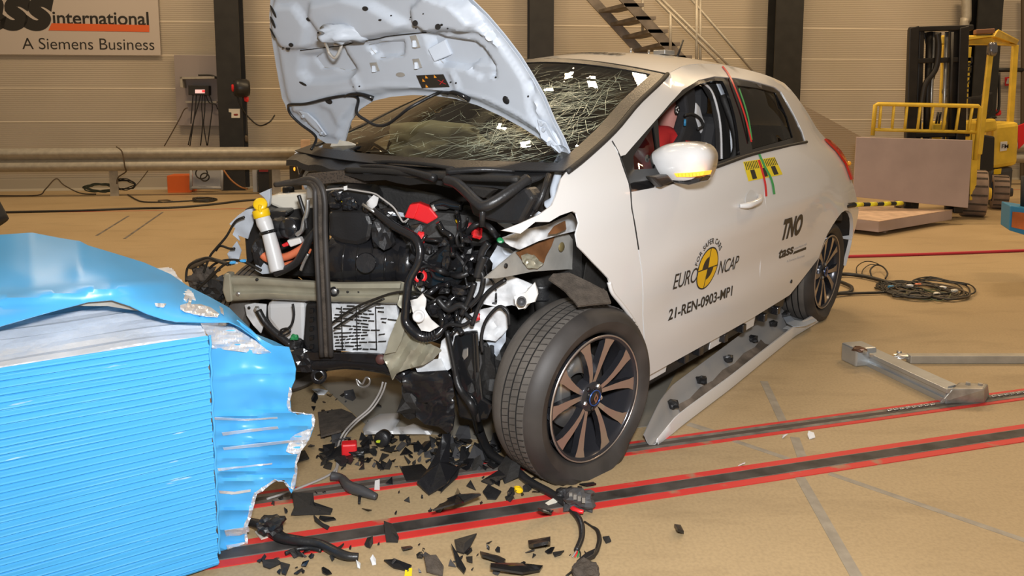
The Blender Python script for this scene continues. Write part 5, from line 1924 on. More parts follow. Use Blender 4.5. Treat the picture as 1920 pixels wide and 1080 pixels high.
for k in range(16):
    x, y = r4.uniform(700, 880), r4.uniform(370, 430)
    lump('fitting', ep(x, y + (x - 700) * .1, r4.uniform(.04, .12)), r4.uniform(.01, .04), r4.uniform(.01, .03), r4.uniform(.01, .025), r4.choice([BP, BW, BM_]), CAR, seed=100 + k, amp=.4)
for pl, r_ in (([(885, 610), (900, 570), (918, 545), (948, 524)], .008), ([(880, 575), (900, 552), (906, 520), (896, 500)], .009), ([(865, 590), (880, 560), (890, 530)], .010), ([(905, 660), (903, 630), (912, 600), (935, 575), (952, 585), (955, 610)], .006),
               ([(838, 620), (852, 690), (856, 714), (864, 738)], .009), ([(820, 560), (840, 580), (862, 572), (876, 580)], .012), ([(884, 600), (868, 610), (842, 608), (826, 620)], .007), ([(900, 490), (905, 470), (916, 455)], .013), ([(895, 520), (902, 495), (908, 480)], .016)):
    etube('loom', pl, -.07, r_, BP)
# harness that trails from the bay over the floor
har = [ep(852, 684, -.06), ep(858, 718, -.07), ep(868, 738, -.08), ep(887, 765, -.1), gp(899, 806, .06), gp(914, 842, .03), gp(928, 857, .02), gp(960, 876, .015), gp(991, 902, .014), gp(1033, 925, .013), gp(1064, 948, .012), gp(1087, 976, .011), gp(1091, 1005, .010), gp(1081, 1032, .009)]
HAR = tube('wiring_harness', har, [.011, .013, .013, .015, .017, .016, .016, .015, .014, .013, .011, .010, .009, .008], BP, CAR, res=10)
for k in range(4):
    tube('harness_wire', [gp(1082, 1028, .008), gp(1079 + k * 3, 1036, .006), gp(1073 + k * 5, 1044, .004)], .0022, (M['cable_grey'], M['red'], M['green'], M['cable'])[k], HAR, res=5)
etube('hose', [(866, 736), (884, 744), (893, 764), (898, 790)], -.07, .009, BG)
gw = [ep(718, 716, .0), ep(714, 730, 0), ep(705, 748, 0), ep(690, 768, -.02), ep(664, 790, -.05), gp(644, 812, .03), gp(634, 836, .01), gp(632, 856, .006), gp(624, 886, .005), gp(556, 917, .005), gp(500, 936, .005)]
tube('grey_lead', gw, .0042, M['cable_grey'], CAR, res=6)
tube('grey_lead', [p + Vector((.012, -.006, 0)) for p in gw[:9]], .0036, M['cable_grey'], CAR, res=6)
# ================================================================== blue honeycomb barrier
BA, BB = gp(0, 690, .66), gp(390, 629, .66)              # top edge of the ribbed face
bdir = (BB - BA); bdir.z = 0; bdir.normalize()
bnor = Vector((bdir.y, -bdir.x, 0))                       # towards the camera side
BX = thing('impact_barrier', 'blue clad aluminium honeycomb crash barrier with its crushed end towards the car', 'crash barrier', BB + Vector((-.2, 0, -.62)))
blen = (BB - BA).length + .55
bm = bmesh.new()
NZ, NX = 420, 36
ztop, zbot = .66, .02
V = []
for j in range(NZ + 1):
    z = ztop - (ztop - zbot) * j / NZ
    row = []
    for i in range(NX + 1):
        s_ = blen * i / NX
        p = BB - bdir * (blen - s_)
        ph = (z + .004 * noise.noise(Vector((s_ * 3, z * 5, 1)))) / .0178
        saw = (ph % 1.0)
        d_ = -.0042 * math.exp(-((saw - .2) / .09) ** 2) + .0026 * math.exp(-((saw - .42) / .10) ** 2) * (.6 + .6 * noise.noise(Vector((s_ * 4, ph // 1, 3)))) + .0014 * noise.noise(Vector((s_ * 9, z * 60, 4)))
        edge = .006 * noise.noise(Vector((z * 55, 3, 8))) if i == NX else 0
        row.append(bm.verts.new(Vector((p.x, p.y, z)) + bnor * d_ + bdir * edge))
    V.append(row)
for j in range(NZ):
    for i in range(NX):
        bm.faces.new((V[j][i], V[j][i + 1], V[j + 1][i + 1], V[j + 1][i]))
face_to(bm, ORG)


def scuffed_blue():
    m = mat('ribbed_blue_sheet', (.075, .40, .78), .42, .0)
    nt = m.node_tree
    b = nt.nodes['Principled BSDF']
    b.inputs['Specular IOR Level'].default_value = 0.12
    tc = nt.nodes.new('ShaderNodeTexCoord')
    mp = nt.nodes.new('ShaderNodeMapping')
    mp.inputs['Scale'].default_value = (3, 3, 40)
    n = nt.nodes.new('ShaderNodeTexNoise')
    n.inputs['Scale'].default_value = 2.2
    n.inputs['Detail'].default_value = 5
    r = nt.nodes.new('ShaderNodeValToRGB')
    r.color_ramp.elements[0].position = .70
    r.color_ramp.elements[1].position = .76
    mx = nt.nodes.new('ShaderNodeMix')
    mx.data_type = 'RGBA'
    mx.inputs[6].default_value = (.075, .40, .78, 1)
    mx.inputs[7].default_value = (.55, .68, .80, 1)
    nt.links.new(tc.outputs['Object'], mp.inputs['Vector'])
    nt.links.new(mp.outputs['Vector'], n.inputs['Vector'])
    nt.links.new(n.outputs['Fac'], r.inputs['Fac'])
    nt.links.new(r.outputs['Color'], mx.inputs[0])
    nt.links.new(mx.outputs[2], b.inputs['Base Color'])
    return m


M['blue_scuff'] = scuffed_blue()
mk('ribbed_face', bm, M['blue_scuff'], BX, smooth=False, solid=.006)
# honeycomb core: the stacked foil shows along the top
bm = bmesh.new()
V = []
depth = .62
NJ = 60
for j in range(NJ + 1):
    q = depth * j / NJ
    row = []
    for i in range(30):
        s_ = blen * i / 29
        p = BB - bdir * (blen - s_) - bnor * (q + .014)
        z = ztop + .004 + .085 * min(1, q / .16) - .02 * (s_ / blen) + .003 * ((j % 3) - 1) + .004 * noise.noise(Vector((s_ * 5, q * 70, 2))) + .010 * noise.noise(Vector((s_ * 3, q * 9, 6)))
        row.append(bm.verts.new(Vector((p.x, p.y, z - (.004 if j == 0 else 0)))))
    V.append(row)
for j in range(NJ):
    for i in range(29):
        bm.faces.new((V[j][i], V[j][i + 1], V[j + 1][i + 1], V[j + 1][i]))
bot = [Vector((p.co.x, p.co.y, .03)) for p in (V[0][0], V[0][-1], V[-1][-1], V[-1][0])]
B4 = [bm.verts.new(p) for p in bot]
bm.faces.new((V[0][0], V[0][-1], B4[1], B4[0]))
bm.faces.new((V[0][-1], V[-1][-1], B4[2], B4[1]))
bm.faces.new((V[-1][-1], V[-1][0], B4[3], B4[2]))
bm.faces.new((V[-1][0], V[0][0], B4[0], B4[3]))
mk('honeycomb_core', bm, M['foil'], BX, smooth=False)
# carrier plate behind the block, resting on the floor
box('carrier', BB - bdir * (blen + .25) - bnor * .3 + Vector((0, 0, -.33)), bdir * .25, bnor * .4, (0, 0, .33), M['grey_dark'], BX, bevel=.02)
box('underside', BB - bdir * (blen * .5 + .15) - bnor * .32 + Vector((0, 0, -.643)), bdir * (blen * .5), bnor * .28, (0, 0, .0165), M['grey_dark'], BX)

# top cladding, torn loose and bulging
up = [(-60, 446), (0, 440), (60, 436), (112, 446), (150, 452), (165, 460), (215, 475), (270, 492), (320, 514), (352, 536), (392, 556), (430, 577), (455, 602), (480, 626), (515, 640), (541, 653), (553, 690)]
lo = [(-60, 632), (0, 612), (60, 594), (122, 577), (165, 566), (210, 562), (244, 573), (275, 588), (305, 598), (330, 603), (380, 604), (415, 603), (430, 603), (450, 612), (480, 634), (510, 662), (528, 690)]


def top_map(x, y):
    f = max(0, min(1, (x + 60) / 613.0))
    yl = interp(x, [p[0] for p in lo], [p[1] for p in lo])
    yu = interp(x, [p[0] for p in up], [p[1] for p in up])
    k = max(0, min(1, (yl - y) / max(6, yl - yu)))
    Y0 = 1.70 + .00052 * (x + 60) + (max(0, x - 430) * .0016)
    sp = .55 * (1 - .75 * f)
    n_ = noise.noise(Vector((x * .008, y * .014, 2))) * .05 + noise.noise(Vector((x * .02, y * .03, 5))) * .006
    fold = .03 * math.exp(-((y - (545 - .10 * (x - 150))) / 10.0) ** 2) * (1 if x < 330 else math.exp(-((x - 330) / 60.0) ** 2))
    return dp(x, y, Y0 + sp * (.25 * k + .75 * k * k) + (n_ * (.3 + .7 * k) - fold) * (1 - .5 * f))


bm = face_to(sheet_bm(up + lo[::-1], top_map, 9), ORG)
mk('torn_cladding', bm, M['blue'], BX, smooth=True, solid=.003)
# bare metal showing where the cladding split
def foil_patch(pl, seed, amp=.02, off=-.012):
    def f(x, y):
        p = top_map(x, y)
        k = noise.noise(Vector((x * .13, y * .13, seed))) * amp + off
        return p + (p - ORG).normalized() * k
    return mk('bare_metal', face_to(sheet_bm(pl, f, 5), ORG), M['foil'], BX, smooth=False, solid=.002)


foil_patch([(338, 572), (352, 568), (356, 552), (362, 550), (358, 570), (376, 570), (395, 576), (411, 588), (408, 594), (380, 592), (350, 586), (338, 580)], 3)
foil_patch([(290, 568), (312, 569), (306, 576), (292, 574)], 5)
foil_patch([(348, 548), (356, 552), (350, 566), (345, 560)], 6)
foil_patch([(412, 574), (418, 578), (420, 590), (414, 586)], 7)
# underside of the folded sheet at the front edge
bm = face_to(sheet_bm([(122, 578), (165, 567), (210, 563), (244, 574), (275, 590), (240, 588), (190, 580), (150, 580)], lambda x, y: top_map(x, min(y, 999)) + Vector((0, .03, 0)), 8), ORG)
mk('folded_edge', bm, M['metalgrey'], BX, smooth=True, solid=.002)

# crushed right-hand flap with its accordion folds and ragged edge
FL = [(391, 632), (400, 606), (425, 608), (446, 600), (470, 618), (490, 636), (513, 648), (541, 651), (548, 672), (554, 692), (553, 712), (546, 728), (543, 750), (545, 770), (556, 779), (572, 777), (587, 778), (589, 800),
      (582, 818), (566, 838), (560, 856), (553, 868), (556, 890), (552, 914), (546, 925), (539, 912), (533, 900), (520, 901), (508, 908), (496, 918), (482, 926), (476, 945), (470, 972), (462, 992), (465, 1012), (463, 1032), (452, 1054), (444, 1080), (440, 1120), (416, 1120), (412, 1040), (404, 900), (398, 760)]


FOLDS = (706, 783, 810, 836, 862, 886, 905, 960, 994, 1030)


def flap_map(x, y):
    k = (x - 391) / 200.0
    z_ = 0
    for i, fy in enumerate(FOLDS):
        yy = y - (fy - .06 * (x - 391))
        z_ += (.016 if i % 2 else .010) * math.exp(-(yy / 5.5) ** 2) * min(1, max(0, (x - 395) / 25.0))
    n_ = noise.noise(Vector((x * .012, y * .02, 9))) * .022 + noise.noise(Vector((x * .05, y * .05, 11))) * .003
    return dp(x, y, 1.985 + .10 * k + .05 * math.sin(k * 4) + n_ * min(1, k * 4) - z_)


bm = face_to(sheet_bm(FL, flap_map, 7), ORG)
FLP = mk('crushed_flap', bm, M['blue'], BX, smooth=True, solid=.003)


def flap_foil(nm, pl, off=-.006, seed=1, amp=.012, step=5):
    def f(x, y):
        p = flap_map(x, y)
        return p + (p - ORG).normalized() * (off + amp * noise.noise(Vector((x * .035, y * .28, seed))))
    return mk(nm, face_to(sheet_bm(pl, f, step), ORG), M['foil'], FLP, smooth=False, solid=.002)


flap_foil('bare_foil', [(376, 606), (420, 604), (446, 618), (480, 640), (508, 662), (486, 664), (440, 658), (398, 653), (392, 632)], -.006, 2, .016)
for pl in ([(416, 812), (470, 805), (520, 800), (522, 804), (470, 810), (418, 817)], [(418, 840), (480, 833), (545, 826), (546, 830), (480, 838), (420, 844)], [(408, 878), (470, 872), (510, 868), (510, 871), (440, 878), (410, 883)],
           [(410, 920), (440, 922), (470, 918), (470, 922), (440, 927), (412, 925)], [(400, 783), (460, 786), (520, 782), (520, 785), (460, 789), (402, 787)]):
    flap_foil('scuffed_fold', pl, -.004, 3, .003, 6)
EDGE = [(546, 728), (543, 752), (546, 771), (572, 777), (588, 779), (589, 800), (580, 822), (564, 846), (556, 870), (556, 890), (550, 918), (536, 905), (520, 901), (500, 914), (482, 926), (470, 972), (462, 992), (464, 1030), (452, 1054), (444, 1085)]
re_ = random.Random(8)
for i in range(len(EDGE) - 1):
    a, b = EDGE[i], EDGE[i + 1]
    m_ = ((a[0] + b[0]) / 2, (a[1] + b[1]) / 2)
    w_ = re_.uniform(2.5, 6)
    flap_foil('ragged_edge', [a, (m_[0] + re_.uniform(-1, 3), m_[1] + re_.uniform(-3, 3)), b, (b[0] - w_, b[1] - 2), (m_[0] - w_ * 1.4, m_[1]), (a[0] - w_, a[1] - 2)], -.005, i, .012, 4)
flap_foil('bare_foil', [(536, 846), (548, 852), (560, 850), (566, 838), (585, 806), (576, 806), (560, 812), (545, 820)], -.006, 22, .014, 4)
flap_foil('bare_foil', [(421, 995), (440, 992), (466, 988), (468, 996), (450, 1004), (424, 1006)], -.006, 23, .01, 4)
flap_foil('bare_foil', [(424, 1022), (440, 1020), (460, 1016), (458, 1026), (440, 1030), (428, 1034)], -.006, 24, .01, 4)
tube('corner_seam', [BB + bdir * .004 + Vector((.002 * math.sin(k * 2.1), 0, -.61 * k / 24)) for k in range(25)], .0032, M['blue'], BX, res=6)
# ================================================================== rails, tapes and marks on the floor
def strip(bm, a, b, wd, z0, z1):
    d = (b - a).normalized()
    n = Vector((-d.y, d.x, 0)) * wd
    add_prism(bm, [Vector((p.x, p.y, z0)) for p in (a - n, b - n, b + n, a + n)], (0, 0, z1 - z0))


def worn_red(name, seed):
    m = mat(name, (.62, .035, .03), .5)
    nt = m.node_tree
    b = nt.nodes['Principled BSDF']
    tc = nt.nodes.new('ShaderNodeTexCoord')
    n = nt.nodes.new('ShaderNodeTexNoise')
    n.inputs['Scale'].default_value = 7
    n.inputs['Detail'].default_value = 7
    mp = nt.nodes.new('ShaderNodeMapping')
    mp.inputs['Location'].default_value = (seed, 0, 0)
    r = nt.nodes.new('ShaderNodeValToRGB')
    r.color_ramp.elements[0].position = .60
    r.color_ramp.elements[1].position = .68
    mx = nt.nodes.new('ShaderNodeMix')
    mx.data_type = 'RGBA'
    mx.inputs[6].default_value = (.62, .035, .03, 1)
    mx.inputs[7].default_value = (.36, .20, .12, 1)
    nt.links.new(tc.outputs['Object'], mp.inputs['Vector'])
    nt.links.new(mp.outputs['Vector'], n.inputs['Vector'])
    nt.links.new(n.outputs['Fac'], r.inputs['Fac'])
    nt.links.new(r.outputs['Color'], mx.inputs[0])
    nt.links.new(mx.outputs[2], b.inputs['Base Color'])
    return m


M['rail_steel'] = mat('floor_rail_steel', (.20, .18, .16), .5, .3, var=.4, vscale=11, bump=.2)
M['slot_black'] = mat('rail_slot', (.05, .045, .042), .6, var=.6, vscale=9)
RA = [(gp(2100, 710), gp(470, 942)), ]
def rail(label, a, b, wc, wr, seed, slot=None):
    """a, b: centre line ends on the floor; wc half width of the channel, wr width of each red stripe."""
    T_ = thing('floor_rail', label, 'rail', (a + b) / 2, None)
    bm = bmesh.new()
    strip(bm, a, b, wc, .0005, .004)
    mk('channel', bm, M['rail_steel'], T_, smooth=False)
    d = (b - a).normalized()
    n = Vector((-d.y, d.x, 0))
    bm = bmesh.new()
    strip(bm, a, b, wc * (.85 if slot is None else .35), .004, .0046)
    mk('slot', bm, slot or M['slot_black'], T_, smooth=False)
    for sg in (1, -1):
        o = n * (wc + wr / 2) * sg
        bm = bmesh.new()
        strip(bm, a + o, b + o, wr / 2, .0003, .0030)
        mk('red_stripe', bm, worn_red('worn_red_paint', seed + sg), T_, smooth=False)
    return T_


ra0, ra1 = gp(2250, 694), gp(440, 944)
rb0, rb1 = gp(2250, 762), gp(380, 1047)
rail('red bordered steel floor rail running under the front wheel', ra0, ra1, .029, .019, 1, mat('rusty_slot', (.07, .055, .045), .7))
rail('red bordered steel floor rail nearest the camera', rb0, rb1, .028, .032, 4)
# chain lying in the far rail
bm = bmesh.new()
CH = thing('chain', 'short steel chain lying in the floor rail beside the metal foot', 'chain', gp(1700, 766))
for k in range(26):
    x = 1668 + k * 11.5
    if 1755 < x < 1855:
        continue
    p = gp(x, 772 - (x - 1668) * .134)
    bm = bmesh.new()
    add_tube(bm, [p + Vector((.012 * math.cos(a), .007 * math.sin(a) + .004 * math.cos(a), .008)) for a in [i * 2 * math.pi / 8 for i in range(9)]], .0022, 5, 0)
    mk('link', bm, M['steel'], CH, smooth=True)
for (a, b, lab) in (((1432, 715), (1470, 795), 'grey floor tape strip crossing towards the far floor rail from behind'), ((1490, 820), (1509, 872), 'short grey floor tape strip between the two floor rails, leading to the near one'),
                    ((1500, 895), (1608, 1085), 'long grey floor tape strip running from the near rail to the bottom edge'), ((1375, 826), (1500, 868), 'slanting grey floor tape strip between the rails beside the front wheel'), ((1555, 888), (1935, 1018), 'slanting grey floor tape strip on the right in front of the near rail'),
                    ((1290, 795), (1345, 812), 'faint short grey tape end by the torn sill trim')):
    bm = bmesh.new()
    A_, B_ = gp(*a), gp(*b)
    strip(bm, A_, B_, .017 if 'slanting' not in lab else .012, .0003, .0012)
    tag(mk('floor_tape', bm, M['tape_grey'], smooth=False), lab, 'tape', None)
# thin lines far out on the floor
M['red_thin'] = mat('red_floor_line', (.45, .05, .03), .6)
bm = bmesh.new()
strip(bm, gp(110, 398), gp(470, 391), .012, .0003, .0012)
tag(mk('floor_line', bm, M['red_thin'], smooth=False), 'thin red line on the floor behind the barrier', 'floor line')
for a, b, lab in (((181, 442), (241, 405), 'left one of two dark joint strips in the floor behind the barrier'), ((233, 448), (305, 398), 'right one of two dark joint strips in the floor behind the barrier')):
    bm = bmesh.new()
    strip(bm, gp(*a), gp(*b), .012, .0003, .0015)
    tag(mk('floor_joint', bm, M['rail_steel'], smooth=False), lab, 'floor joint')
bm = bmesh.new()
strip(bm, gp(1540, 359), gp(2000, 355), .012, .0003, .0012)
tag(mk('floor_line', bm, M['red_thin'], smooth=False), 'thin red line on the floor by the forklift wheels', 'floor line')
# grey steel plate under the car
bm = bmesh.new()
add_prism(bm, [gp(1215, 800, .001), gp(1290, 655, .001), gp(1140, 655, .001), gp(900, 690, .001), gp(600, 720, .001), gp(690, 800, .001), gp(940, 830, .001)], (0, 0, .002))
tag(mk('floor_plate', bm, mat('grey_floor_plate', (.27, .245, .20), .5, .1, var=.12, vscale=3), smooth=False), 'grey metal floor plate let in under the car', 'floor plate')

# ------------------------------------------------------------------ red rope, cables
tag(tube('rope', [gp(1500, 482, .012), gp(1580, 481, .012), gp(1750, 476, .012), gp(1935, 469, .012)], .012, mat('red_rope', (.50, .03, .05), .7)), 'red cord stretched along the floor behind the car', 'cord')
tag(tube('power_cable', [gp(-40, 399, .012), gp(60, 397, .012), gp(150, 395, .012), gp(250, 391, .012), gp(330, 389, .012), gp(400, 383, .012), (gp(450, 377, .012)), gp(490, 374, .012)], .014, M['cable']), 'thick black cable lying across the far floor behind the barrier', 'cable')
rc2 = random.Random(21)


def coil(label, cx, cy, rx, ry, n, r, mt, fm=lambda x, y, k: gp(x, y, .01 + .004 * k), extra=(), jit=.25, cat='cable'):
    pts = []
    for k in range(n * 10):
        a = k * 2 * math.pi / 10
        j = 1 + rc2.uniform(-jit, jit)
        pts.append(fm(cx + rx * j * math.cos(a), cy + ry * j * math.sin(a), k / 10))
    pts = [fm(x, y, 0) for x, y in extra] + pts
    return tag(tube('cable_coil', pts, r, mt, res=6, spline=3), label, cat)


# tangle of instrument cables behind the rear wheel
def skew(x, y, k):
    return gp(x, y + (x - 1700) * .09, .008 + .003 * k)


TG = thing('cable_tangle', 'tangle of black instrument cables on the floor behind the rear wheel', 'cables', gp(1700, 545))


def tcoil(nm, cx, cy, rx, ry, n, r, mt, jit=.25):
    pts = []
    for k in range(n * 10):
        a = k * 2 * math.pi / 10
        j = 1 + rc2.uniform(-jit, jit)
        pts.append(skew(cx + rx * j * math.cos(a), cy + ry * j * math.sin(a), k / 10))
    tube(nm, pts, r, mt, TG, res=6, spline=3)


tcoil('cable', 1712, 541, 60, 13, 6, .006, M['cable'])
tcoil('cable', 1765, 535, 52, 17, 4, .005, M['cable'])
tcoil('cable', 1690, 545, 34, 9, 6, .006, M['cable'], .5)
tcoil('cable', 1740, 548, 40, 8, 4, .004, mat('olive_wire', (.10, .11, .05), .5), .5)
tcoil('cable', 1735, 540, 66, 10, 5, .006, M['cable_brown'], .4)
for pl, r_ in (([(1606, 512, .01), (1607, 500, .03), (1620, 491, .10), (1636, 491, .10), (1649, 497, .03), (1632, 496, .02), (1618, 506, .02), (1616, 520, .01)], .0035),
               ([(1634, 518, .01), (1632, 506, .03), (1642, 497, .05), (1655, 500, .04), (1664, 512, .03), (1660, 522, .01)], .006),
               ([(1566, 520, .02), (1580, 514, .02), (1620, 518, .02), (1660, 528, .02), (1690, 536, .02)], .014),
               ([(1566, 526, .02), (1580, 530, .02), (1596, 538, .02), (1594, 547, .02), (1575, 550, .02), (1562, 552, .02)], .013),
               ([(1560, 552, .02), (1600, 550, .015), (1660, 548, .015), (1700, 545, .02)], .009)):
    tube('cable', [gp(*p) for p in pl], r_, M['cable'], TG)
for x, y, c in ((1757, 551, 'cream'), (1671, 538, 'blue_paint'), (1706, 536, 'white_plastic'), (1768, 539, 'white_plastic'), (1722, 534, 'orange'), (1790, 545, 'cream')):
    lump('plug', gp(x, y, .022), .022, .014, .011, M[c], TG, seed=x, amp=.3)
# coils under the guardrail
coil('coil of thin green-black cable on the floor left of the guardrail post', 188, 352, 26, 7, 6, .009, mat('dark_green_cable', (.04, .05, .03), .5), lambda x, y, k: wp(x, y, .75), jit=.3)
coil('looped cable hanging round the guardrail post at floor level', 232, 346, 18, 10, 4, .007, M['cable'], lambda x, y, k: wp(x, y, .72), jit=.3)
coil('small black cable coil lying on the floor before the orange box', 382, 374, 20, 3.2, 4, .009, M['cable'], lambda x, y, k: gp(x, y, .01 + .003 * k), extra=[(240, 365), (262, 377), (290, 379), (330, 378)])
coil('small flat cable ring on the floor before the guardrail', 309, 377, 12, 2, 2, .006, M['cable_brown'], lambda x, y, k: gp(x, y, .01))
tag(tube('thin_cable', [wp(218, 275, 1.06), wp(229, 285, 1.07), wp(234, 312, 1.06), wp(236, 322, .95), wp(222, 332, .9), wp(219, 345, .9)], .009, M['cable_brown']), 'thin cable hung over the guardrail above its post', 'cable')
tag(tube('thin_cable', [gp(0, 367, .012), gp(70, 366, .012), wp(85, 355, .7), wp(105, 335, .6), wp(120, 347, .6), wp(150, 362, .7), gp(180, 364, .01)], .008, M['cable_brown']), 'thin brown cable rising in a peak below the guardrail at far left', 'cable')
tag(tube('thin_cable', [wp(281, 315, .5), wp(262, 340, .5), wp(248, 354, .55)], .006, M['cable_brown']), 'thin slanting cable below the guardrail right of the coil', 'cable')

# ------------------------------------------------------------------ torn-off sill trim lying beside the car
SLT = thing('sill_trim', 'torn-off white plastic sill trim lying beside the car, its grey inside up', 'sill trim', gp(1380, 690))
M['trim_in'] = mat('grey_trim_inside', (.40, .40, .40), .5, var=.25, vscale=5, col2=(.36, .34, .32))


def trim_pt(f, g):
    """f along the length (front to rear), g across (0 = edge by the car, 1 = far outer edge)."""
    inner = [(1208, 806), (1262, 738), (1330, 686), (1395, 636), (1440, 600), (1474, 574)]
    outer = [(1234, 826), (1290, 782), (1370, 722), (1440, 665), (1490, 625), (1545, 592)]
    def al(P, f, zz):
        x = interp(f * (len(P) - 1), list(range(len(P))), [p[0] for p in P])
        y = interp(f * (len(P) - 1), list(range(len(P))), [p[1] for p in P])
        p_ = gp(x, y, zz)
        return Vector((p_.x, p_.y, 0))
    a, b = al(inner, f, .065), al(outer, f, .02)
    p = a.lerp(b, g)
    prof = [(0, .105), (.12, .08), (.25, .035), (.45, .012), (.7, .012), (.86, .03), (.93, .055), (1.0, .060)]
    z = interp(g, [q[0] for q in prof], [q[1] for q in prof])
    e = min(1, f / .12)
    e2 = min(1, (1 - f) / .12)
    return p + Vector((0, 0, max(.006, z * (.45 + .55 * e))))


bm = bmesh.new()
V = [[bm.verts.new(trim_pt(i / 36, g)) for g in (0, .06, .12, .2, .3, .45, .6, .75, .84)] for i in range(37)]
for i in range(36):
    for j in range(8):
        bm.faces.new((V[i][j], V[i + 1][j], V[i + 1][j + 1], V[i][j + 1]))
face_to(bm, ORG)
mk('inside', bm, M['trim_in'], SLT, smooth=True, solid=.004)
bm = bmesh.new()
V = []
for i in range(37):
    f = i / 36
    w_ = 1.0
    V.append([bm.verts.new(trim_pt(f, g) + Vector((0, 0, dz))) for g, dz in ((.84, .002), (.90, .006), (.95, .004), (1.0, 0), (1.04, -.03), (1.02, -.055))])
for i in range(36):
    for j in range(5):
        bm.faces.new((V[i][j], V[i + 1][j], V[i + 1][j + 1], V[i][j + 1]))
for v in bm.verts:
    v.co.z = max(v.co.z, .003)
face_to(bm, ORG)
mk('outer_lip', bm, M['white_paint'], SLT, smooth=True, solid=.004)
M['stain'] = mat('brown_dirt', (.17, .14, .115), .8, var=.45, vscale=9)
bm = bmesh.new()
V = [[bm.verts.new(trim_pt(f, g) + Vector((0, 0, .0035))) for g in ((.36, .5, .66, .78) if k % 2 else (.30, .47, .62, .80))] for k, f in enumerate([.20, .26, .32, .38, .44, .50, .56, .62, .68])]
for i in range(8):
    for j in range(3):
        bm.faces.new((V[i][j], V[i + 1][j], V[i + 1][j + 1], V[i][j + 1]))
face_to(bm, ORG)
mk('dirt', bm, M['stain'], SLT, smooth=True, solid=.001)
for f in (.16, .32, .47, .62, .78, .90):
    p = trim_pt(f, .2)
    lump('clip', p + Vector((.01, -.01, .012)), .022, .014, .018, M['black_plastic'], SLT, seed=int(f * 100), amp=.5)
for f in (.83, .89):
    a, b, c_, d_ = trim_pt(f, .45), trim_pt(f + .045, .45), trim_pt(f + .045, .68), trim_pt(f, .68)
    bm = bmesh.new()
    bm.faces.new([bm.verts.new(q + Vector((0, 0, .005))) for q in (a, b, c_, d_)])
    mk('paper_label', bm, M['white_plastic'], SLT, solid=.001, smooth=False)
cr = [(1466, 573), (1474, 568), (1490, 582), (1505, 586), (1528, 579), (1530, 584), (1512, 592), (1490, 594), (1475, 588)]
bm = face_to(sheet_bm(cr, lambda x, y: gp(x, y + 18, .075 - .0008 * abs(x - 1500)), 7), ORG)
mk('end_flange', bm, M['white_inner'], SLT, smooth=True, solid=.004)

# ------------------------------------------------------------------ metal profile with a foot, and a bar behind it
PF = thing('metal_profile', 'galvanised metal bar with a heavy end foot lying across the far floor rail', 'metal bar', gp(1700, 700))
a, b = gp(1622, 664, .035), gp(1790, 742, .035)
d_ = (b - a).normalized()
n_ = Vector((-d_.y, d_.x, 0))
M['alu'] = mat('dull_aluminium', (.50, .52, .53), .38, .75, var=.1, bump=.08)
bm = bmesh.new()
for zc, hw, hz in ((.012, .042, .012), (.036, .030, .014), (.058, .042, .010)):
    add_box(bm, (a + b) / 2 + Vector((0, 0, zc - .035)), d_ * ((b - a).length / 2), n_ * hw, (0, 0, hz))
mk('bar', bm, M['alu'], PF, smooth=False, bevel=.002)
box('end_plate', gp(1610, 663, .045), d_ * .055, n_ * .058, (0, 0, .045), M['alu'], PF, bevel=.008)
lump('end_bracket', gp(1612, 655, .085), .03, .02, .012, mat('bronze_bracket', (.16, .09, .06), .4, .6), PF, seed=3, amp=.6)
for x, y in ((1622, 662), (1634, 668)):
    lathe('bolt', disc_prof(.010, .010), gp(x, y, .088), (0, 0, 1), M['steel'], PF, 6, smooth=False)
ft = [(1760, 757), (1776, 752), (1852, 746), (1850, 730), (1836, 722), (1800, 722), (1780, 722)]
bm = bmesh.new()
base = [gp(1758, 758), gp(1846, 757), gp(1856, 743), gp(1786, 738)]
top = [gp(1784, 728, .07), gp(1846, 729, .075), gp(1853, 719, .075), gp(1798, 716, .07)]
A_ = [bm.verts.new(p) for p in base]
B_ = [bm.verts.new(p) for p in top]
bm.faces.new(A_[::-1])
bm.faces.new(B_)
for i in range(4):
    bm.faces.new((A_[i], A_[(i + 1) % 4], B_[(i + 1) % 4], B_[i]))
mk('foot', bm, mat('worn_grey_steel', (.36, .33, .28), .45, .5, var=.3, vscale=14, bump=.1), PF, bevel=.008, smooth=False)
prism('gusset', [gp(1764, 757, .005), gp(1782, 738, .005), gp(1788, 722, .075), gp(1778, 724, .075)], n_ * .012, M['alu'], PF, bevel=.003)
for x, y in ((1815, 721), (1838, 723)):
    lathe('foot_bolt', disc_prof(.010, .010), gp(x, y, .071), (0, 0, 1), M['steel'], PF, 6, smooth=False)
SB = thing('steel_bar', 'long pale steel bar lying on the floor behind the metal profile', 'metal bar', gp(1800, 672))
a, b = gp(1703, 672, .02), gp(2060, 672, .02)
box('bar', (a + b) / 2, (b - a) / 2, Vector((0, .022, 0)), (0, 0, .02), M['galv'], SB, bevel=.004)
lump('bar_end', gp(1692, 668, .025), .045, .02, .012, M['steel'], SB, seed=9, amp=.6)
lathe('bar_bolt', disc_prof(.009, .02), gp(1690, 662, .03), (-1, .2, .1), M['steel'], SB, 8)
# ================================================================== debris: every shard is an object of its own
rd = random.Random(31)


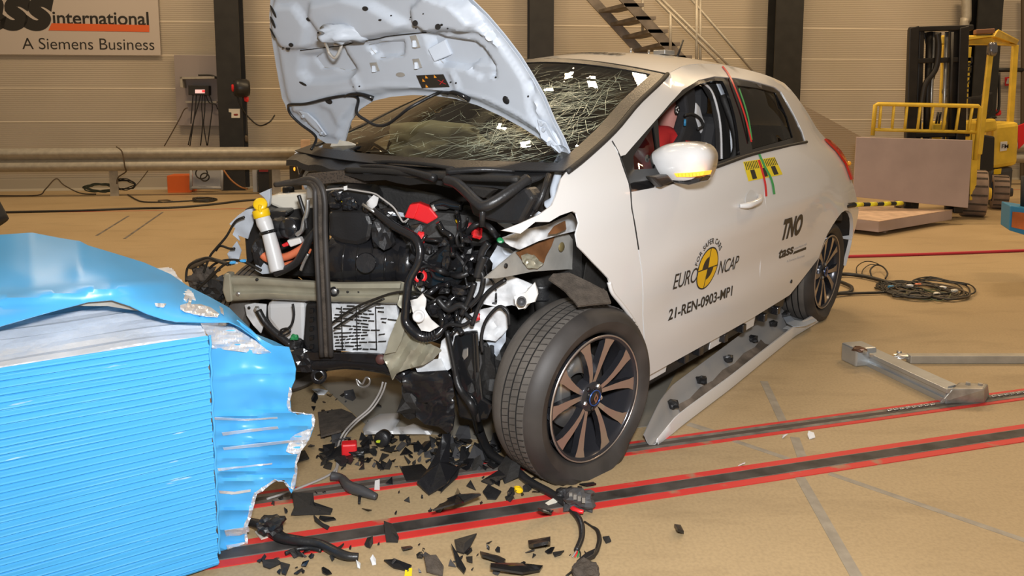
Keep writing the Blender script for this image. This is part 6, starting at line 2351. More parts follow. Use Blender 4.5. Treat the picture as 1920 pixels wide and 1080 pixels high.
def shard(x, y, w_, h_, mt, seed, thick=.004, lift=.012, pts=None, name='plastic_shard', label=None, cat='shard', group=None):
    """flat broken piece on the floor: w_, h_ are its spans in pixels at (x, y)."""
    rr = random.Random(seed)
    if pts is None:
        n = rr.randint(3, 6)
        a0 = rr.random() * 6.28
        pts = []
        for k in range(n):
            a = a0 + 2 * math.pi * (k + rr.uniform(-.3, .3)) / n
            q = rr.uniform(.5, 1.0)
            pts.append((x + w_ / 2 * q * math.cos(a), y + h_ / 2 * q * math.sin(a)))
    P = [gp(*p) for p in pts]
    c = sum(P, Vector()) / len(P)
    ax = Vector((rr.uniform(-1, 1), rr.uniform(-1, 1), 0)).normalized()
    sp = max((p - c).length for p in P) + 1e-6
    bm = bmesh.new()
    A_, B_ = [], []
    lo_ = 1e9
    Z = []
    for p in P:
        s_ = (p - c).dot(ax) / sp
        Z.append(lift * (s_ * rr.uniform(.6, 1.2) + .5 * s_ * s_))
    m0 = min(Z)
    cz = (0 - m0) * .9 + lift * .35
    top = [bm.verts.new(Vector((p.x, p.y, z - m0 + thick + .0005))) for p, z in zip(P, Z)]
    bot_ = [bm.verts.new(Vector((p.x, p.y, z - m0 + .0005))) for p, z in zip(P, Z)]
    ct = bm.verts.new(Vector((c.x, c.y, cz + thick)))
    cb = bm.verts.new(Vector((c.x, c.y, cz)))
    n = len(P)
    for i in range(n):
        j = (i + 1) % n
        bm.faces.new((top[i], top[j], ct))
        bm.faces.new((bot_[j], bot_[i], cb))
        bm.faces.new((top[j], top[i], bot_[i], bot_[j]))
    return tag(mk(name, bm, mt, smooth=False), label, cat, group)


BL = [M['black_plastic'], M['black_gloss'], M['black_plastic'], M['black_matte'], M['grey_dark']]
big = [
    ([(750, 878), (790, 872), (806, 890), (830, 892), (800, 908), (762, 906)], .004, .01, 'flat black plastic sheet lying on the far rail, its edge jagged'),
    ([(830, 862), (846, 860), (842, 888), (860, 893), (838, 918), (804, 930), (782, 918), (800, 900), (818, 880)], .005, .05, 'crumpled shiny black plastic piece standing up between the rails'),
    ([(842, 890), (862, 890), (858, 904), (836, 918), (826, 926), (832, 908)], .004, .03, 'narrow curved black shard right of the crumpled piece'),
    ([(548, 944), (588, 940), (590, 956), (622, 958), (620, 966), (580, 968), (546, 972), (552, 962)], .005, .02, 'square grey-black plastic piece with a tongue, left between the rails'),
    ([(586, 952), (600, 964), (622, 962), (624, 956)], .004, .01, 'small black strip under the tongue of the square piece'),
    ([(600, 974), (626, 972), (630, 976), (610, 980), (598, 978)], .004, .006, 'thin black sliver below the square grey-black piece'),
    ([(588, 976), (606, 986), (618, 990), (614, 996), (590, 984)], .004, .01, 'wedge shaped black shard near the left end of the near rail'),
    ([(860, 952), (898, 948), (902, 966), (870, 972), (852, 992), (812, 994), (838, 978), (846, 966), (838, 950), (850, 945), (858, 918), (862, 925)], .006, .06, 'large bent black plastic piece lying over the near rail'),
    ([(720, 1000), (736, 1000), (748, 1012), (746, 1018), (724, 1018)], .006, .02, 'dark grey plastic block shard on the near rail'),
    ([(1012, 964), (1038, 960), (1034, 974), (1018, 992), (1008, 988)], .006, .03, 'dark tilted plastic piece at the rail below the harness'),
    ([(990, 1020), (1032, 1012), (1032, 1030), (1028, 1046), (1000, 1044), (992, 1034)], .010, .03, 'black clip shaped plastic block before the near rail'),
    ([(1036, 1038), (1058, 1038), (1052, 1047), (1040, 1046)], .004, .01, 'small black wedge right of the clip shaped block'),
    ([(852, 1020), (894, 1022), (882, 1034), (870, 1042), (856, 1036)], .005, .02, 'broad jagged black shard in the middle before the near rail'),
    ([(846, 1038), (858, 1050), (874, 1070), (870, 1078), (856, 1064)], .005, .02, 'long curved black shard below the broad jagged one'),
    ([(900, 1042), (936, 1046), (948, 1054), (944, 1064), (904, 1060)], .006, .02, 'curled dark plastic piece in the middle of the foreground'),
    ([(874, 1050), (886, 1046), (886, 1060), (876, 1060)], .005, .01, 'squarish small black shard left of the curled dark piece'),
    ([(796, 1064), (818, 1058), (832, 1068), (830, 1082), (800, 1080)], .005, .02, 'torn dark felt-like shard at the bottom edge, left of centre'),
    ([(720, 1058), (742, 1056), (772, 1064), (764, 1072), (738, 1068)], .004, .01, 'black narrow shard with a pointed end, bottom left of centre'),
    ([(752, 1028), (770, 1026), (774, 1038), (756, 1040)], .004, .01, 'small black square shard near the bottom, left of centre'),
    ([(492, 1060), (520, 1054), (528, 1058), (506, 1068), (494, 1066)], .004, .01, 'oval black shard near the blue barrier at the bottom left'),
    ([(526, 1066), (544, 1066), (536, 1080), (528, 1078)], .004, .01, 'black triangular shard near the bottom left corner of the debris'),
    ([(920, 1074), (970, 1064), (1018, 1064), (1012, 1076), (980, 1090), (920, 1090)], .006, .02, 'long dark plastic strip cut by the bottom edge of the picture'),
    ([(902, 905), (936, 896), (948, 906), (920, 911)], .004, .02, 'black pointed shard just above the near rail beside the harness'),
    ([(934, 890), (960, 876), (978, 892), (972, 906), (946, 908)], .005, .05, 'curved black plastic shell beside the front tyre'),
    ([(905, 926), (915, 918), (940, 928), (930, 938), (914, 938)], .004, .01, 'ragged small black shard between harness and rails'),
    ([(1086, 912), (1112, 906), (1118, 914), (1100, 918)], .005, .01, 'dark curved sliver by the broken connector'),
    ([(1264, 994), (1276, 990), (1282, 1004), (1270, 1010)], .010, .02, 'lone black crumpled bit on the open floor at the right'),
    ([(1130, 1010), (1142, 1012), (1146, 1018), (1136, 1020)], .004, .008, 'lone dark flake right of the harness end'),
    ([(512, 858), (572, 852), (580, 864), (540, 872)], .004, .01, 'black strip shards right beside the barrier edge'),
    ([(596, 776), (640, 770), (660, 782), (670, 800), (640, 826), (602, 832)], .008, .03, 'grey felt mat piece lying beside the barrier'),
    ([(600, 860), (640, 840), (660, 842), (636, 862), (606, 868)], .004, .01, 'dark shard group piece left of the red plug'),
]
for i, (pts, th, lf, lab) in enumerate(big):
    x = sum(p[0] for p in pts) / len(pts)
    y = sum(p[1] for p in pts) / len(pts)
    mt_ = M['felt'] if 'felt' in lab else (M['black_wet'] if 'shiny' in lab or 'bent' in lab else BL[i % 4])
    shard(x, y, 0, 0, mt_, 300 + i, th, lf, pts, 'plastic_shard' if 'felt' not in lab else 'felt_piece', lab)
# scattered small shards, region by region
REG = [('small black shards under the crushed front', 'small black shard under the crushed front of the car', (600, 815, 940, 880), 95, (7, 30)),
       ('small black shards by the front tyre', 'small black shard heaped beside the front tyre', (800, 825, 935, 880), 55, (12, 38)),
       ('small black shards right of the barrier', 'small black shard on the floor right of the blue barrier', (540, 735, 720, 880), 48, (4, 20)),
       ('small black shards between the rails', 'small black shard lying between the two floor rails', (500, 895, 1090, 975), 46, (4, 20)),
       ('small black shards before the near rail', 'small black shard in front of the near floor rail', (480, 1020, 1130, 1078), 48, (4, 20))]
for gname, lab, (x0, y0, x1, y1), n, (s0, s1) in REG:
    for k in range(n):
        x, y = rd.uniform(x0, x1), rd.uniform(y0, y1)
        if 'rails' in gname or 'near rail' in gname:
            yl = 1033 - (x - 460) * .153
            y = min(max(y, yl - 85), yl - 20) if 'two' in lab else max(y, yl + 25)
            if y > 1079:
                continue
        s_ = s0 + (s1 - s0) * rd.random() ** 2.2
        shard(x, y, s_ * 1.5, s_ * .9, rd.choice(BL), 1000 + k + int(x), .003, .003 + .0005 * s_, label=lab, group=gname)
WHT = [(1468, 820, 22, 10, 'white triangular paint flake on the floor, left of the pair by the tape'), (1521, 820, 24, 10, 'white pointed paint flake on the floor, right of the pair by the tape'), (1392, 872, 22, 10, 'grey-white curled paint flake before the near rail on the right'),
       (600, 738, 38, 14, 'white broken plastic piece with a black underside right of the barrier'), (654, 744, 26, 10, 'small white ragged plastic piece beneath the tow eye'), (878, 842, 14, 9, 'white triangular chip among the black shards under the car'),
       (1140, 854, 16, 6, 'white chip lying against the front tyre'), (700, 1056, 16, 10, 'pale blue-white chip near the bottom left of the debris'), (672, 1064, 14, 8, 'greyish chip beside the pale chip at the bottom')]
for i, (x, y, w_, h_, lab) in enumerate(WHT):
    shard(x, y, w_, h_, M['white_torn'] if i > 2 else M['white_paint'], 70 + i, .003, .012, name='paint_chip', label=lab, cat='chip')
shard(590, 750, 24, 16, M['black_gloss'], 99, .004, .02, label='black piece lying under the white broken plastic', cat='shard')
shard(712, 913, 10, 14, M['white_plastic'], 5, .003, .004, pts=[(703, 906), (712, 905), (712, 920), (702, 920)], name='paper_tag', label='white paper tag lying on the far rail', cat='tag')
shard(1040, 945, 10, 10, M['cream'], 6, .004, .006, pts=[(1022, 946), (1044, 938), (1048, 944), (1028, 950)], name='splinter', label='pale splinter on the near rail beside the harness', cat='chip')
shard(490, 1003, 10, 10, M['cream'], 7, .004, .006, pts=[(478, 1000), (494, 992), (506, 1008), (490, 1017)], name='label_piece', label='pale paper label piece beside the barrier on the floor', cat='chip')
shard(765, 1074, 10, 10, M['tape_yellow'], 8, .002, .002, pts=[(760, 1068), (773, 1068), (772, 1084), (758, 1084)], name='tape_piece', label='small yellow tape piece at the bottom edge', cat='tape')
tag(lump('broken_clip', gp(972, 918, .012), .014, .012, .010, M['cap_yellow'], seed=6, amp=.4), 'tiny yellow and blue clip beside the harness on the floor', 'clip')
# broken connector by the harness end
KN = thing('broken_connector', 'broken dark connector with a red band lying on the near rail', 'connector', gp(1090, 945))
lump('housing', gp(1084, 938, .03), .045, .035, .028, M['grey_dark'], KN, seed=12, amp=.5, sub=3)
lump('housing', gp(1060, 928, .02), .028, .02, .02, M['black_plastic'], KN, seed=13, amp=.5, sub=3)
tube('red_band', [gp(1064, 944, .015), gp(1078, 956, .02), gp(1094, 960, .02)], [.008, .009, .006], M['red'], KN)
for k in range(4):
    x = 1070 + k * 8
    box('pin', gp(x, 928 + k * 3, .062), (.005, 0, 0), (0, .004, 0), (0, 0, .008), M['steel'], KN)
# black wand with a lead, lower right
W_ = thing('sensor_lead', 'thin black lead with a flat end piece right of the harness', 'lead', gp(1115, 1040))
tube('lead', [gp(1096, 978, .008), gp(1108, 986, .008), gp(1120, 995, .008), gp(1124, 1012, .008), gp(1119, 1032, .009), gp(1112, 1044, .01)], [.003, .003, .006, .007, .007, .006], M['cable'], W_)
prism('end_piece', [gp(1120, 1034, .006), gp(1114, 1048, .006), gp(1090, 1062, .006), gp(1080, 1060, .006), gp(1098, 1044, .006)], (0, 0, .014), M['black_plastic'], W_, bevel=.003)
tube('wire_end', [gp(1086, 1062, .008), gp(1072, 1072, .006), gp(1062, 1080, .005)], .003, M['cable'], W_)
lump('felt_stub', gp(1098, 1072, .022), .035, .03, .022, M['felt'], W_, seed=3, amp=.3, sub=3)
# loom lying beside the barrier
tag(tube('wire_loom', [gp(466, 978, .02), gp(488, 984, .03), gp(512, 994, .03), gp(528, 1008, .02), (gp(560, 1014, .02)), gp(600, 1020, .018), gp(632, 1036, .018), gp(652, 1043, .016), gp(672, 1044, .014)], [.012, .014, .02, .015, .014, .012, .013, .012, .010], M['black_plastic']), 'thick black wire loom lying on the near rail beside the barrier', 'loom')
tag(tube('wire_loom', [gp(535, 1038, .01), gp(556, 1030, .01), gp(580, 1028, .01), gp(602, 1032, .01)], .006, M['black_plastic']), 'thin black cable arc below the thick loom on the near rail', 'loom')
tag(lump('loom_clamp', gp(508, 984, .052), .035, .025, .022, M['black_plastic'], seed=5, amp=.5, sub=3), 'black clamp block on the thick loom by the barrier', 'clamp')
tag(tube('debris_piece', [gp(622, 893, .02), gp(640, 896, .02), gp(654, 912, .02), gp(676, 920, .02), gp(706, 932, .012)], [.016, .012, .018, .018, .010], M['grey_dark']), 'bent dark plastic arm lying across the far rail', 'broken part')
tag(prism('bent_foot', [gp(672, 926, .004), gp(678, 926, .004), gp(676, 946, .004), gp(671, 946, .004)], (0, 0, .008), M['black_plastic'], bevel=.002), 'small black peg below the bent plastic arm', 'broken part')
# red plug, washer bottle piece
RP = thing('red_plug', 'bright red cable plug lying before the washer bottle piece', 'plug', gp(655, 845))
box('plug_body', gp(655, 840, .03), (.027, .004, 0), (-.004, .02, 0), (0, 0, .022), M['red'], RP, bevel=.006)
lump('plug_socket', gp(668, 848, .015), .03, .02, .014, M['black_plastic'], RP, seed=4, amp=.3, sub=3)
lump('plug_socket', gp(646, 850, .012), .016, .016, .012, M['black_plastic'], RP, seed=6, amp=.3, sub=3)
WB = thing('bottle_piece', 'broken milky washer bottle piece with a black cap on the floor', 'bottle', gp(745, 812))
wo = [(680, 800), (690, 784), (712, 772), (746, 770), (750, 784), (742, 796), (760, 796), (775, 790), (790, 796), (812, 802), (808, 812), (780, 815), (700, 814), (682, 812)]
bm = face_to(sheet_bm(wo, lambda x, y: gp(x, min(y + 4, 815), .005 + .038 * math.sqrt(max(0, min(1, segdist(x, y, wo) / 12.0))) * (1 if x < 752 else .55)), 7), ORG)
mk('shell', bm, M['translucent'], WB, smooth=True, solid=.004)
lathe('cap', [(.024, -.02), (.03, -.016), (.03, .012), (.024, .018), (0, .018)], gp(718, 822, .031), (-.25, -1, .15), M['black_plastic'], WB, 24)
lump('cap_mark', gp(714, 823, .031) + Vector((-.006, -.022, .0)), .008, .004, .005, mat('lime_mark', (.5, .6, .03), .4), WB, seed=2, amp=.3)
# ================================================================== forklift and things by the wall
FK = thing('forklift', 'yellow forklift truck with a black mast parked at the back right', 'forklift', gp(1800, 408))
FY = 8.15
fax = Vector((.30, .954, 0)).normalized()                 # from the fork end towards the rear of the truck
Y_ = M['yellow']
M['mast'] = mat('black_mast', (.016, .013, .011), .5, var=.3)


def fprism(nm, pl, Y, t, mt, bevel=.01, parent=None):
    return prism(nm, [dp(x, y, Y) for x, y in pl], fax * t, mt, parent or FK, bevel=bevel)


for x0, x1, xb0, xb1 in ((1706, 1724, 1694, 1712), (1800, 1818, 1788, 1804)):
    fprism('mast_rail', [(x0, 52), (x1, 48), (xb1 + 2, 400), (xb0, 400)], FY, .14, M['mast'])
fprism('mast_rail', [(1724, 56), (1734, 56), (1722, 396), (1712, 396)], FY + .06, .10, M['mast'])
fprism('mast_rail', [(1782, 56), (1800, 54), (1790, 396), (1774, 396)], FY + .06, .10, M['mast'])
for y in (50, 110, 250, 330):
    fprism('mast_crosshead', [(1706 - (y - 50) * .035, y), (1826 - (y - 50) * .035, y - 4), (1826 - (y - 50) * .035, y + 6), (1706 - (y - 50) * .035, y + 9)], FY + .02, .10, M['mast'])
for x, r_ in ((1743, .035), (1750, .02), (1775, .02)):
    tube('lift_cylinder', [dp(x, 60, FY + .1), dp(x - 8, 300, FY + .1)], r_, M['steel'] if r_ < .03 else M['mast'], FK, spline=0)
tube('mast_hose', [dp(1757, 62, FY), dp(1760, 90, FY), dp(1754, 130, FY), dp(1735, 158, FY), dp(1727, 200, FY)], .03, M['mast'], FK)
tube('mast_chain', [dp(1786, 60, FY - .01), dp(1780, 250, FY - .01)], .016, M['mast'], FK, spline=0)
fprism('mast_plate', [(1731, 60), (1766, 60), (1760, 120), (1752, 150), (1744, 120)], FY + .12, .03, M['mast'])
# load backrest
BR = tube('backrest_frame', [dp(1636, 254, FY - .1), dp(1641, 197, FY - .1), dp(1646, 195, FY - .1), dp(1834, 199, FY - .1), dp(1838, 203, FY - .1), dp(1828, 300, FY - .1)], .022, Y_, FK, spline=0)
tube('backrest_rail', [dp(1638, 243, FY - .1), dp(1832, 248, FY - .1)], .018, Y_, FK, spline=0)
for k in range(8):
    xa, xb = 1652 + k * 24.5, 1648 + k * 24
    tube('backrest_bar', [dp(xa, 196 + k * .4, FY - .1), dp(xb, 246, FY - .1)], .015, Y_, FK, spline=0)
fprism('fork_carriage', [(1690, 262), (1824, 264), (1822, 300), (1690, 298)], FY - .06, .06, M['mast'])
for x in (1700, 1790):
    fprism('fork', [(x, 300), (x + 14, 300), (x + 10, 388), (x - 4, 388)], FY - .10, .05, M['mast'])
# overhead guard, body, counterweight
NY = FY + .35
fprism('guard_post', [(1855, 80), (1866, 78), (1842, 290), (1832, 290)], NY, .06, Y_)
fprism('guard_post', [(1900, 84), (1911, 84), (1901, 236), (1890, 236)], NY + .9, .08, Y_)
fprism('guard_post', [(1767, 84), (1779, 84), (1772, 200), (1762, 200)], NY + .3, .06, Y_)
bm = bmesh.new()
rf = [dp(1764, 70, NY + .1), dp(1836, 66, NY), dp(1868, 72, NY), dp(1872, 54, NY + .1), dp(1912, 74, NY + .95), dp(1908, 84, NY + .95), dp(1862, 84, NY + .1), dp(1764, 82, NY + .2)]
prism('guard_roof', [dp(1764, 66, NY + .1), dp(1862, 66, NY), dp(1874, 54, NY + .1), dp(1912, 74, NY + .9), dp(1906, 86, NY + .9), dp(1868, 84, NY), dp(1764, 84, NY + .1)], fax * .10, Y_, FK, bevel=.02)
prism('guard_roof_edge', [dp(1830, 55, NY), dp(1866, 53, NY), dp(1866, 62, NY), dp(1830, 64, NY)], fax * .12, mat('brown_guard_plate', (.26, .12, .06), .6), FK, bevel=.01)
lump('work_lamp', dp(1860, 92, NY - .06), .045, .04, .075, mat('lamp_chrome', (.25, .25, .28), .15, .8), FK, seed=3, amp=.2, sub=3, smooth=True)
fprism('drive_housing', [(1745, 230), (1836, 226), (1842, 260), (1838, 330), (1780, 330), (1745, 300)], NY + .05, .5, Y_, .03)
fprism('front_fender', [(1822, 250), (1836, 245), (1830, 375), (1818, 376)], FY + .02, .04, Y_)
fprism('seat_deck', [(1836, 226), (1868, 222), (1872, 244), (1840, 250)], NY + .3, .5, Y_, .03)
fprism('dark_bay', [(1840, 252), (1866, 256), (1864, 318), (1836, 330)], NY + .1, .3, M['black_matte'], .02)
fprism('counterweight', [(1862, 234), (1912, 228), (1908, 310), (1860, 318)], NY + .55, .7, Y_, .05)
fprism('counterweight_base', [(1856, 318), (1902, 312), (1896, 376), (1856, 384)], NY + .55, .6, M['grey_dark'], .05)
fprism('number_plate', [(1876, 266), (1889, 265), (1888, 282), (1875, 284)], NY + .53, .01, M['white_plastic'], .002)
fprism('name_plate', [(1864, 318), (1878, 316), (1877, 326), (1863, 329)], NY + .53, .01, M['cap_yellow'], .002)
pl_ = dp(1877.5, 278, NY + .515)
text_on('plate_lettering', 'FM', lambda x, y: pl_ + Vector((x, 0, y)), M['decal'], FK, size=.07, bold=.001)
m_pl = dp(1805, 200, FY - .012)
text_on('mast_lettering', 'HYSTER', lambda x, y: dp(1814.5, 186, FY + .014) + Vector((-y * .55 + x * .055, 0, x)), M['decal'], FK, size=.115, bold=.003)
fprism('mast_sign', [(1815, 88), (1822, 88), (1814, 196), (1808, 196)], FY + .02, .02, Y_, .002)
fprism('seat', [(1852, 176), (1862, 172), (1864, 200), (1858, 215), (1852, 214)], NY + .45, .3, M['black_matte'], .03)
fprism('seat', [(1816, 182), (1852, 178), (1856, 214), (1818, 218)], NY + .4, .1, M['black_matte'], .03)
tube('steering_wheel', [dp(1776 + 8 * math.cos(a), 172 + 8 * math.sin(a), NY + .15) for a in [k * math.pi / 6 for k in range(13)]], .012, M['mast'], FK)
for x in (1755, 1760):
    tube('lever', [dp(x, 232, NY), dp(x + 4, 210, NY)], .012, M['mast'], FK, spline=0)
tube('cab_rail', [dp(1850, 222, NY + .5), dp(1868, 220, NY + .5)], .012, M['mast'], FK, spline=0)
fprism('red_sheet', [(1908, 236), (1924, 230), (1922, 268), (1910, 280)], NY + .9, .03, M['red'], .004)
# wheels: cushion tyres
M['tyre_dusty'] = mat('dusty_tyre', (.30, .22, .17), .9, var=.2, vscale=8)
wn = Vector((.90, -.44, 0)).normalized()


def fwheel(px, py, Y, r, w_, cr):
    c = dp(px, py, Y)
    c.z = r
    W = lathe('wheel', [(r * .62, 0), (r * .97, .0), (r, -.02), (r, -w_), (r * .6, -w_)], c, wn, M['tyre_dusty'], FK, 36)
    for k in range(16):
        a = k * math.pi / 8
        a_, e1, e2 = frame_of(wn)
        rd_ = e1 * math.cos(a) + e2 * math.sin(a)
        if (c + rd_ * r).z < .05:
            continue
        box('tread_groove', c + rd_ * (r + .001) - wn * (w_ * .5), rd_ * .004, wn * (w_ * .46), wn.cross(rd_) * .010, M['felt'], W)
    lathe('hub', [(r * .62, -.02), (r * .5, .0), (r * .30, .01), (r * .24, .05), (0, .05)], c, wn, cr, W, 24)
    return W


fwheel(1848, 372, FY + .18, .255, .24, Y_)
fwheel(1722, 372, FY + .45, .255, .24, Y_)
fwheel(1889, 364, NY + .42, .20, .16, M['grey_dark'])
fwheel(1828, 362, NY + 1.2, .21, .18, M['grey_dark'])
# the board and the platform before the forklift
tag(prism('board', [dp(1606, 257, FY - .28), dp(1824, 263, FY - .28), dp(1815, 390, FY - .36), dp(1599, 369, FY - .36)], Vector((.015, .05, 0)), M['panel_grey'], bevel=.004), 'large pinkish grey board standing against the forklift forks', 'board')
pz = .14
pt = [gp(1545, 405, pz), gp(1648, 416, pz), gp(1786, 394, pz), gp(1700, 392, pz), gp(1570, 382, pz)]
PLT = thing('platform', 'low plywood topped platform on the floor before the forklift', 'platform', gp(1660, 430))
bm = bmesh.new()
add_prism(bm, pt, (0, 0, -.10))
mk('slab', bm, M['panel_grey'], PLT, smooth=False, bevel=.004)
bm = bmesh.new()
add_prism(bm, [p + Vector((0, 0, .006)) for p in pt], (0, 0, -.006))
mk('top_sheet', bm, M['wood'], PLT, smooth=False)
for f in (.25, .75):
    a = pt[1].lerp(pt[2], f)
    b = pt[0].lerp(pt[4], f)
    box('bearer', (a.lerp(b, .5)) + Vector((0, 0, -.12)), (a - b) * .35, (a - b).normalized().cross(Vector((0, 0, 1))) * .05, (0, 0, .02), M['wood'], PLT)

# blue bin frame at the right edge
BIN = thing('steel_stand', 'blue steel stand with an orange panel at the right picture edge', 'stand', gp(1935, 452))
yb = gp(1905, 445).y
yb = 5.2
fr_ = [dp(1894, 386, yb), dp(1960, 396, yb), dp(1958, 452, yb), dp(1892, 432, yb)]
prism('frame', fr_, (.1, .25, 0), M['blue_paint'], BIN, bevel=.006)
prism('orange_panel', [dp(1899, 397, yb - .006), dp(1950, 402, yb - .006), dp(1948, 437, yb - .006), dp(1897, 426, yb - .006)], (0, .004, 0), mat('rusty_orange', (.50, .13, .03), .6, var=.3), BIN)
fl_ = dp(1940, 450, yb + .1)
tube('stand_leg', [fl_, Vector((fl_.x, fl_.y, 0))], .03, M['black_matte'], BIN, spline=0)
tube('stand_leg', [fl_ + Vector((.25, .1, 0)), Vector((fl_.x + .25, fl_.y + .1, 0))], .03, M['black_matte'], BIN, spline=0)
tube('stand_post', [dp(1919, 390, yb + .1), dp(1920, 330, yb + .1)], .02, M['black_matte'], BIN, spline=0)

# wall equipment left of the column
EQ = thing('equipment_board', 'grey wall board with a small receiver and hanging leads, left of the column', 'equipment board', wp(370, 170, .05))
def wq(x, y, o=.06):
    return wp(x, y, o)
prism('board', [wq(327, 103), wq(408, 104), wq(412, 236), wq(333, 235)], WN * .02, mat('grey_board', (.30, .26, .25), .6), EQ)
prism('bracket', [wq(344, 145, .10), wq(408, 144, .10), wq(408, 148, .10), (wq(344, 149, .10))], WN * .16, M['galv'], EQ)
prism('bracket_side', [wq(344, 145, .10), wq(348, 145, .10), wq(350, 165, .10), wq(345, 163, .10)], WN * .16, M['galv'], EQ)
prism('receiver', [wq(358, 160, .10), wq(396, 161, .10), wq(396, 179, .10), wq(358, 178, .10)], WN * .12, M['black_matte'], EQ, bevel=.006)
prism('display', [wq(366, 168, .225), wq(384, 168, .225), wq(384, 175, .225), wq(366, 175, .225)], WN * .004, mat('lit_display', (.5, .45, .45), .4, emit=(1, .55, .5), estr=.7), EQ)
prism('display', [wq(379, 169, .232), wq(384, 169, .232), wq(384, 173, .232), wq(379, 173, .232)], WN * .004, mat('red_display', (.7, .03, .03), .4, emit=(1, .05, .05), estr=1.0), EQ)
prism('cable_rail', [wq(350, 189, .10), wq(408, 190, .10), wq(408, 193, .10), wq(350, 193, .10)], WN * .05, M['galv'], EQ)
for pl in ([(362, 178), (360, 200), (358, 232)], [(368, 178), (367, 195), (364, 220), (356, 274)], [(376, 178), (372, 195), (362, 230), (353, 272)], [(380, 178), (378, 200), (380, 230), (376, 273)], [(384, 178), (384, 205), (382, 235), (388, 273)],
           [(392, 178), (398, 198), (394, 235), (389, 273)], [(386, 178), (392, 192), (404, 196), (408, 205)], [(352, 202), (345, 206), (335, 226), (308, 274)]):
    tube('lead', [wq(x, y, .17) for x, y in pl], .008, M['cable_brown'] if pl[0][0] == 352 else M['cable'], EQ, res=5)
tube('antenna', [wq(372, 141, .18), wq(395, 141, .18), wq(408, 146, .18)], .012, M['cable'], EQ)
# cable reel, tag and lead on the column
RE = thing('cable_reel', 'black cable reel with a red hub hanging on the column', 'cable reel', wp(452, 165, .55))
ra_ = Vector((-.86, -.45, 0))
lathe('drum', [(0, .11), (.05, .11), (.11, .09), (.125, .05), (.125, -.06), (.10, -.10), (0, -.10)], wp(453, 165, .60), ra_, M['black_plastic'], RE, 32)
lathe('hub', [(0, .135), (.045, .13), (.055, .10)], wp(453, 165, .60), ra_, M['red'], RE, 16)
tube('lead', [wp(459, 180, .55), wp(462, 190, .55), wp(462, 258, .55)], .010, M['cable'], RE)
lump('lead_plug', wp(462, 186, .55), .03, .03, .04, M['red'], RE, seed=2, amp=.2)
lump('lead_plug', wp(462, 260, .55), .02, .02, .05, M['cable_brown'], RE, seed=3, amp=.2)
tube('hanging_lead', [wp(445, 180, .5), wp(450, 195, .5), (wp(462, 215, .45)), wp(485, 235, .4), wp(505, 229, .4), wp(515, 216, .3)], .011, M['cable'], RE)
prism('notice', [wp(429, 204, .50), wp(450, 204, .50), wp(450, 221, .50), wp(434, 221, .50), wp(434, 211, .50), wp(429, 210, .50)], WN * .005, M['cream'])
tag(bpy.data.objects['notice'], 'small white notice fixed to the column under the cable reel', 'notice')
bpy.data.objects['notice'].name = 'column_notice'
lump('red_mark', wp(442, 215, .507), .03, .004, .014, mat('dark_red_mark', (.25, .03, .02), .6), bpy.data.objects['column_notice'], seed=4, amp=.3)
# boxes and frame at the foot of the wall
def wbox(nm, x0, y0, x1, y1, off, dep, mt, lab=None, cat=None, parent=None, bevel=.006):
    a, b = wp(x0, y1, off), wp(x1, y0, off)
    z0 = 0.0 if parent is None else a.z
    P = [Vector((a.x, a.y, z0)), Vector((b.x, b.y, z0)), Vector((b.x, b.y, b.z)), Vector((a.x, a.y, b.z))]
    o = prism(nm, P, -WN * dep, mt, parent, bevel=bevel)
    return tag(o, lab, cat) if lab else o


wbox('toolbox', 314, 329, 356, 356, .55, .3, M['orange_box'], 'orange box on the floor below the guardrail', 'box')
TR = thing('trolley', 'grey tube trolley frame beside the orange box below the guardrail', 'trolley', wp(388, 356, .55) * 1)
TR.location.z = 0
for (a, b) in (((358, 312), (358, 356)), ((416, 312), (416, 356)), ((358, 352), (416, 352)), ((358, 316), (416, 316))):
    tube('frame_tube', [wp(a[0], a[1], .6), wp(b[0], b[1], .6)], .02, M['concrete_grey'], TR, spline=0)
prism('panel', [wp(362, 318, .5), wp(414, 318, .5), wp(414, 350, .5), wp(362, 350, .5)], WN * .02, M['concrete_grey'], TR)
for cx_, cy_, r_ in ((378, 325, 11), (384, 332, 8)):
    tube('hung_cable', [wp(cx_ + r_ * math.cos(a), cy_ + r_ * .9 * math.sin(a), .66) for a in [k * math.pi / 5 for k in range(14)]], .009, M['cable'], TR)
tag(tube('orange_cable', [wp(416, 314, .66), wp(432, 336, .66), wp(450, 350, .66), wp(464, 354, .7)], .012, mat('orange_cable', (.42, .17, .05), .5)), 'thin orange cable hanging down beside the trolley', 'cable')
wbox('white_post', 474, 312, 481, 356, .6, .05, M['concrete_grey'], 'slim grey post on the floor right of the column foot', 'post')
wbox('charger', 484, 318, 504, 354, .65, .2, M['black_matte'], 'black charger case on the floor behind the coolant tank', 'case')
prism('charger_label', [wp(486, 317, .66), wp(503, 317, .66), wp(503, 322, .66), wp(486, 322, .66)], WN * .004, mat('deep_red', (.25, .02, .02), .5), bpy.data.objects['charger'])
wbox('power_box', 543, 305, 562, 330, 1.3, .12, M['black_matte'], 'small black box with a glowing light behind the far wing', 'box')
lump('pilot_light', wp(552, 317, 1.305), .012, .008, .025, M['indicator'], bpy.data.objects['power_box'], seed=2, amp=.2)
PB = wbox('wooden_post', 565, 262, 580, 320, 1.35, .08, M['wood'], 'pale wooden post standing behind the bonnet corner', 'post')
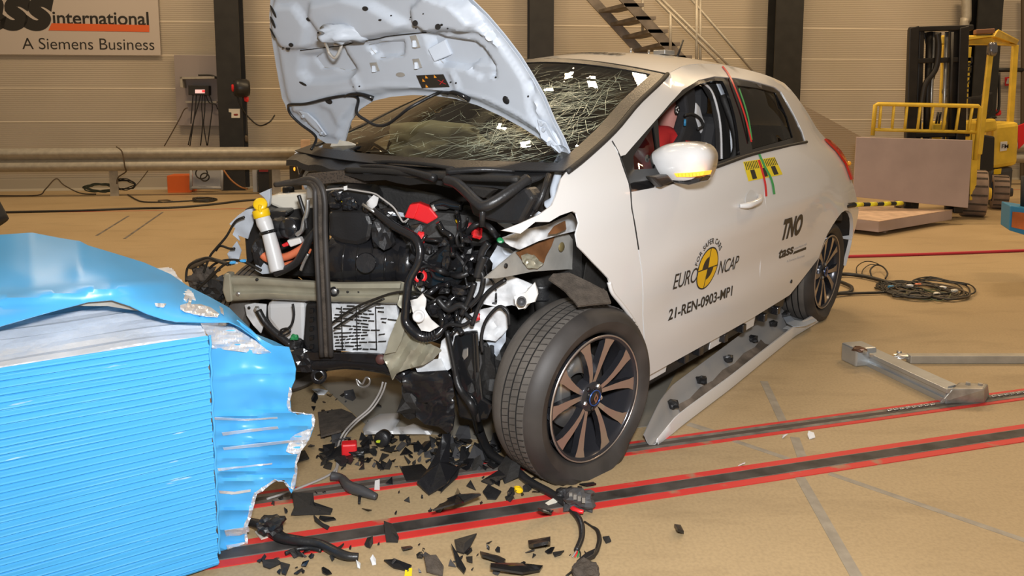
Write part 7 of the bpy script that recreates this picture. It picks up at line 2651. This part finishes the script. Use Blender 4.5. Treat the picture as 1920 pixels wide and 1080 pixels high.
# pipes, sign and valve on the wall right of the forklift
tag(tube('wall_pipe', [wp(1812, -20, .25), wp(1812, 40, .25), wp(1808, 60, .25), wp(1806, 345, .25)], .07, M['galv']), 'grey downpipe on the wall left of the rear column', 'pipe')
tag(tube('wall_pipe', [wp(1862, 131, .2), wp(1930, 131, .2)], .035, M['column']), 'dark horizontal pipe on the wall at the far right', 'pipe')
tag(tube('wall_pipe', [wp(1918, -20, .2), wp(1918, 120, .2), wp(1916, 355, .2)], .03, M['cable_brown']), 'thin vertical pipe on the wall at the picture edge', 'pipe')
tag(tube('wall_pipe', [wp(1873, 136, .2), wp(1873, 200, .2), wp(1866, 212, .2)], .02, M['column']), 'thin dark pipe dropping to the red valve', 'pipe')
FS = prism('safety_sign', [wp(1884, 145, .06), wp(1896, 144, .06), wp(1896, 160, .06), wp(1884, 161, .06)], WN * .006, M['red'])
tag(FS, 'small red fire safety sign on the wall behind the forklift', 'sign')
prism('sign_mark', [wp(1889, 147, .067), wp(1894, 147, .067), wp(1892, 157, .067), wp(1886, 157, .067)], WN * .002, M['white_plastic'], FS)
tag(lump('fire_valve', wp(1868, 211, .15), .06, .05, .05, M['red'], seed=3, amp=.2, sub=3), 'small red valve box on the wall beside the forklift seat', 'valve')
# tripod legs seen through the bonnet gap
TP = thing('tripod', 'dark camera tripod standing behind the windscreen, seen under the bonnet', 'tripod', Vector((dp(648, 230, 5.2).x, 5.2, 0)))
ap = dp(640, 190, 5.2)
for tx, ty in ((-.35, -.15), (.38, -.2), (0.05, .42)):
    tube('leg', [ap, Vector((ap.x + tx, ap.y + ty, 0.01))], .018, M['black_matte'], TP, spline=0)
tube('column', [ap + Vector((0, 0, -.2)), ap + Vector((0, 0, .18))], .016, M['black_matte'], TP, spline=0)
box('head', ap + Vector((0, 0, .2)), (.06, 0, 0), (0, .06, 0), (0, 0, .04), M['black_matte'], TP, bevel=.01)

# ------------------------------------------------------------------ the person at the left edge
PS = thing('person', 'person in dark knee-length shorts at the left picture edge behind the barrier', 'person', (-3.02, 4.2, 0))
kx = dp(-8, 425, 4.2)
zh = kx.z


def skin_fig(nm, verts, edges, radii, mt, root=0):
    me = bpy.data.meshes.new(nm)
    me.from_pydata([Vector(v) - PS.location for v in verts], edges, [])
    o = bpy.data.objects.new(nm, me)
    COL.objects.link(o)
    o.parent = PS
    me.materials.append(mt)
    md = o.modifiers.new('skin', 'SKIN')
    for i, r in enumerate(radii):
        me.skin_vertices[0].data[i].radius = (r, r)
    me.skin_vertices[0].data[root].use_root = True
    sb = o.modifiers.new('sub', 'SUBSURF')
    sb.levels = sb.render_levels = 2
    for p in me.polygons:
        p.use_smooth = True
    return o


B0 = Vector((dp(0, 425, 4.2).x - .40, 4.2, 0))
KX = dp(15, 425, 4.2).x - B0.x - .10
vs_ = [B0 + Vector(q) for q in ((0, 0, .95), (0, 0, 1.12), (0, 0, 1.32), (0, 0, 1.47), (0, -.01, 1.55), (0, -.02, 1.66), (0, -.02, 1.74),
                               (.09, 0, .90), (KX, -.02, .50), (KX + .03, .05, .10), (KX + .04, -.07, .04), (-.09, 0, .90), (-.10, -.02, .50), (-.10, .02, .10), (-.11, -.10, .04),
                               (.19, 0, 1.42), (.24, 0, 1.14), (.22, -.10, .92), (-.19, 0, 1.42), (-.24, 0, 1.14), (-.22, -.10, .92))]
es_ = [(0, 1), (1, 2), (2, 3), (3, 4), (4, 5), (5, 6), (0, 7), (7, 8), (8, 9), (9, 10), (0, 11), (11, 12), (12, 13), (13, 14), (3, 15), (15, 16), (16, 17), (3, 18), (18, 19), (19, 20)]
skin_fig('body', vs_, es_, [.14, .13, .15, .10, .055, .09, .07, .085, .062, .042, .04, .085, .062, .042, .04, .055, .045, .035, .055, .045, .035], M['skin'])
tube('shirt', [B0 + Vector((0, 0, .88)), B0 + Vector((0, 0, 1.12)), B0 + Vector((0, 0, 1.34)), B0 + Vector((0, 0, 1.50))], [.175, .165, .185, .07], M['cloth_black'], PS, res=16)
for sg in (1, -1):
    tube('shorts_leg', [B0 + Vector((.085 * sg, 0, .96)), B0 + Vector(((KX if sg > 0 else -.10) * .6 + .03 * sg, 0, .75)), B0 + Vector((KX if sg > 0 else -.10, -.01, zh))], [.125, .115, .105], M['cloth_black'], PS, res=14)
    tube('sleeve', [B0 + Vector((.15 * sg, 0, 1.45)), B0 + Vector((.22 * sg, 0, 1.30)), B0 + Vector((.235 * sg, 0, 1.2))], [.085, .075, .07], M['cloth_black'], PS, res=12)
    box('shoe', B0 + Vector((KX + .04 if sg > 0 else -.11, -.02 if sg > 0 else -.05, .04)), (.045, 0, 0), (0, .13, 0), (0, 0, .04), M['black_matte'], PS, bevel=.02)
    hb = B0 + Vector((.22 * sg, -.10, .92))
    for k in range(5):
        tube('finger', [hb + Vector((0, -.03 + .015 * k, -.04)), hb + Vector((-.01 * sg, -.035 + .015 * k, -.09)), hb + Vector((-.02 * sg, -.04 + .015 * k, -.12 - .012 * (2 - abs(k - 2))))], .009, M['skin'], PS, res=6)
hd = B0 + Vector((0, -.02, 1.70))
lathe('hair', [(0, .125), (.06, .115), (.095, .06), (.10, .0), (.09, -.03)], hd, (0, .12, 1), mat('dark_hair', (.03, .02, .015), .7), PS, 20)
for sg in (1, -1):
    lump('eye', hd + Vector((.03 * sg, -.095, -.02)), .012, .006, .008, M['white_plastic'], PS, seed=1, amp=.05)
    lump('ear', hd + Vector((.092 * sg, 0, -.02)), .012, .02, .032, M['skin'], PS, seed=2, amp=.1)
lump('nose', hd + Vector((0, -.105, -.045)), .014, .018, .022, M['skin'], PS, seed=3, amp=.1)
lump('mouth', hd + Vector((0, -.092, -.085)), .024, .006, .007, mat('lip', (.40, .16, .13), .5), PS, seed=4, amp=.1)
